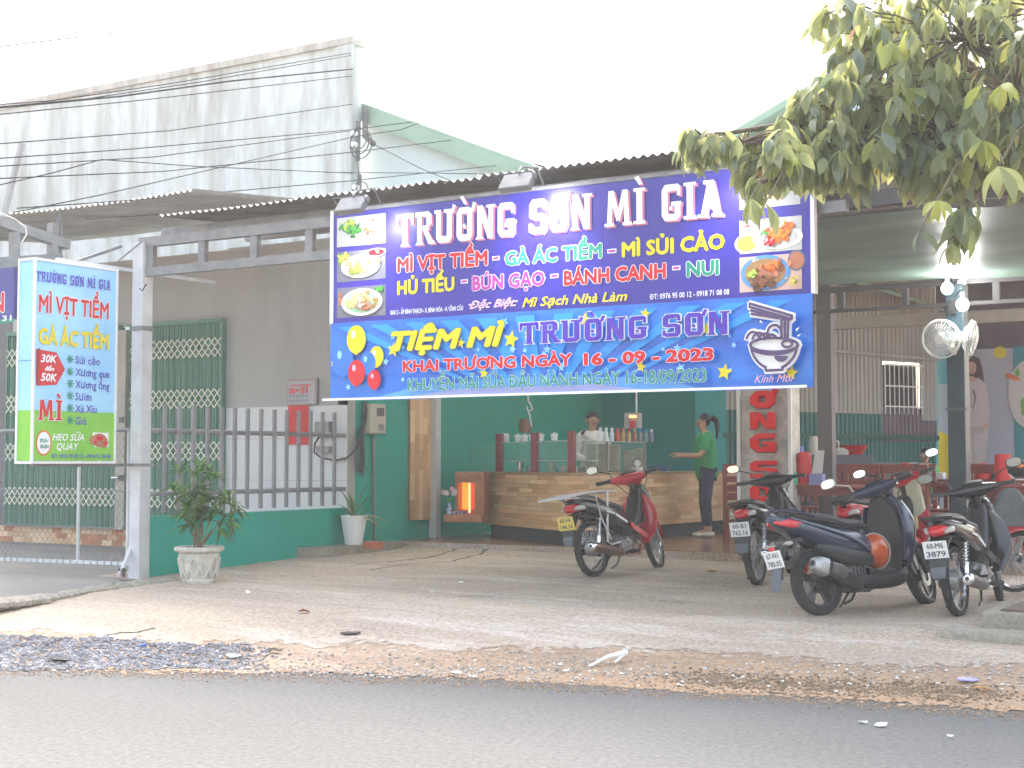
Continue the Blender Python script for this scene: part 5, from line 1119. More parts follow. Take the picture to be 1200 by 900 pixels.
def person(label, base, face, hgt, shirt, trousers, pose, long_hair=False, seated=False, shoes=None, upper_only=False):
    """local frame: f forward, s to the person's left"""
    f = V((face[0], face[1], 0)).normalized(); s = UP.cross(f); k = hgt/1.65
    t = thing('person', label, 'person', base); B = V(base)
    def P(fo, le, z): return B+f*fo*k+s*le*k+UP*z*k
    hz_ = .5 if seated else 0  # lowered hips when seated
    dz = -.42 if seated else 0
    ln = pose.get('lean', 0)
    J = {'pelvis': (P(0, 0, .93+dz), (.10*k, .075*k)), 'waist': (P(.01+ln*.3, 0, 1.05+dz), (.09*k, .065*k)), 'chest': (P(.01+ln*.7, 0, 1.25+dz), (.145*k, .10*k)), 'collar': (P(ln, 0, 1.38+dz), (.10*k, .07*k)), 'neck': (P(.01+ln, 0, 1.43+dz), .05*k),
         'jaw': (P(.045+ln, 0, 1.49+dz), .058*k), 'head': (P(.02+ln, 0, 1.56+dz), (.078*k, .092*k)), 'crown': (P(.01+ln, 0, 1.61+dz), .06*k)}
    E = [('pelvis', 'waist'), ('waist', 'chest'), ('chest', 'collar'), ('collar', 'neck'), ('neck', 'jaw'), ('jaw', 'head'), ('head', 'crown')]
    arms = {}
    for sg, nm in ((1, 'l'), (-1, 'r')):
        el, wr = pose['arm_'+nm]; J['sh'+nm] = (P(ln*.9, sg*.17, 1.35+dz), .055*k); J['el'+nm] = (P(*el), .042*k); J['wr'+nm] = (P(*wr), .028*k)
        hd = (V(P(*wr))-V(P(*el))).normalized(); J['pa'+nm] = (V(P(*wr))+hd*.055*k, (.034*k, .02*k))
        E += [('collar', 'sh'+nm), ('sh'+nm, 'el'+nm), ('el'+nm, 'wr'+nm), ('wr'+nm, 'pa'+nm)]
        sd = hd.cross(UP).normalized() if abs(hd.z) < .9 else s
        for q, o_ in enumerate((-.026, -.009, .009, .026)):
            l = (.062, .072, .07, .055)[q]*k
            b1 = V(P(*wr))+hd*.08*k+sd*o_*k; b2 = b1+hd*l*.55+UP*-.008*k; b3 = b2+hd*l*.35-UP*.022*k
            J['f%d%s' % (q, nm)] = (b1, .0095*k); J['g%d%s' % (q, nm)] = (b2, .009*k); J['h%d%s' % (q, nm)] = (b3, .008*k); E += [('pa'+nm, 'f%d%s' % (q, nm)), ('f%d%s' % (q, nm), 'g%d%s' % (q, nm)), ('g%d%s' % (q, nm), 'h%d%s' % (q, nm))]
        tb_ = V(P(*wr))+hd*.045*k-sd*sg*.04*k; J['th'+nm] = (tb_, .011*k); J['ti'+nm] = (tb_+hd*.045*k-UP*.01*k, .009*k); E += [('pa'+nm, 'th'+nm), ('th'+nm, 'ti'+nm)]
        if seated: kn, an, to = (.42, sg*.12, .50), (.42, sg*.12, .09), (.54, sg*.13, .04)
        else: kn, an, to = pose.get('leg_'+nm, ((.03, sg*.09, .48), (-.01, sg*.10, .08), (.13, sg*.12, .035)))
        J['hi'+nm] = (P(0, sg*.085, .86+dz), .085*k); J['kn'+nm] = (P(*kn), .058*k); J['an'+nm] = (P(*an), .036*k); J['to'+nm] = (P(*to), (.038*k, .028*k))
        E += [('pelvis', 'hi'+nm), ('hi'+nm, 'kn'+nm), ('kn'+nm, 'an'+nm), ('an'+nm, 'to'+nm)]
    skin_body('body', J, E, t, m_skin)
    # shirt: slightly larger shell
    g = 1.16
    SJ = {'hem': (P(.0, 0, .76+dz), (.17*k, .14*k)), 'pelvis': (P(.0, 0, .88+dz), (.175*k, .14*k)), 'waist': (P(.01+ln*.3, 0, 1.05+dz), (.165*k, .13*k)), 'chest': (P(.01+ln*.7, 0, 1.24+dz), (.175*k, .12*k)), 'collar': (P(ln, 0, 1.375+dz), (.115*k, .08*k))}
    SE = [('hem', 'pelvis'), ('pelvis', 'waist'), ('waist', 'chest'), ('chest', 'collar')]
    for sg, nm in ((1, 'l'), (-1, 'r')):
        a, b = J['sh'+nm][0], J['el'+nm][0]; SJ['sh'+nm] = (a, .074*k); fr = pose.get('sleeve', .8); SJ['sl'+nm] = (a+(b-a)*fr, .066*k); SE += [('collar', 'sh'+nm), ('sh'+nm, 'sl'+nm)]
        if pose.get('long'): SJ['lo'+nm] = (b+(J['wr'+nm][0]-b)*.75, .045*k); SJ['sl'+nm] = (b, .058*k); SE += [('sl'+nm, 'lo'+nm)]
    skin_body('shirt', SJ, SE, t, shirt)
    if not upper_only:
        TJ = {'pelvis': (P(0, 0, .88+dz), (.115*k, .095*k)), }; TE = []
        for sg, nm in ((1, 'l'), (-1, 'r')):
            TJ['hi'+nm] = (J['hi'+nm][0], .098*k); TJ['kn'+nm] = (J['kn'+nm][0], .070*k); a = J['an'+nm][0]; TJ['an'+nm] = (a+(J['kn'+nm][0]-a)*.12, .052*k); TE += [('pelvis', 'hi'+nm), ('hi'+nm, 'kn'+nm), ('kn'+nm, 'an'+nm)]
        skin_body('trousers', TJ, TE, t, trousers)
        for sg, nm in ((1, 'l'), (-1, 'r')):
            a, b = J['an'+nm][0], J['to'+nm][0]; d_ = (b-a); d_.z = 0; d_.normalize(); z0 = B.z
            MB().loft([V((a.x, a.y, z0+.035*k))-d_*.06*k, V((a.x, a.y, z0+.045*k)), V((b.x, b.y, z0+.035*k)), V((b.x, b.y, z0+.025*k))+d_*.05*k], [.03*k, .042*k, .046*k, .03*k], [.03*k, .035*k, .026*k, .015*k], side=d_.cross(UP)).build('shoe', shoes or m_darkgrey, t, True)
    # head details
    hc = P(.02+ln, 0, 1.565+dz)
    hm = MB(); hm.ball((0, 0, 0), .088*k, .092*k, .098*k, 14, 10); hm.v = [v for v in hm.v]
    for i, v in enumerate(hm.v):
        fwd = v.x
        if v.z < -.01*k and fwd > -.02*k or (fwd > .03*k and v.z < .045*k): hm.v[i] = v*.80
    Mr = Matrix.Translation(hc+UP*.022*k-f*.012*k) @ Matrix((f.to_4d()*1, s.to_4d()*1, UP.to_4d()*1, (0, 0, 0, 1))).transposed() if False else None
    for i, v in enumerate(hm.v): hm.v[i] = hc+UP*.022*k-f*.014*k+f*v.x+s*v.y+UP*v.z
    hr = hm.build('hair', m_hair, t, True)
    if long_hair: MB().loft([P(-.06, 0, 1.62+dz), P(-.13, 0, 1.58+dz), P(-.15, 0, 1.48+dz), P(-.14, 0, 1.33+dz)], [.05*k, .04*k, .035*k, .015*k], [.04*k, .04*k, .03*k, .012*k], side=s).build('ponytail', m_hair, t, True)
    for sg in (1, -1):
        MB().ball(hc+f*.078*k+s*sg*.031*k+UP*.002*k, .009*k).build('eye', m_white, t, True); MB().ball(hc+f*.085*k+s*sg*.031*k+UP*.002*k, .005*k).build('pupil', m_hair, t, True)
        MB().bar(hc+f*.086*k+s*sg*.015*k+UP*.022*k, hc+f*.083*k+s*sg*.048*k+UP*.02*k, .006*k, .006*k).build('eyebrow', m_hair, t)
        MB().loft([hc+s*sg*.078*k+UP*.025*k, hc+s*sg*.088*k, hc+s*sg*.078*k-UP*.03*k], [.014*k]*3, [.007*k, .01*k, .006*k], side=f).build('ear', m_skin, t, True)
    MB().loft([hc+f*.078*k+UP*.01*k, hc+f*.098*k-UP*.022*k, hc+f*.080*k-UP*.032*k], [.008*k, .014*k, .012*k], [.006*k, .01*k, .006*k], side=s).build('nose', m_skin, t, True)
    MB().loft([hc+f*.083*k-UP*.05*k-s*.024*k, hc+f*.09*k-UP*.05*k, hc+f*.083*k-UP*.05*k+s*.024*k], [.005*k, .008*k, .005*k], [.004*k, .007*k, .004*k], side=UP).build('mouth', mat('lips', (.42, .12, .11), .5), t, True)
    return t, P
# woman in green at the right end of the counter, facing left, arms on the counter
wpos = W(829, 626, 19.5); wpos.z = FLOOR
m_gshirt = mat('green_shirt', (.03, .33, .12), .7, bump=.3, bscale=12); m_jeans = mat('dark_jeans', (.03, .04, .10), .8, bump=.2)
t_, Pw = person('woman in a green t-shirt and dark trousers standing at the end of the counter', wpos, -RT*1-FW*.1, 1.63, m_gshirt, m_jeans,
       {'arm_l': ((.13, .20, 1.10), (.36, .12, 1.10)), 'arm_r': ((.12, -.21, 1.10), (.36, -.14, 1.12)), 'sleeve': .8, 'lean': .03}, long_hair=True, shoes=mat('white_sandal', (.75, .70, .60), .5))
# cook behind the counter looking down
cpos = W(693, 626, 19.2); cpos.z = FLOOR
person('cook in a pale shirt standing behind the counter and looking down', cpos, -FW+RT*.25, 1.64, mat('pale_shirt', (.74, .72, .68), .75, bump=.3, bscale=10), m_darkgrey,
       {'arm_l': ((.08, .24, 1.10), (.30, .12, 1.0)), 'arm_r': ((.08, -.24, 1.10), (.30, -.10, 1.0)), 'long': True, 'lean': .05}, shoes=m_black)
spos = W(1089, 600, 22.5); spos.z = FLOOR
person('person in a green shirt sitting at a far table beside the striped column', spos, -RT*.8-FW*.6, 1.6, mat('green_polo', (.05, .40, .10), .7), m_jeans,
       {'arm_l': ((.12, .22, .75), (.33, .1, .78)), 'arm_r': ((.12, -.2, .75), (.33, -.1, .80)), 'lean': .06}, seated=True, shoes=m_black)
# ================================================================== PILLAR WITH BULBS AND FANS
pq = hy(1112, 600, 15.5); pq2 = hy(1133, 600, 15.5); pz = 3.38; pc = V(((pq.x+pq2.x)/2, 15.6, FLOOR))
pl_ = thing('dark_pillar', 'dark blue grey pillar carrying two wall fans and bare bulbs', 'pillar', pc)
MB().box(pq.x, 15.5, FLOOR, pq2.x, 15.7, pz).build('shaft', mat('dark_teal_paint', (.035, .065, .085), .35, var=.3, scale=5), pl_, bev=.01)
MB().box(pq.x-.012, 15.49, FLOOR+1.55, pq2.x+.012, 15.71, FLOOR+1.58).build('strap', m_darkgrey, pl_)
mb_ = MB().box(pq.x+.03, 15.46, 3.05, pq.x+.11, 15.498, 3.2); mb_.build('switch_box', m_black, pl_)
def wfan(px, py, nrm, lab, r_=.215):
    c = W(px, py, DEP(pc)-.3); n_ = V(nrm).normalized(); t = thing('wall_fan', lab, 'fan', c, 0, 'wall fans on the dark pillar')
    x = n_.cross(UP).normalized(); y = x.cross(n_); g = MB()
    def cir(rr, off, th=.006, n=28): g.pipe([c+n_*off+(x*math.cos(2*math.pi*i/n)+y*math.sin(2*math.pi*i/n))*rr for i in range(n+1)], th, 4)
    cir(r_, 0, .012); cir(r_*.98, .03, .006); cir(r_*.6, .06, .003); cir(r_*.35, .065, .003); cir(r_*.6, -.06, .003)
    for i in range(36):
        a = 2*math.pi*i/36; d_ = x*math.cos(a)+y*math.sin(a); g.pipe([c+n_*.068+d_*.05, c+n_*.055+d_*r_*.7, c+d_*r_, c-n_*.06+d_*r_*.6, c-n_*.07+d_*.05], .0022, 3)
    g.build('cage', mat('fan_cage', (.62, .62, .60), .4), t)
    MB().cyl(c+n_*.075, c+n_*.066, .05, n=16).build('badge', m_white, t)
    MB().loft([c-n_*.05, c-n_*.12, c-n_*.2], [.05, .06, .04], [.05, .06, .04], side=x).build('motor', m_cream, t, True)
    for i in range(3):
        a0_ = i*2.094; b = MB()
        for j in range(5):
            a = a0_+j*.3; d_ = x*math.cos(a)+y*math.sin(a); b.v += [c+d_*.035-n_*(.02-.01*j), c+d_*r_*.86-n_*(.03-.014*j)]
        b.f = [(2*j, 2*j+1, 2*j+3, 2*j+2) for j in range(4)]; k_ = len(b.v); b.v += [p-n_*.003 for p in b.v[:k_]]; b.f += [tuple(q+k_ for q in f_[::-1]) for f_ in b.f]
        b.build('blade', mat('fan_blade_%d' % i, (.30, .34, .38), .3), t, True)
    MB().pipe([c-n_*.15, c-n_*.18-UP*.1, pc+UP*(c.z-pc.z-.14)+V((0, -.1, 0))], .022, 8).build('bracket', m_cream, t, True)
wfan(1103, 397, -FW*.75-RT*.55-UP*.15, 'white wall fan on the left side of the dark pillar, facing the road', .2)
wfan(1137, 396, -FW*.45+RT*.9-UP*.15, 'white wall fan on the right side of the dark pillar, turned away', .18)
def bulb(px, py, dd, r_, lab, pw):
    c = W(px, py, dd); t = thing('light_bulb', lab, 'bulb', c, 0, 'bare bulbs on the dark pillar')
    MB().ball(c, r_, r_, r_*1.05, 16, 10).build('globe', m_bulb, t, True); MB().cyl(c+UP*r_*.9, c+UP*(r_+.06), .02, n=10).build('socket', m_white, t)
    MB().pipe([c+UP*(r_+.05), c+UP*(r_+.1)+FW*.05, pc+UP*(c.z-pc.z+.12)+V((0, -.1, 0))], .007).build('lamp_wire', m_black, t)
    l = bpy.data.lights.new('bulb_lamp', 'POINT'); l.energy = pw; l.shadow_soft_size = r_*1.1; lo = bpy.data.objects.new('bulb_lamp', l); COL.objects.link(lo); lo.location = c-UP*(r_*.0)-FW*(r_*1.6)
bulb(1110, 338, DEP(pc)-.45, .06, 'brightly lit bulb left of the dark pillar top', 6)
bulb(1128, 357, DEP(pc)-.45, .065, 'brightly lit bulb in front of the dark pillar, lower one', 8)
bulb(1127, 332, DEP(pc)+.35, .04, 'smaller lit bulb behind the pillar top', 4)
# ================================================================== DINING FURNITURE
def box_rot(root, parts):
    for nm, (x0, y0, z0, x1, y1, z1), m in parts: MB().box(x0, y0, z0, x1, y1, z1).build(nm, m, root, local=True, bev=.004)
def table(px, dd, rot, label, w_=1.1, d_=.62):
    p = W(px, 600, dd); p.z = FLOOR; t = thing('dining_table', label, 'table', p, YAW*0+rot, 'dark red dining tables')
    box_rot(t, [('tabletop', (-w_/2, -d_/2, .715, w_/2, d_/2, .75), m_redwood), ('apron', (-w_/2+.06, -d_/2+.05, .63, w_/2-.06, d_/2-.05, .714), m_redwood)]+
            [('leg', (sx*(w_/2-.07)-.025, sy*(d_/2-.07)-.025, 0, sx*(w_/2-.07)+.025, sy*(d_/2-.07)+.025, .713), m_redwood) for sx in (-1, 1) for sy in (-1, 1)])
    return t, p
def chair(px, dd, rot, label, style=0):
    p = W(px, 600, dd); p.z = FLOOR; t = thing('wooden_chair', label, 'chair', p, rot, 'dark red wooden chairs')
    q = [('seat', (-.2, -.2, .43, .2, .2, .455), m_redwood)]
    q += [('leg', (sx*.18-.02, -.2, 0, sx*.18+.02, -.16, .43), m_redwood) for sx in (-1, 1)]+[('rear_post', (sx*.18-.02, .16, 0, sx*.18+.02, .2, .98), m_redwood) for sx in (-1, 1)]
    q += [('stretcher', (-.16, .17, .2, .16, .19, .235), m_redwood), ('top_rail', (-.16, .165, .88, .16, .195, .98), m_redwood), ('stretcher', (-.16, -.19, .2, .16, -.17, .235), m_redwood)]
    if style: q += [('back_slat', (-.16, .168, .54+.11*i, .16, .19, .60+.11*i), m_redwood) for i in range(3)]
    else: q += [('back_slat', (-.15+.075*i, .17, .5, -.11+.075*i, .188, .88), m_redwood) for i in range(5)]
    box_rot(t, q); return t
rz = 0
table(952, 16.6, 0, 'dark red table right of the lettered column with a red box and menu'); table(1040, 17.6, 0, 'dark red table behind the scooter handlebar with a red tissue box', 1.0); table(1150, 17.4, 0, 'dark red table with pale edge right of the dark pillar'); table(1010, 20.5, 0, 'far dark red table near the dark sideboard'); table(1100, 21.5, 0, 'far dark red table in front of the seated person'); table(1195, 20.2, 0, 'far dark red table under the poster wall', 1.0); table(1180, 15.9, 0, 'near dark red table at the right picture edge', 1.0)
CH = [(967, 17.9, 0, 'behind the table with the red box, left one', 0), (990, 17.7, 0, 'behind the table with the red box, middle one', 0), (1014, 18.0, 0, 'behind the table with the red box, right one', 0), (940, 18.3, 0, 'just right of the lettered column', 0),
      (1017, 16.3, R(180), 'with horizontal slats between the two near tables', 1), (1052, 16.2, R(180), 'with horizontal slats behind the cream scooter shield', 1), (1082, 16.0, R(160), 'with horizontal slats left of the dark pillar', 1), (1075, 18.7, 0, 'behind the second table near the seated person', 0), (1100, 17.0, R(90), 'turned sideways behind the dark pillar', 1),
      (874, 17.9, R(150), 'beside the woman in green at the counter end', 1), (868, 19.0, R(200), 'behind the first one at the counter end', 1), (1160, 16.4, R(180), 'in front of the table right of the pillar', 1), (1190, 17.3, R(170), 'at the right picture edge', 1), (1145, 18.6, 0, 'behind the table right of the pillar', 0), (1128, 21.0, 0, 'far back in front of the poster woman', 0)]
for px, dd, r_, lab, stl in CH: chair(px, dd, r_, 'dark red wooden chair '+lab, stl)
# sideboard with jugs
sp = W(975, 600, 20.9); sp.z = FLOOR; su_ = cu; sbd = thing('sideboard', 'long dark navy sideboard against the green corrugated wall', 'sideboard', sp, math.atan2(cu.y, cu.x))
zs = W(975, 533, 20.9).z-FLOOR
box_rot(sbd, [('top', (-.75, -.25, zs-.03, .62, .25, zs), mat('navy_laminate', (.05, .055, .09), .4)), ('body', (-.73, -.23, .02, .60, .23, zs-.031), mat('navy_body', (.045, .05, .085), .5))])
def sbp(px, o_=0):
    d = ray(px, 540); d.z = 0; t = (sp-O).cross(cu).z/d.cross(cu).z; q = O+d*t; return V((q.x, q.y, FLOOR+zs+.003))+cn*o_
def jug(px, lab, h_=.24, r_=.075, m=None):
    q = sbp(px); t = thing('jug', lab, 'jug', q); MB().lathe([(0, 0), (r_, 0), (r_*1.1, h_*.5), (r_*.8, h_*.9), (r_*.85, h_), (0, h_)], q, n=16).build('body', m or m_cream, t, True)
    MB().pipe([q+RT*r_+UP*h_*.85, q+RT*(r_+.06)+UP*h_*.8, q+RT*(r_+.06)+UP*h_*.3, q+RT*r_+UP*h_*.2], .01).build('handle', m or m_cream, t, True)
jug(954, 'tall cream plastic jug on the dark sideboard', .26, .07, mat('jug_cream', (.68, .62, .55), .4)); jug(970, 'round white kettle on the dark sideboard', .24, .10, mat('kettle_white', (.72, .72, .62), .35)); 
q = sbp(984); solo(MB().loft([q, q+UP*.06, q+UP*.10], [.14, .13, .05], [.1, .1, .05], side=cu), 'plastic_bag', mat('grey_bag', (.55, .53, .48), .6, bump=.6), 'crumpled pale bag right of the white kettle', 'bag', smooth=True)
q = sbp(1000, -.02); solo(MB().lathe([(0, 0), (.15, 0), (.22, .13), (.235, .14), (.21, .13), (.14, .012), (0, .012)], q, n=24), 'red_basin', m_red, 'red plastic basin on the right end of the sideboard', 'basin', smooth=True)
q = sbp(936); solo(MB().cbox(q+UP*.06, .13, .1, .12), 'blue_box', mat('blue_box', (.22, .26, .58), .5), 'small blue box at the left end of the sideboard', 'box', bev=.005)
q = sbp(926); solo(MB().cbox(q+UP*.08, .1, .1, .16), 'red_canister', m_red, 'red canister at the left end of the sideboard beside the column', 'canister', bev=.008)
# things on tables
def tb_(px, dd, dz=0): q = W(px, 600, dd); q.z = FLOOR+.752+dz; return q
q = tb_(943, 16.4); bx = MB().loft([q, q+UP*.18, q+UP*.34, q+UP*.37], [.085, .08, .075, .03], [.06, .06, .05, .03], side=RT); solo(bx, 'red_box', m_red, 'tall red holder standing on the table right of the lettered column', 'holder', smooth=True)
q = tb_(958, 16.3); hb_ = MB().cbox(q+UP*.06, .16, .1, .12); solo(hb_, 'tissue_box', mat('lilac_box', (.30, .30, .62), .5), 'lilac blue tissue box on the table below the menu card', 'box', bev=.004)
mc = MB(); o_ = q+UP*.125; mc.prism([o_-RT*.06, o_+RT*.06, o_+RT*.10+UP*.26+FW*.06, o_-RT*.0+UP*.26+FW*.06], FW*.01); solo(mc, 'menu_card', mat('menu_grey', (.50, .47, .46), .5), 'grey menu card leaning up from the lilac box', 'menu')
q = tb_(931, 16.35); solo(MB().lathe([(0, 0), (.04, 0), (.045, .1), (.03, .14), (0, .14)], q, n=12), 'green_jar', mat('sea_green', (.12, .45, .30), .3), 'sea green jar at the left end of the near table', 'jar', smooth=True)
q = tb_(1061, 17.3); solo(MB().loft([q, q+UP*.2, q+UP*.24], [.07, .065, .03], [.06, .06, .03], side=RT), 'red_holder', m_red, 'round topped red holder on the second table behind the handlebar', 'holder', smooth=True)
q = tb_(1074, 17.2); mc = MB().prism([q-RT*.05, q+RT*.05, q+RT*.14+UP*.24+FW*.05, q+RT*.03+UP*.24+FW*.05], FW*.01); solo(mc, 'menu_card', mat('menu_grey2', (.46, .43, .42), .5), 'grey menu card leaning right beside the mirror', 'menu')
q = tb_(1046, 17.4); solo(MB().cbox(q+UP*.03, .14, .1, .06), 'green_case', mat('pale_green_case', (.16, .36, .28), .5), 'flat pale green case on the second table', 'case', bev=.005)
q = tb_(1050, 17.5); solo(MB().lathe([(0, 0), (.022, 0), (.022, .1), (.01, .15), (0, .16)], q, n=10), 'white_bottle', m_white, 'slim white bottle on the second table beside the red holder', 'bottle', smooth=True)
q = tb_(1154, 17.3); solo(MB().loft([q, q+UP*.12, q+UP*.2, q+UP*.24], [.10, .09, .07, .04], [.06, .06, .05, .03], side=RT), 'red_holder', m_red, 'red stepped holder on the table right of the dark pillar', 'holder', smooth=True)
q = tb_(1176, 16.0); solo(MB().loft([q, q+UP*.2, q+UP*.34], [.09, .09, .085], [.06]*3, side=RT), 'red_box', m_red, 'tall bright red box beside the jacket draped motorbike', 'holder', smooth=True)
for i, px in enumerate((1166, 1172)): q = tb_(px, 17.2); solo(MB().lathe([(0, 0), (.03, 0), (.03, .1), (.015, .14), (.015, .17), (0, .17)], q, n=10), 'sauce_bottle', [m_black, mat('dark_sauce', (.12, .04, .03), .2)][i], ['black sauce bottle on the table right of the pillar', 'brown sauce bottle right of the black one under the poster'][i], 'bottle', smooth=True)
q = tb_(1094, 20.9); solo(MB().cbox(q+UP*.05, .34, .18, .1), 'folded_cloth', mat('pale_cloth', (.60, .60, .62), .8, bump=.5, bscale=8), 'pale folded cloth on the table by the seated person', 'cloth', bev=.02)
q = sf_w(860, TOPZ+.003, Cc, Cr, .15); solo(MB().loft([q+RT*.1, q+RT*.1+UP*.05, q+RT*.1+UP*.09], [.14, .12, .03], [.08, .07, .03], side=RT), 'blue_white_bag', mat('blue_white_bag', (.45, .48, .68), .6, var=.5, scale=12, col2=(.2, .22, .55)), 'blue and white plastic bag behind the woman on the counter end', 'bag', smooth=True)
q = sf_w(846, TOPZ+.003, Cc, Cr, .15); solo(MB().lathe([(0, 0), (.05, 0), (.05, .2), (.03, .24), (0, .24)], q, n=14), 'paper_roll', mat('roll', (.62, .55, .50), .6), 'beige roll standing on the counter right of the woman', 'roll', smooth=True)
q = W(1052, 553, 24.2); q0 = W(1049, 600, 22.6); q0.z = FLOOR; solo(MB().cbox(q0+UP*(.5), .62, .5, 1.0), 'grey_cupboard', mat('cupboard_grey', (.34, .31, .32), .5), 'plain grey cupboard at the back left of the seated person', 'cupboard', bev=.01)
for dx, z in ((0, 0), ): 
    q = hy(832, 478, 22.9); solo(MB().cbox(q+UP*.05, .3, .1, .55), 'wall_box', mat('wall_box', (.38, .37, .35), .5), 'pale breaker box on the wall behind the woman', 'box', bev=.01)
# ================================================================== MOTORBIKES
m_spoke = mat('spoke_steel', (.55, .55, .57), .3, .9); m_muff = mat('muffler_dark', (.14, .13, .13), .4, .5, var=.3, scale=12); m_seat = mat('seat_vinyl', (.035, .035, .04), .55, bump=.2, bscale=150)
m_eng = mat('engine_alloy', (.22, .22, .22), .5, .6, var=.4, scale=14, bump=.3); m_tail = mat('tail_red', (.62, .01, .02), .15, coat=.6); m_clear = mat('clear_lens', (.46, .42, .40), .15, coat=.4); m_amber = mat('amber_lens', (.75, .30, .05), .2)
m_fender = mat('grey_mudflap', (.10, .115, .135), .55); m_rack = mat('rack_steel', (.72, .72, .74), .4, .4); m_grip = mat('grip_rubber', (.05, .05, .055), .7)
def paint(n, c, r=.22): return mat(n, c, r, coat=.5, spec=.5)
def tilt(c, a, ax): c = V(c); return Matrix.Translation(c) @ Matrix.Rotation(a, 4, ax) @ Matrix.Translation(-c)
def motorbike(label, rear, front_px, lean=-8, steer=0, style='under', col=None, col2=None, plate=None, plate_m=None, r=.285, wb=1.22, mirrors=(1, 1), spoked=True, heading=None, rack=False, helmet=False, floor=None, muff='round', tail_col=None, disc=False, alloy=None):
    z0 = zg(rear.x, rear.y)+.018; base = V((rear.x, rear.y, z0))
    if heading is None:
        best = None
        for k in range(360):
            a = R(k); q = base+V((math.cos(a), math.sin(a), 0))*wb-O
            if q.dot(FW) < (base-O).dot(FW): continue
            e = abs(600+FPX*q.dot(RT)/q.dot(FW)-front_px)
            if best is None or e < best[0]: best = (e, a)
        heading = best[1]
    t = thing('motorbike', label, 'motorbike', base, group='motorbikes parked on the forecourt', rot=(R(lean), R(0), heading))
    HX, HZ = wb-.27, .86          # steering head
    SM = Matrix.Translation((HX, 0, HZ)) @ Matrix.Rotation(R(steer), 4, V((-.45, 0, 1)).normalized()) @ Matrix.Translation((-HX, 0, -HZ))
    def B(mb, nm, m, par=None, sm=True, fr=False, **k):
        if fr: mb.xf(SM)
        return mb.build(nm, m, par or t, sm, local=True, **k)
    col = col or m_black; col2 = col2 or col; tw = .052 if style == 'scooter' else .036
    for cx, nm, fr in ((0, 'rear', 0), (wb, 'front', 1)):
        w_ = tw if not fr else tw*.85
        rim = MB(); rr = r-w_*1.55
        rim.lathe([(rr, -w_*.62), (rr+.012, -w_*.66), (rr+.012, w_*.66), (rr, w_*.62), (rr-.012, 0)], (cx, 0, r), 'y', 32, True); rim.cyl((cx, -.045, r), (cx, .045, r), .05, n=14)
        wh_ = B(rim, 'wheel', m_chrome if spoked else (alloy or m_alu), fr=fr)
        ty = MB(); prof = [(r-w_*1.35, -w_*.7), (r-w_*.6, -w_*1.02), (r-w_*.15, -w_*.75), (r, -w_*.25), (r, w_*.25), (r-w_*.15, w_*.75), (r-w_*.6, w_*1.02), (r-w_*1.35, w_*.7)]
        ty.lathe(prof, (cx, 0, r), 'y', 40, True)
        for i in range(44):
            a = 2*math.pi*i/44; s_ = (-1)**i
            ty.bar((cx+math.cos(a)*(r-w_*.1), s_*w_*.2, r+math.sin(a)*(r-w_*.1)), (cx+math.cos(a+.05)*(r-w_*.28), s_*w_*.78, r+math.sin(a+.05)*(r-w_*.28)), .012, .012)
        B(ty, 'tyre', m_rubber, wh_, fr=fr)
        sp = MB()
        if spoked:
            for i in range(36):
                a = 2*math.pi*i/36; b_ = a+(.5 if i % 2 else -.5); sd_ = .035*(1 if (i//2) % 2 else -1); sp.cyl((cx+.045*math.cos(b_), sd_, r+.045*math.sin(b_)), (cx+rr*math.cos(a), 0, r+rr*math.sin(a)), .0022, n=3)
            B(sp, 'spokes', m_spoke, wh_, fr=fr, kind='stuff'); d_ = MB(); d_.lathe([(0, -.055), (.075, -.05), (.08, .0), (.075, .04), (0, .045)], (cx, 0, r), 'y', 22); B(d_, 'drum_hub', m_alu, wh_, fr=fr)
        else:
            for i in range(5):
                for o_ in (-.16, .16):
                    a = 2*math.pi*i/5+.3; sp.bar((cx+.04*math.cos(a), 0, r+.04*math.sin(a)), (cx+rr*math.cos(a+o_), 0, r+rr*math.sin(a+o_)), .03, .022, up=V((0, 1, 0)))
            B(sp, 'alloy_spokes', alloy or m_alu, wh_, fr=fr)
            if fr or disc: d_ = MB(); d_.lathe([(.07, -.058), (.11, -.058), (.11, -.054), (.07, -.054)], (cx, 0, r), 'y', 26, True); B(d_, 'brake_disc', m_alu, wh_, fr=fr)
    # fork and front fender
    for s_ in (-1, 1):
        f_ = MB(); f_.cyl((wb, s_*.075, r), (wb-.12, s_*.07, r+.30), .024, n=10); f_.cyl((wb-.12, s_*.07, r+.30), (HX+.02, s_*.06, HZ), .017, n=8); B(f_, 'fork_leg', m_black if style == 'scooter' else m_alu, fr=True)
    ff = MB(); pts = [(wb+(r+.03)*math.cos(R(a)), 0, r+(r+.03)*math.sin(R(a))) for a in (10, 40, 75, 110, 145, 175)]
    ff.loft(pts, [.035, .055, .06, .06, .05, .035], [.008, .012, .016, .014, .012, .008], p=3); B(ff, 'front_fender', col, fr=True)
    # engine, swingarm, exhaust
    if style == 'under':
        e_ = MB(); e_.loft([(.40, 0, .30), (.50, 0, .31), (.62, 0, .29), (.68, 0, .30)], [.07, .10, .10, .07], [.07, .10, .09, .06]); e_.cyl((.62, 0, .33), (.86, 0, .40), .058, n=12)
        for i in range(6): e_.cyl((.66+.03*i, 0, .342+.009*i), (.672+.03*i, 0, .345+.009*i), .076, n=12)
        B(e_, 'engine', m_eng)
        cv = MB(); cv.lathe([(0, -.125), (.08, -.12), (.095, -.10), (.095, -.06)], (.50, 0, .29), 'y', 22); cv.lathe([(0, .125), (.08, .12), (.095, .10), (.095, .06)], (.56, 0, .29), 'y', 22); B(cv, 'crankcase_cover', m_alu)
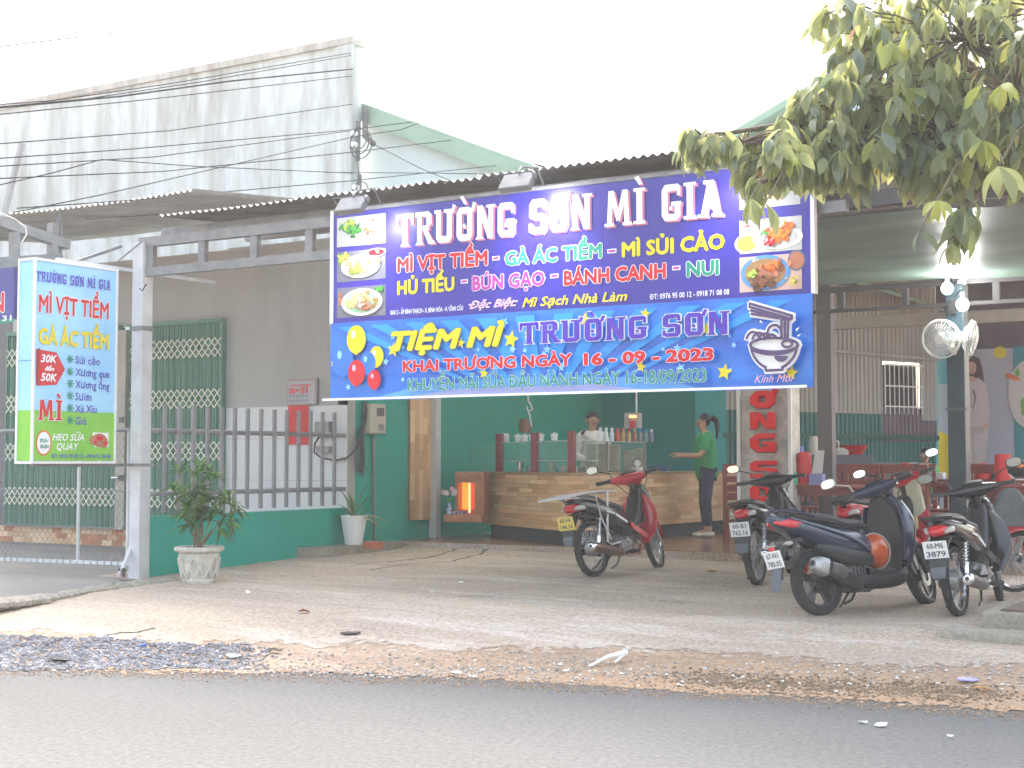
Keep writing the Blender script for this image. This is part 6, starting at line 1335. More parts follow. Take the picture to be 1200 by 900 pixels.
        for s_ in (-1, 1): sa = MB(); sa.bar((-.03, s_*.075, r), (.44, s_*.07, .33), .022, .04); B(sa, 'swingarm', m_black)
        cc = MB(); cc.loft([(.46, .10, .31), (.2, .10, .315), (-.02, .10, r+.0), (-.07, .10, r)], [.018]*4, [.055, .05, .06, .03]); B(cc, 'chain_case', m_black)
        for s_ in (-1, 1):
            sh_ = MB(); a, b = V((-.03, s_*.105, r+.02)), V((.05, s_*.11, .63)); sh_.cyl(a, b, .012, n=8); sh_.cyl(a, a+(b-a)*.35, .02, n=8); 
            sh_.pipe([a+(b-a)*(.3+.6*i/56)+V((math.cos(i*.9)*.026, math.sin(i*.9)*.026, 0)) for i in range(57)], .0055, 4); B(sh_, 'shock_absorber', m_chrome)
        ex = MB(); ex.pipe([(.80, -.05, .37), (.84, -.07, .28), (.74, -.11, .20), (.50, -.13, .18), (.35, -.14, .21)], .018, 8); B(ex, 'exhaust_pipe', m_chrome)
        mu = MB(); mu.loft([(.36, -.145, .215), (.28, -.15, .225), (.05, -.16, .26), (-.22, -.175, .30), (-.26, -.178, .305)], [.025, .045, .05, .052, .04], [.025, .045, .05, .052, .04], p=2); mo = B(mu, 'muffler', m_muff if not rack else mat('burnt_muffler', (.22, .12, .09), .35, .7, var=.4))
        tp_ = MB(); tp_.lathe([(.018, 0), (.03, 0), (.046, .012), (.05, .03), (.045, .05)], (0, 0, 0), 'x', 20); tp_.xf(Matrix.Translation((-.285, -.18, .309)) @ Matrix.Rotation(R(7), 4, 'Y')); B(tp_, 'muffler_tip', m_chrome, mo); h_ = MB(); h_.cyl((-.27, -.179, .306), (-.283, -.18, .308), .02, n=12); B(h_, 'exhaust_hole', m_black, mo)
        for s_ in (-1, 1):
            fp = MB(); fp.cyl((.48, s_*.10, .22), (.48, s_*.25, .22), .014, n=8); fp.cyl((.48, s_*.16, .22), (.48, s_*.26, .22), .021, n=8); B(fp, 'footpeg', m_grip)
            fp = MB(); fp.pipe([(.42, s_*.1, .34), (.2, s_*.14, .30), (.18, s_*.22, .30)], .012); B(fp, 'rear_footpeg', m_black)
        ks = MB(); ks.pipe([(.52, -.13, .26), (.50, -.17, .30), (.34, -.175, .36), (.33, -.22, .36)], .01); B(ks, 'kick_lever', m_chrome)
        # frame and bodywork
        bc = MB(); bc.loft([(.52, 0, .46), (.68, 0, .44), (.82, 0, .56), (.92, 0, .76), (HX, 0, .88)], [.07, .085, .09, .085, .06], [.07, .06, .07, .06, .04]); B(bc, 'centre_body', m_black if col2 is col else col2)
        for s_ in (-1, 1):
            sc_ = MB(); sc_.loft([(.66, s_*.085, .47), (.50, s_*.11, .55), (.30, s_*.125, .60), (.05, s_*.125, .66), (-.20, s_*.085, .735), (-.30, s_*.05, .765)], [.012, .02, .028, .032, .032, .02], [.03, .075, .095, .075, .045, .02]); B(sc_, 'side_panel', col)
            dc = MB(); dc.bar((.52, s_*.137, .53), (.28, s_*.158, .615), .004, .025, up=V((0, s_, 0)).cross(V((1, 0, 0)))); dc.bar((.26, s_*.158, .625), (.1, s_*.162, .655), .004, .018, up=UP); B(dc, 'decal', m_white if not rack else m_white, sm=False)
            lg = MB(); lg.loft([(.86, s_*.12, .30), (.90, s_*.16, .42), (.94, s_*.17, .56), (.96, s_*.13, .70), (.955, s_*.08, .82)], [.05, .075, .08, .075, .03], [.012, .016, .018, .02, .012]); B(lg, 'leg_shield', col)
            st2_ = MB(); st2_.bar((.70, s_*.10, .47), (.88, s_*.15, .36), .01, .05); st2_.bar((.62, s_*.095, .52), (.72, s_*.10, .465), .01, .045); B(st2_, 'trim_strip', tail_col or col, sm=False)
        nose = MB(); nose.loft([(1.00, 0, .52), (1.05, 0, .66), (1.03, 0, .80), (.98, 0, .92)], [.05, .10, .12, .08], [.03, .05, .06, .04]); B(nose, 'front_cowl', col)
        se = MB(); se.loft([(.60, 0, .625), (.52, 0, .675), (.36, 0, .705), (.15, 0, .735), (.02, 0, .775), (-.14, 0, .795), (-.26, 0, .79)], [.06, .10, .125, .13, .13, .115, .07], [.02, .035, .04, .04, .04, .038, .02], p=3); B(se, 'seat', m_seat)
        bt = MB(); bt.loft([(.55, 0, .56), (.3, 0, .64), (0, 0, .69), (-.2, 0, .73)], [.08, .10, .10, .07], [.06, .06, .05, .03]); B(bt, 'seat_base', m_black)
        gr_ = MB(); gr_.pipe([(.05, -.13, .72), (-.10, -.16, .77), (-.30, -.12, .80), (-.36, 0, .805), (-.30, .12, .80), (-.10, .16, .77), (.05, .13, .72)], .012, 8); B(gr_, 'grab_rail', m_chrome if rack else m_black)
        rf_ = MB(); rf_.loft([(.10, 0, .60), (-.12, 0, .645), (-.28, 0, .62), (-.37, 0, .52), (-.40, 0, .42)], [.07, .08, .085, .08, .07], [.01, .012, .012, .01, .008], p=4); B(rf_, 'rear_fender', m_black)
        fl_ = MB(); fl_.loft([(-.385, 0, .45), (-.41, 0, .38), (-.41, 0, .33)], [.06, .062, .05], [.006]*3, p=4); B(fl_, 'mudflap', m_fender)
        tl = MB(); tl.loft([(-.18, 0, .70), (-.28, 0, .705), (-.35, 0, .69), (-.37, 0, .67)], [.08, .085, .06, .03], [.035, .045, .04, .025]); B(tl, 'tail_light', m_tail)
        for s_ in (-1, 1): il = MB(); il.loft([(-.16, s_*.085, .70), (-.27, s_*.10, .705), (-.34, s_*.075, .69)], [.02, .022, .012], [.022, .026, .016]); B(il, 'indicator', m_clear)
        px_, pz_ = -.405, .555
    else:
        e_ = MB(); e_.loft([(-.02, .09, r), (.15, .10, r+.0), (.42, .09, .27), (.52, .05, .28)], [.035, .05, .06, .05], [.08, .085, .09, .07]); B(e_, 'engine_case', m_eng)
        e2 = MB(); e2.loft([(.30, -.03, .34), (.42, -.02, .32), (.58, -.0, .30)], [.07, .09, .07], [.08, .10, .07]); 
        for i in range(5): e2.cbox((.30+.04*i, -.10, .36), .012, .06, .13)
        B(e2, 'engine', m_eng)
        ex = MB(); ex.pipe([(.56, -.04, .24), (.50, -.10, .17), (.36, -.15, .17), (.27, -.165, .21)], .02, 8); B(ex, 'exhaust_pipe', m_muff)
        mu = MB(); mu.loft([(.34, -.165, .20), (.27, -.17, .225), (.10, -.185, .29), (-.10, -.195, .365), (-.16, -.198, .385)], [.03, .055, .062, .06, .05], [.035, .065, .075, .072, .06], p=3); mo = B(mu, 'muffler', m_black)
        gd = MB(); gd.loft([(.20, -.20, .28), (.06, -.235, .325), (-.06, -.245, .365)], [.02, .025, .02], [.05, .055, .045], p=3); B(gd, 'heat_shield', m_muff, mo)
        tp_ = MB(); tp_.loft([(-.10, -.20, .368), (-.18, -.20, .395), (-.225, -.20, .408)], [.062, .055, .035], [.076, .066, .045], p=4); B(tp_, 'muffler_tip', m_alu, mo)
        h_ = MB(); h_.cyl((-.222, -.20, .408), (-.232, -.20, .411), .024, n=12); B(h_, 'exhaust_hole', m_black, mo)
        sh_ = MB(); a, b = V((.02, .13, r+.05)), V((.10, .14, .60)); sh_.cyl(a, b, .012, n=8); sh_.pipe([a+(b-a)*(.2+.7*i/56)+V((math.cos(i*.9)*.028, math.sin(i*.9)*.028, 0)) for i in range(57)], .006, 4); B(sh_, 'shock_absorber', m_red)
        bd_ = MB(); bd_.loft([(.62, 0, .52), (.45, 0, .56), (.20, 0, .60), (-.05, 0, .68), (-.30, 0, .76), (-.42, 0, .80)], [.10, .135, .15, .145, .11, .06], [.10, .14, .13, .09, .055, .025]); B(bd_, 'rear_body', col)
        for s_ in (-1, 1):
            cr = MB(); cr.loft([(.55, s_*.135, .50), (.35, s_*.155, .60), (.05, s_*.155, .69), (-.30, s_*.115, .79)], [.006, .008, .008, .004], [.012, .018, .014, .008]); B(cr, 'side_crease', col2)
            lo_ = MB(); lo_.loft([(.60, s_*.10, .42), (.35, s_*.13, .44), (.12, s_*.12, .50), (-.05, s_*.10, .55)], [.02, .03, .03, .02], [.05, .07, .06, .03]); B(lo_, 'lower_panel', m_black)
            fb = MB(); fb.loft([(.36, s_*.13, .25), (.55, s_*.15, .23), (.85, s_*.14, .25), (1.0, s_*.10, .34)], [.03, .04, .04, .02], [.05, .06, .06, .05]); B(fb, 'side_skirt', m_black)
        fbm = MB(); fbm.loft([(.50, 0, .32), (.70, 0, .29), (.88, 0, .30)], [.14, .15, .14], [.04]*3, p=5); B(fbm, 'floorboard', m_black)
        ib = MB(); ib.loft([(.86, 0, .30), (.90, 0, .45), (.93, 0, .65), (.93, 0, .84), (.90, 0, .95)], [.15, .19, .20, .15, .07], [.03, .035, .04, .04, .03], p=3.0); B(ib, 'inner_shield', m_black)
        fs = MB(); fs.loft([(.96, 0, .28), (1.02, 0, .42), (1.06, 0, .60), (1.04, 0, .80), (.98, 0, .96)], [.10, .16, .20, .19, .10], [.03, .05, .07, .07, .04]); B(fs, 'front_shield', col)
        for s_ in (-1, 1): ws_ = MB(); ws_.loft([(.93, s_*.19, .38), (.96, s_*.225, .55), (.97, s_*.23, .74), (.95, s_*.18, .90)], [.02, .025, .025, .015], [.05, .07, .07, .04]); B(ws_, 'leg_shield', col)
        se = MB(); se.loft([(.62, 0, .70), (.50, 0, .725), (.30, 0, .735), (.12, 0, .775), (-.10, 0, .80), (-.26, 0, .825)], [.08, .125, .14, .14, .12, .07], [.02, .04, .045, .045, .04, .02], p=3); B(se, 'seat', m_seat)
        gr_ = MB(); gr_.pipe([(-.05, -.13, .80), (-.25, -.13, .84), (-.38, -.08, .86), (-.38, .08, .86), (-.25, .13, .84), (-.05, .13, .80)], .014, 8); B(gr_, 'grab_rail', col)
        for s_ in (-1, 1): tl = MB(); tl.loft([(-.20, s_*.11, .735), (-.33, s_*.085, .755), (-.42, s_*.04, .775)], [.015, .02, .012], [.03, .035, .02]); B(tl, 'tail_light', m_tail)
        br = MB(); br.loft([(-.12, 0, .62), (-.30, 0, .60), (-.38, 0, .50), (-.42, 0, .38), (-.43, 0, .30)], [.06, .06, .06, .06, .05], [.02, .02, .012, .008, .006], p=4); B(br, 'rear_fender', m_black)
        fl_ = MB(); fl_.loft([(-.425, 0, .40), (-.46, 0, .30), (-.47, 0, .21)], [.05, .055, .045], [.006]*3, p=4); B(fl_, 'mudflap', m_fender)
        hg = MB(); hg.loft([(.05, 0, r+r*.95), (-.15, 0, r+.25), (-.27, 0, r+.12)], [.055]*3, [.008]*3, p=4); B(hg, 'tyre_hugger', m_black)
        for s_ in (-1, 1): il = MB(); il.cyl((-.36, s_*.04, .585), (-.38, s_*.10, .585), .008, n=6); il.ball((-.385, s_*.125, .585), .045, .035, .02); B(il, 'indicator', m_clear)
        rf_ = MB(); rf_.cbox((-.455, 0, .555), .01, .06, .03); B(rf_, 'reflector', m_tail)
        px_, pz_ = -.44, .47
    # number plate
    if plate:
        w_, h_ = (.19, .14); pb = MB(); pb.cbox((0, 0, 0), .005, w_, h_); M_ = Matrix.Translation((px_-.012, 0, pz_)) @ Matrix.Rotation(R(-14), 4, 'Y'); pb.xf(M_); po_ = B(pb, 'number_plate', plate_m or m_white, sm=False)
        for body, zc, ww in ((plate[0], .012, .13), (plate[1], -.055, .15)):
            vs, fs = text_shape(body, .014); xs = [p.x for p in vs]; k = ww/(max(xs)-min(xs)); tm = MB()
            tm.add([(-.0045-p.z, -(p.x-min(xs))*k+ww/2, zc+p.y*.044/.7) for p in vs], [f[::-1] for f in fs]); tm.xf(M_); tm.build('plate_number', p_dark, po_, local=True)
    # handlebar group
    bw_ = .30 if style == 'under' else .32; bz = 1.0 if style == 'under' else 1.03; bxx = HX-.10
    hb_ = MB(); hb_.pipe([(bxx-.10, -bw_-.02, bz+.01), (bxx-.05, -bw_*.6, bz+.01), (bxx+.03, 0, bz-.02), (bxx-.05, bw_*.6, bz+.01), (bxx-.10, bw_+.02, bz+.01)], .012, 8); B(hb_, 'handlebar', m_chrome, fr=True)
    hc_ = MB(); hc_.loft([(bxx-.05, -.20, bz+.005), (bxx+.0, -.11, bz+.0), (bxx+.04, 0, bz-.0), (bxx+.0, .11, bz+.0), (bxx-.05, .20, bz+.005)], [.03, .07, .11, .07, .03], [.028, .05, .07, .05, .028], side=(1, 0, 0), p=2.4); B(hc_, 'handle_cover', tail_col or col, fr=True)
    hl = MB(); hl.loft([(bxx+.04, 0, bz-.01), (bxx+.13, 0, bz-.015), (bxx+.18, 0, bz-.03)], [.10, .10, .05], [.06, .07, .04]); B(hl, 'headlight', m_clear if style == 'under' else col, fr=True)
    nk = MB(); nk.cyl((HX+.01, 0, HZ-.08), (bxx+.02, 0, bz-.02), .04, n=10); B(nk, 'steering_neck', m_black, fr=True)
    sp_ = MB(); sp_.loft([(bxx-.045, 0, bz+.045), (bxx+.0, 0, bz+.065), (bxx+.055, 0, bz+.07)], [.07, .09, .06], [.012, .016, .012], p=3); so_ = B(sp_, 'instrument_panel', m_black, fr=True)
    dl = MB(); dl.add([(bxx-.03, -.05, bz+.070), (bxx-.03, .05, bz+.070), (bxx+.03, .04, bz+.087), (bxx+.03, -.04, bz+.087)], [(0, 1, 2, 3)]); B(dl, 'dial_glass', mat('dial_grey', (.35, .38, .38), .15), so_, fr=True, sm=False)
    for s_ in (-1, 1):
        g_ = MB(); g_.cyl((bxx-.075, s_*(bw_-.09), bz+.01), (bxx-.115, s_*(bw_+.05), bz+.012), .019, n=10); g_.cyl((bxx-.07, s_*(bw_-.10), bz+.01), (bxx-.075, s_*(bw_-.085), bz+.01), .027, n=10); B(g_, 'grip', m_grip, fr=True)
        l_ = MB(); l_.pipe([(bxx-.02, s_*(bw_-.12), bz+.005), (bxx-.01, s_*(bw_-.06), bz), (bxx-.06, s_*(bw_+.05), bz-.005)], .006, 5); B(l_, 'lever', m_alu if style == 'under' else m_black, fr=True)
    for s_ in (-1, 1):
        mk = mirrors[0] if s_ < 0 else mirrors[1]
        if not mk: continue
        e = V((bxx-.06, s_*(bw_+.07), bz+.17)); mm = MB(); mm.pipe([(bxx-.05, s_*(bw_-.13), bz+.02), (bxx-.04, s_*(bw_-.10), bz+.10), e+V((.02, -s_*.04, -.02))], .006, 6); mr_ = B(mm, 'mirror', m_black if mk != 2 else m_cream, fr=True)
        n0 = V((-.92, s_*.12, -.02)).normalized(); sd_ = V((0, 1, 0)); hm = MB(); hm.loft([e+n0*-.018, e, e+n0*.01], [.04, .068, .066], [.025, .042, .04], side=sd_, p=2.6); B(hm, 'mirror_housing', m_black if mk != 2 else m_cream, mr_, fr=True)
        gm = MB(); gm.loft([e+n0*.0095, e+n0*.0125], [.060, .060], [.036, .036], side=sd_, p=2.6, sub=1); B(gm, 'mirror_glass', m_mirror, mr_, fr=True)
    cbl = MB()
    for s_ in (-1, 1): cbl.pipe([(bxx-.03, s_*.2, bz), (bxx+.08, s_*.16, bz-.05), (bxx+.12, s_*.08, bz-.16), (HX+.06, s_*.04, HZ-.1)], .005, 5)
    B(cbl, 'control_cables', m_black, fr=True)
    ss = MB(); ss.pipe([(.52, .10, .22), (.46, .20, .07), (.45, .24, .035)], .011, 6); B(ss, 'side_stand', m_black)
    cst = MB(); cst.pipe([(.36, .10, .2), (.24, .13, .10), (.14, .13, .07)], .011, 6); cst.pipe([(.36, -.10, .2), (.24, -.13, .10), (.14, -.13, .07)], .011, 6); B(cst, 'centre_stand', m_black)
    if rack:
        rk = MB()
        for i in range(6): y = -.16+.064*i; rk.pipe([(.42, y*.5, .86), (.1, y*.8, .86), (-.25, y, .845), (-.62, y*1.0, .80)], .012, 6)
        rk.pipe([(.42, -.09, .86), (.42, .09, .86)], .01); rk.pipe([(-.62, -.17, .80), (-.62, .17, .80)], .01); rk.pipe([(-.2, -.16, .846), (-.2, .16, .846)], .01); rk.pipe([(.1, -.14, .86), (.1, .14, .86)], .01)
        ro = B(rk, 'luggage_rack', m_rack)
        for s_ in (-1, 1):
            rs = MB(); rs.pipe([(.20, s_*.13, .86), (.12, s_*.15, .6), (.05, s_*.17, .34), (.12, s_*.17, .31), (.30, s_*.17, .33)], .012, 8); rs.pipe([(-.05, s_*.14, .85), (.0, s_*.15, .6), (.14, s_*.16, .36)], .008, 6); B(rs, 'rack_stay', m_rack, ro)
    if helmet:
        pass
    MBk[label] = t
    return t
MBk = {}
bk_red = paint('bike_red', (.55, .015, .03)); bk_black = paint('bike_black', (.015, .015, .02)); bk_navy = paint('bike_navy', (.022, .032, .075), .25); bk_navy2 = paint('bike_navy_light', (.06, .08, .14), .25); bk_cream = paint('bike_cream', (.68, .66, .50), .35); p_plate_y = pm('plate_yellow', (.75, .62, .16))
mA = motorbike('red and black motorbike with a chrome luggage rack and yellow plate before the counter', G(697, 678), 769, lean=-7, steer=18, col=bk_black, col2=bk_black, tail_col=bk_red, plate=('60-F4', '144.14'), plate_m=p_plate_y, rack=True, mirrors=(0, 1), spoked=True)
for ch in mA.children:
    if ch.name.split('.')[0] in ('leg_shield', 'front_fender', 'headlight'): ch.data.materials[0] = bk_red
mB = motorbike('black motorbike with plate 60-B1 762.16 in front of the lettered column', G(888, 688), 926, lean=-5, steer=8, col=bk_black, plate=('60-B1', '762.16'), mirrors=(0, 1), spoked=False, alloy=m_alu)
mC = motorbike('dark navy scooter with fat rear tyre and an orange helmet hanging at its side', G(963, 724), 1079, lean=-11, steer=22, style='scooter', col=bk_navy, col2=bk_navy2, plate=('67-N1', '780.05'), r=.27, wb=1.28, mirrors=(0, 2), spoked=False, alloy=mat('alloy_dark', (.10, .10, .11), .35, .6))
for ch in mC.children:
    if ch.name.startswith('wheel'): pass
mD = motorbike('motorbike with cream leg shield parked behind the navy scooter', G(1017, 688), 1084, lean=-6, steer=30, col=bk_red, plate=None, mirrors=(1, 1), spoked=True)
for s_ in (-1, 1):
    pass
ls_ = MB(); ls_.loft([(.90, 0, .28), (.93, 0, .40), (.955, 0, .56), (.95, 0, .74), (.90, 0, .92), (.86, 0, .99)], [.13, .19, .215, .20, .20, .22], [.02, .022, .024, .028, .02, .01], p=3.2); ls_.build('wide_leg_shield', bk_cream, mD, True, local=True)
pk = MB(); pk.loft([(.87, -.02, .50), (.86, -.02, .58), (.88, -.02, .62)], [.12, .13, .12], [.035, .045, .02], p=4); pk.build('shield_pocket', mat('tan_pocket', (.45, .35, .18), .5), mD, True, local=True)
mE = motorbike('black motorbike with chrome spokes and plate 60-M6 3879 near the tree planter', G(1124, 725), 1166, lean=-6, steer=14, col=bk_black, plate=('60-M6', '3879'), mirrors=(1, 1), spoked=True)
for ch in mE.children:
    if ch.name.startswith('side_panel'): pass
# F faces left, most of it beyond the frame
fpos = G(1192, 699); hF = math.atan2(-(RT*1-FW*.12).y, -(RT*1-FW*.12).x)
rearF = fpos-V((math.cos(hF), math.sin(hF), 0))*1.22
mF = motorbike('red motorbike with a grey jacket over its handlebar at the right picture edge', rearF, 0, heading=hF, lean=-5, steer=20, col=bk_red, col2=bk_red, mirrors=(0, 1), spoked=True, plate=('60-K1', '215.30'))
# jacket draped over the handlebar of that motorbike
jq = W(1184, 575, DEP(fpos)+.05); jk = MB(); n_a, n_b = 26, 12
for j in range(n_b):
    t = j/(n_b-1)
    for i in range(n_a):
        a = 2*math.pi*i/n_a; rx = (.05+.17*t**.7)*(1+.10*math.sin(5*a+2*t)+.05*math.sin(11*a)); ry = (.04+.09*t**.7)*(1+.12*math.sin(4*a)); jk.v.append(jq+RT*math.cos(a)*rx*1.05+FW*math.sin(a)*ry+UP*(.02-.33*t-.03*math.sin(3*a)*t))
jk.f = [(j*n_a+i, j*n_a+(i+1) % n_a, (j+1)*n_a+(i+1) % n_a, (j+1)*n_a+i) for j in range(n_b-1) for i in range(n_a)]+[tuple(range(n_a))]
solo(jk, 'jacket', mat('grey_jacket', (.16, .17, .18), .8, bump=.6, bscale=20, var=.2, scale=10), 'grey jacket draped over the handlebar at the right picture edge', 'jacket', smooth=True)
hq = W(1193, 549, DEP(fpos)+.1); hh = thing('helmet', 'dark helmet with an orange flash resting above the grey jacket', 'helmet', hq); MB().ball(hq, .10, .10, .085, 14, 9).build('shell', m_black, hh, True); MB().ball(hq-FW*.045+UP*.02, .05, .065, .03, 10, 6).build('orange_flash', mat('orange_flash', (.8, .25, .05), .3), hh, True); MB().pipe([hq-RT*.08-UP*.05, hq-RT*.05-UP*.10-FW*.05, hq+RT*.05-UP*.10-FW*.05, hq+RT*.08-UP*.05], .008).build('chin_strap', m_white, hh, True)
# orange helmet hanging from the scooter
q = W(1025, 646, DEP(G(1005, 712))-.18); he = thing('helmet', 'shiny orange helmet hanging on the right side of the navy scooter', 'helmet', q)
hm = MB(); hm.ball((0, 0, 0), .125, .085, .15, 20, 12); rm_ = Matrix.Translation(q) @ Matrix.Rotation(YAW, 4, 'Z') @ Matrix.Rotation(R(-14), 4, 'Y'); hm.xf(rm_); hm.build('shell', mat('orange_gloss', (.72, .13, .02), .12, coat=.8, var=.3, scale=10, col2=(.55, .06, .01)), he, True)
tr_ = MB(); tr_.pipe([(.128*math.cos(2*math.pi*i/24), -.012, .153*math.sin(2*math.pi*i/24)) for i in range(25)], .007, 5); tr_.xf(rm_); tr_.build('rim_trim', m_clear, he, True)
st3 = MB(); st3.pipe([(0.02, 0, .15), (.0, .05, .22), (-.02, .08, .26)], .005); st3.xf(rm_); st3.build('strap', m_black, he, True)
# ================================================================== POTTED PLANTS
def leaf_mesh(name, L_, w_, droop, m, fold=.25, tip=.5, n=6):
    """one leaf along +x: midrib fold, curved down, widest at tip*L"""
    mb = MB()
    for i in range(n+1):
        t = i/n; ww = w_*math.sin(math.pi*min(1, t**(.9 if tip > .5 else .7)))*.5*(1.0 if tip <= .5 else (.55+.75*t)) if 0 < t < 1 else .0015
        z = -droop*L_*t*t; x = L_*t*(1-.25*droop*t)
        mb.v += [V((x, -ww, z+ww*fold)), V((x, 0, z)), V((x, ww, z+ww*fold))]
    for i in range(n): a = 3*i; mb.f += [(a, a+3, a+4, a+1), (a+1, a+4, a+5, a+2)]
    me = mb.mesh(name, True); me.materials.append(m); return me
def leaf_mat(name, c, c2, tr=.25):
    m = mat(name, c, .4, rand=.25); nt = m.node_tree; b = nt.nodes['Principled BSDF']; out = nt.nodes['Material Output']
    t = nt.nodes.new('ShaderNodeBsdfTranslucent'); t.inputs[0].default_value = (*c2, 1); x = nt.nodes.new('ShaderNodeMixShader'); x.inputs[0].default_value = tr
    nt.links.new(b.outputs[0], x.inputs[1]); nt.links.new(t.outputs[0], x.inputs[2]); nt.links.new(x.outputs[0], out.inputs[0]); return m
def orient(d, roll=0.0):
    """euler sending +x to d, z as far up as possible"""
    d = V(d).normalized(); y = UP.cross(d); y = y.normalized() if y.length > 1e-3 else V((0, 1, 0)); z = d.cross(y)
    return (Matrix((d, y, z)).transposed() @ Matrix.Rotation(roll, 3, 'X')).to_euler()
random.seed(17)
pg = G(218, 687); pb = V((pg.x, pg.y+.18, zg(pg.x, pg.y)+.02))
pot = thing('plant_pot', 'large cream ornamental pot with leafy shrub by the foot of the tall post', 'potted plant', pb)
k = .235
MB().lathe([(0, 0), (.155, 0), (.165, .03), (.15, .045), (.19, .17), (.205, .27), (.20, .30), (.245, .325), (.25, .35), (.235, .365), (.20, .36), (.19, .31), (0, .31)], pb, n=36).build('pot', mat('cast_stone', (.58, .55, .48), .8, var=.35, scale=9, bump=.5, bscale=50), pot, True)
rl_ = MB()
for i in range(12):
    a = 2*math.pi*i/12; 
    for s_ in (-1, 1):
        pts = []
        for j in range(7): t = j/6; aa = a+s_*.24*math.sin(t*math.pi*.9); rr = .168+.04*t+.004; pts.append(pb+V((math.cos(aa)*rr, math.sin(aa)*rr, .06+.19*t)))
        rl_.pipe(pts, .008, 5)
rl_.build('relief', mat('cast_stone_relief', (.62, .59, .53), .8), pot, True)
MB().cyl(pb+UP*.312, pb+UP*.325, .19, n=20).build('soil', mat('soil', (.07, .05, .035), .95, bump=1, bscale=60), pot)
gl_m = [leaf_mesh('leaf', .17, .030, .35, leaf_mat('shrub_leaf', (.055, .17, .035), (.2, .4, .05))), leaf_mesh('leaf', .15, .028, .15, leaf_mat('shrub_leaf_light', (.13, .28, .05), (.3, .5, .08))), leaf_mesh('leaf', .18, .03, .5, leaf_mat('shrub_leaf_dark', (.03, .10, .028), (.1, .25, .04)))]
stems = MB(); tips = []
for i in range(13):
    a = random.random()*6.28; rr = random.uniform(.05, .34); hh_ = random.uniform(.30, .82); e = pb+V((math.cos(a)*rr, math.sin(a)*rr*.8, .33+hh_)); b0 = pb+V((random.uniform(-.05, .05), random.uniform(-.05, .05), .32)); mid = (b0+e)/2+V((math.cos(a)*-.04, math.sin(a)*-.04, .04)); stems.pipe([b0, mid, e], [.007, .006, .004], 6); tips.append((e, e-mid)); 
    tips.append((mid+(e-mid)*.35, e-mid))
for e in (pb+RT*.40+UP*.75, pb+RT*.33+UP*.62, pb+RT*.25-FW*.1+UP*.55, pb-RT*.28+UP*.95, pb+UP*1.18): stems.pipe([pb+UP*.32, (pb+UP*.5+e)/2, e], [.007, .006, .004], 6); tips.append((e, e-(pb+UP*.5)))
stems.build('stem', mat('stem_brown', (.22, .17, .10), .8), pot, True)
for e, d_ in tips:
    d_ = d_.normalized()
    for j in range(13):
        a = random.random()*6.28; x, y = basis(d_)[1:]; q = d_*random.uniform(.15, .9)+(x*math.cos(a)+y*math.sin(a))*random.uniform(.5, 1); s_ = random.uniform(.85, 1.3)
        piece('leaf', random.choice(gl_m), pot, e-d_*random.uniform(0, .08), orient(q, random.uniform(-.5, .5)), (s_, s_, s_))
# tall white fluted pot on the ledge
wpb = hz(463, 640, LZ); wpb = V((XS+.20, wpb.y, LZ))
wp_ = thing('plant_pot', 'tall white tapered pot with long drooping leaves on the concrete ledge', 'potted plant', wpb)
fl = MB(); n = 40; prof = [(0, 0), (.10, 0), (.105, .01), (.155, .33), (.165, .34), (.165, .355), (.15, .355), (.14, .30), (0, .30)]
for i in range(n):
    t = 2*math.pi*i/n
    for j, (rr, z) in enumerate(prof): g_ = rr*(1+(.025 if i % 2 else -.01)*(2 <= j <= 3)); fl.v.append(wpb+V((g_*math.cos(t+z*.8), g_*math.sin(t+z*.8), z)))
kk = len(prof); fl.f = [(i*kk+j, ((i+1) % n)*kk+j, ((i+1) % n)*kk+j+1, i*kk+j+1) for i in range(n) for j in range(kk-1)]
fl.build('pot', m_white, wp_); MB().cyl(wpb+UP*.301, wpb+UP*.31, .138, n=20).build('soil', mat('soil_dark', (.06, .045, .03), .95), wp_)
lm2 = leaf_mesh('leaf', .48, .055, .25, leaf_mat('strap_leaf', (.06, .14, .05), (.2, .35, .08)), n=9); lm3 = leaf_mesh('leaf', .55, .06, .75, leaf_mat('strap_leaf_pale', (.22, .26, .12), (.3, .4, .12)), n=10)
for d_, me_, s_ in ((UP*1+RT*.15, lm2, 1.1), (UP*1-RT*.25, lm2, 1.0), (UP*.9+RT*.4, lm2, .95), (UP*.7+RT*.8-FW*.2, lm2, 1.0), (UP*.5+RT*.9, lm3, .8), (UP*1-RT*.05-FW*.2, lm2, .8), (UP*.45-RT*1, lm3, 1.15), (UP*.35-RT*.8+FW*.3, lm3, 1.0), (UP*.8-RT*.5-FW*.4, lm2, .7), (UP*.3+RT*.5-FW*.5, lm3, .7)):
    piece('leaf', me_, wp_, wpb+UP*.31, orient(d_, random.uniform(-.6, .6)), (s_, s_, s_))
MB().pipe([wpb+UP*.3, wpb+UP*.42+RT*.01, wpb+UP*.55], [.02, .016, .01], 7).build('stem', mat('stem_green', (.30, .34, .16), .6), wp_, True)
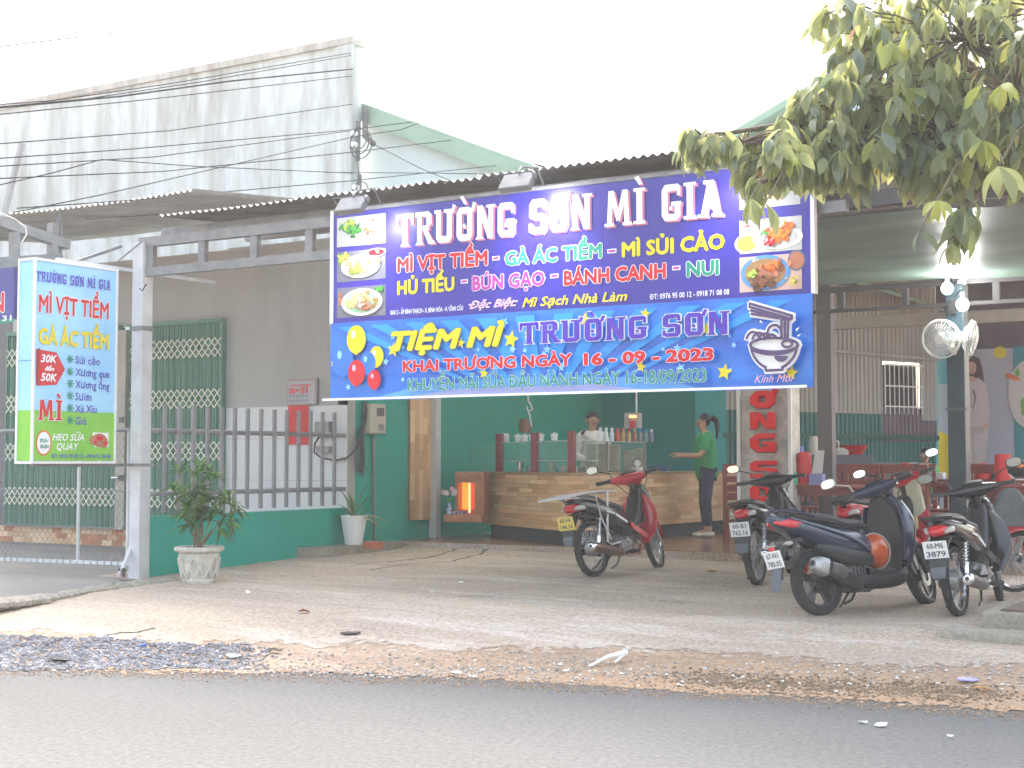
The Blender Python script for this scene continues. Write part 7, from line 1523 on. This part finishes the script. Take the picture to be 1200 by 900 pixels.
# ================================================================== TREE
m_bark = mat('bark', (.14, .10, .075), .9, var=.4, scale=10, bump=.8, bscale=25)
TB = V((W(1262, 700, 10.6).x, W(1262, 700, 10.6).y, 0)); TB.z = zg(TB.x, TB.y)
tr = thing('tree', 'large leafed tree hanging its branches over the right end of the banner', 'tree', TB)
top = TB+V((-.15, .1, 3.3))
MB().pipe([TB-UP*.1, TB+V((.0, 0, .3)), TB+V((-.06, .03, 1.6)), top, top+V((.0, .1, 1.2)), top+V((.2, .2, 2.4))], [.20, .15, .125, .11, .09, .05], 14).build('trunk', m_bark, tr, True)
lmats = [leaf_mat('tree_leaf_mid', (.21, .265, .13), (.52, .54, .22), .55), leaf_mat('tree_leaf_dark', (.165, .215, .12), (.42, .42, .19), .48), leaf_mat('tree_leaf_yellow', (.23, .29, .07), (.60, .62, .16), .5), leaf_mat('tree_leaf_grey', (.17, .22, .15), (.30, .38, .2), .3)]
lms = [leaf_mesh('leaf', .19, .076, .30, m_, tip=.6, fold=.35, n=6) for m_ in lmats]+[leaf_mesh('leaf', .16, .075, .55, lmats[0], tip=.6, fold=.2, n=6)]
m_oldleaf = leaf_mat('old_leaf', (.36, .13, .04), (.5, .25, .06), .3); lold = leaf_mesh('leaf', .15, .07, .3, m_oldleaf, tip=.6)
# crown masses: survey bearing, distance, half extents in metres, whorls
CR = [(1130, 45, 9.6, .9, .40, 46), (1010, 110, 9.5, .55, .30, 26), (950, 165, 9.4, .42, .22, 22), (870, 166, 9.3, .40, .09, 17), (826, 160, 9.2, .18, .05, 6), (920, 190, 9.2, .32, .12, 17), (1000, 175, 9.5, .55, .22, 28),
      (1110, 150, 9.4, .6, .26, 32), (1190, 110, 9.2, .45, .42, 28), (1040, 60, 9.8, .45, .30, 20), (985, 10, 9.9, .38, .12, 8), (1150, 195, 9.3, .45, .12, 9), (1125, 250, 9.1, .10, .12, 3), (1240, 10, 9.8, .9, .6, 26), (1100, -60, 10.2, 1.2, .35, 16), (885, 215, 9.0, .06, .04, 2), (1260, 160, 9.6, .5, .5, 16), (965, 120, 9.6, .2, .15, 6)]
random.seed(41); leaves = []; limbs = []
for px, py, dd, rx, rz_, nw in CR:
    c = W(px, py, dd); lb2 = MB(); st0 = top+V((.0, .05, .2+.3*random.random())) if c.z > top.z else top
    mid = (st0+c)/2+UP*.22; lb2.pipe([st0, st0+(mid-st0)*.5+UP*.08, mid, mid+(c-mid)*.6+UP*.03, c], [.055, .042, .03, .02, .012], 8)
    for _ in range(int(nw*1.45)):
        while True:
            u, v_, w_ = (random.uniform(-1, 1) for _ in range(3))
            if u*u+v_*v_+w_*w_ < 1: break
        e = c+RT*u*rx+FW*w_*min(.6, rx)+UP*v_*rz_
        tw0 = c+(e-c)*random.uniform(.0, .3); lb2.pipe([tw0, tw0+(e-tw0)*.6+UP*.03, e], [.009, .006, .004], 5)
        out = (e-c); out.z *= .4; out = out.normalized() if out.length > .05 else RT*-1
        nl_ = random.randint(6, 9); a0_ = random.random()*6.28; sc0 = random.uniform(.9, 1.25); kind = random.random()
        for j in range(nl_):
            a = a0_+j*2.4; d_ = V((math.cos(a), math.sin(a), 0))*random.uniform(.35, .95)+out*.25+UP*random.uniform(-1.6, -.35)
            mi = 2 if kind > .95 else random.choices([0, 1, 3, 4, 2], (5, 4, 2, 4, .6))[0]
            me_ = lms[mi] if random.random() > .006 else lold
            s_ = sc0*random.uniform(.75, 1.15); s_ *= .85 if px < 930 else 1; leaves.append((e+V((random.gauss(0, .02), random.gauss(0, .02), random.gauss(0, .03))), orient(d_, random.uniform(-.9, .9)), s_, me_))
    lb2.build('limb', m_bark, tr, True)
# single fresh shoots that stand out on the right
for px, py, nl_, mi, s0, dd in ((1175, 98, 8, 2, .95, 8.8), (1152, 165, 6, 2, 1.0, 8.8), (1170, 195, 4, 0, 1.3, 8.5), (1098, 235, 5, 2, .8, 8.6), (1078, 270, 2, 3, .9, 8.7), (1115, 285, 4, 0, .85, 8.9), (880, 232, 5, 0, 1.1, 8.7), (897, 238, 3, 0, 1.05, 8.65)):
    e = W(px, py, dd)
    for j in range(nl_): a = j*2.4+1; leaves.append((e, orient(V((math.cos(a), math.sin(a), 0))*.55+UP*random.uniform(-1.1, -.2), random.uniform(-.6, .6)), s0*random.uniform(.85, 1.1), lms[mi]))
    tws = MB(); c = W(px+45, py-60, dd+.5); tws.pipe([c, (c+e)/2+UP*.06, e], [.008, .006, .004], 5); tws.build('twig', m_bark, tr, True)
def vis_key(l):
    q = l[0]-O; px = 600+FPX*q.dot(RT)/q.dot(FW); py = 540-FPX*q.z/q.dot(FW); inside = 0 <= px <= 1200 and 0 <= py <= 900
    return (0 if inside else 1, q.length)
leaves.sort(key=vis_key)
for p, e, s_, me_ in leaves[:290]: piece('leaf', me_, tr, p, e, (s_, s_, s_))
for k_, me_ in enumerate(lms+[lold]):
    mb = MB(); src = [v.co.copy() for v in me_.vertices]; fs = [tuple(p.vertices) for p in me_.polygons]
    for p, e, s_, m2 in leaves[290:]:
        if m2 is me_: M_ = Matrix.Translation(p) @ e.to_matrix().to_4x4() @ Matrix.Scale(s_, 4); n0 = len(mb.v); mb.v += [M_ @ v for v in src]; mb.f += [tuple(i+n0 for i in f_) for f_ in fs]
    if mb.v: mb.build('foliage', me_.materials[0], tr, True, kind='stuff')
# planter blocks at the foot of the tree
pa = G(1150, 742); pe = V((1, 0, 0))
h0 = zg(pa.x, pa.y)
pt = thing('tree_planter', 'weathered concrete planter slab with dead leaves at the right picture edge', 'planter', pa+RT*.6)
MB().box(pa.x, pa.y, h0-.1, pa.x+2.2, pa.y+1.0, h0+.16).build('block', m_kerb, pt, bev=.015)
MB().box(pa.x+.12, pa.y+.1, h0+.155, pa.x+2.1, pa.y+.9, h0+.175).build('soil', mat('planter_soil', (.16, .12, .09), .95, bump=1, bscale=40), pt)
kc = G(1096, 752); hk = zg(kc.x, kc.y); solo(MB().box(kc.x, kc.y, hk-.08, kc.x+2.6, kc.y+.34, hk+.085), 'kerb_step', m_kerb, 'low pale concrete step in front of the tree planter', 'step', bev=.02)
random.seed(5); dlm = leaf_mesh('dead_leaf', .16, .08, .2, leaf_mat('dead_leaf', (.42, .22, .11), (.4, .2, .1), .1), tip=.6, fold=.6)
for i in range(9):
    q = V((pa.x+.25+random.random()*.9, pa.y+.15+random.random()*.4, h0+.19)); o = piece('dead_leaf', dlm, pt, q, (random.uniform(-.4, .4), random.uniform(-.3, .3), random.random()*6.3))
# ================================================================== WIRES
def wire(pts, label, r_=.0065, d0=12.5, d1=None, m=None, sag=0):
    n_ = len(pts); d1 = d1 or DEP(hy(415, 160, YP-.1))-.05; P_ = []
    xs0, xs1 = pts[0][0], pts[-1][0]
    for a, b in zip(pts, pts[1:]):
        for i in range(8): 
            t = i/8; x = a[0]+(b[0]-a[0])*t; y = a[1]+(b[1]-a[1])*t; P_.append((x, y))
    P_.append(pts[-1])
    q = []
    for x, y in P_:
        t = (x-xs0)/(xs1-xs0); dep = 1/((1-t)/d0+t/d1); q.append(W(x, y+sag*4*t*(1-t), dep))
    return solo(MB().pipe(q, r_, 5), 'overhead_wire', m or m_steelcable, label, 'wire', 'overhead wires across the warehouse wall', smooth=True)
wire([(-30, 58), (140, 38), (317, 10), (420, -12)], 'single wire alone in the white sky above the warehouse parapet', .007, 13, 17)
WL = [([(-20, 127), (100, 116), (235, 96), (411, 65)], 'topmost wire in front of the warehouse parapet'), ([(-20, 128), (140, 113), (270, 95), (413, 81)], 'thick double wire just below the topmost wire', .011), ([(-20, 124), (60, 118), (200, 98), (411, 62)], 'wire touching the parapet stains at the left'),
      ([(-20, 136), (170, 117), (413, 89)], 'wire just below the thick double wire'), ([(-20, 170), (200, 153), (413, 122)], 'lone wire across the middle of the warehouse wall'), ([(-20, 187), (150, 175), (413, 152), (520, 138)], 'thin wire in the upper pair of the lower wall'), ([(-20, 196), (180, 184), (413, 153)], 'second wire of the pair meeting at the wall corner'),
      ([(-20, 210), (190, 201), (416, 178), (548, 162)], 'wire running past the corner across the pale gable'), ([(-20, 221), (60, 203), (119, 187), (230, 195), (413, 203)], 'kinked wire rising then falling across the wall'), ([(16, 249), (120, 228), (259, 196), (416, 160)], 'wire rising diagonally to the corner bracket'),
      ([(20, 244), (150, 235), (410, 212), (620, 190)], 'low wire just above the tin porch roof'), ([(100, 256), (250, 248), (395, 238)], 'lowest wire touching the tin roof edge'), ([(380, 202), (520, 203), (668, 206)], 'nearly level wire across the foot of the gable'), ([(436, 168), (490, 196), (560, 225)], 'wire dropping diagonally across the pale gable wall'), ([(416, 160), (470, 152), (500, 141)], 'short wire running from the corner bracket across the gable')]
for w__ in WL:
    if w__[0][0][0] > 300: wire(w__[0], w__[1], .0065, DEP(hy(415, 160, YP-.1))-.1, 20.5)
    else: wire(w__[0], w__[1], w__[2] if len(w__) > 2 else .0062, 14.0)
# corner bracket with coil
def cbk(px, py, label, coils):
    q = hy(px, py, YP-.12); t = thing('wire_bracket', label, 'bracket', q); MB().box(q.x-.02, q.y, q.z-.35, q.x+.02, q.y+.06, q.z+.3).build('bar', m_darkgrey, t)
    for k_ in range(2): MB().cyl(q+V((0, -.02, -.1+.18*k_)), q+V((0, -.12, -.1+.18*k_)), .045, n=10).build('insulator', m_white, t)
    cc = MB()
    for k_ in range(coils):
        rr = .16+.03*k_; c = q+V((.12+.03*k_, -.1-.01*k_, -.02-.05*k_)); cc.pipe([c+V((rr*math.cos(2*math.pi*i/18), 0, rr*1.1*math.sin(2*math.pi*i/18))) for i in range(19)], .010, 5)
    cc.build('wire_coil', m_cable, t, True); MB().pipe([q+V((.05, -.08, -.2)), q+V((.12, -.1, -.6)), q+V((.06, -.1, -1.0)), q+V((.22, -.1, -1.25))], .009, 5).build('drop_wire', m_cable, t, True)
cbk(418, 163, 'bracket with coiled cable on the warehouse corner, upper one', 3); cbk(420, 226, 'small bracket at the foot of the warehouse corner above the banner', 1)
solo(MB().bar(W(3, 258, 14.6), W(26, 168, 14.6), .045, .045, up=V((0, 1, 0))), 'leaning_pole', m_greypaint, 'thin grey pole leaning above the porch at the far left', 'pole')
solo(MB().pipe([W(0, 249, 14), W(18, 257, 14), W(30, 266, 14.1), (W(31, 275, 14.1)), W(26, 283, 14.1)], .006, 5), 'loose_wire', m_white, 'loose white wire curling over the left porch beam', 'wire', smooth=True)
# ================================================================== LITTER
def litter(px, py, s_, m, label, nm='litter', h_=.012, shape=None):
    p = G(px, py) if py < 846 else hz(px, py, 0); z = (zcon(p.x, p.y) if sdist(p.x, p.y) > 1.3 else zdirt(p.x, p.y) if sdist(p.x, p.y) > .1 else 0)+.003; random.seed(int(px*7+py)); n = 7; pts = []
    for i in range(n): a = 2*math.pi*i/n; rr = s_*random.uniform(.55, 1); pts.append(V((p.x, p.y, z))+RT*math.cos(a)*rr*1.3+FW*math.sin(a)*rr*.8+UP*random.uniform(0, h_))
    solo(MB().prism(pts, UP*.006), nm, m, label, nm.replace('_', ' '))
p_paper = mat('paper_white', (.80, .80, .78), .7)
litter(291, 700, .03, p_paper, 'small white paper scrap on the concrete right of the cream pot', 'paper_scrap', .03); litter(1031, 852, .045, p_paper, 'white paper scrap on the asphalt near the right', 'paper_scrap', .02); litter(1011, 848, .025, p_paper, 'tiny white scrap left of the larger one on the asphalt', 'paper_scrap'); litter(1114, 865, .018, p_paper, 'white speck on the asphalt nearest the right corner', 'paper_scrap')
litter(168, 760, .032, mat('blue_cap', (.08, .22, .8), .4), 'blue plastic scrap on the dark gravel', 'plastic_scrap', .02); litter(355, 722, .045, m_oldleaf, 'curled brown leaf on the concrete below the railing', 'fallen_leaf', .03); litter(540, 686, .025, p_paper, 'white speck on the concrete left of the red motorbike', 'paper_scrap'); litter(506, 697, .02, p_paper, 'white speck in the middle of the bare concrete', 'paper_scrap')
litter(1133, 803, .07, mat('lilac_wrapper', (.35, .32, .70), .4), 'crumpled lilac wrapper on the brown verge at the right', 'wrapper', .04); litter(1148, 812, .045, mat('orange_wrapper', (.70, .35, .15), .4), 'orange wrapper beside the lilac one', 'wrapper', .03); litter(70, 777, .09, m_cable, 'dark rag lying on the gravel at the left', 'rag', .03); litter(835, 673, .05, m_oldleaf, 'reddish brown leaf on the concrete left of the first scooter plate', 'fallen_leaf', .02)
litter(275, 773, .07, mat('pale_rubble', (.45, .45, .43), .9), 'flat pale piece of rubble in the gravel patch', 'rubble', .03); litter(535, 790, .035, p_paper, 'white chip on the grit in the middle of the verge', 'paper_scrap'); litter(410, 745, .10, mat('tar_patch', (.08, .075, .07), .9), 'dark stain on the joint of the concrete below the railing', 'tar_patch', .004); litter(322, 767, .06, mat('dark_chip', (.12, .09, .07), .9), 'dark brown chip at the end of the gravel patch', 'rubble', .03)
a, b = G(690, 784), G(735, 779); z_ = zdirt(b.x, b.y)
pk_ = MB(); pk_.pipe([V((a.x, a.y, zdirt(a.x, a.y)+.012)), V(((a.x+b.x)/2, (a.y+b.y)/2, z_+.05)), V((b.x, b.y, z_+.075))], [.006, .016, .02], 6); pk_.pipe([V((b.x, b.y, z_+.075)), V((b.x-.05, b.y-.1, z_+.01))], .009, 5)
solo(pk_, 'bent_strip', p_paper, 'bent white plastic strip lying on the grit below the red motorbike', 'plastic strip', smooth=True)
# ================================================================== AIR: haze volume added as a glare veil that lifts the blacks
hm_ = bpy.data.materials.new('veil_haze'); hm_.use_nodes = True; nt = hm_.node_tree; nt.nodes.remove(nt.nodes['Principled BSDF'])
pv = nt.nodes.new('ShaderNodeVolumePrincipled'); pv.inputs['Color'].default_value = (.93, .93, .96, 1); pv.inputs['Density'].default_value = .0026; pv.inputs['Anisotropy'].default_value = .3
nt.links.new(pv.outputs[0], nt.nodes['Material Output'].inputs['Volume'])
o = MB().box(-42, -12, -1.1, 32, 45, 13).build('haze_veil', hm_); tag(o, kind='stuff')
SC.cycles.volume_bounces = 0
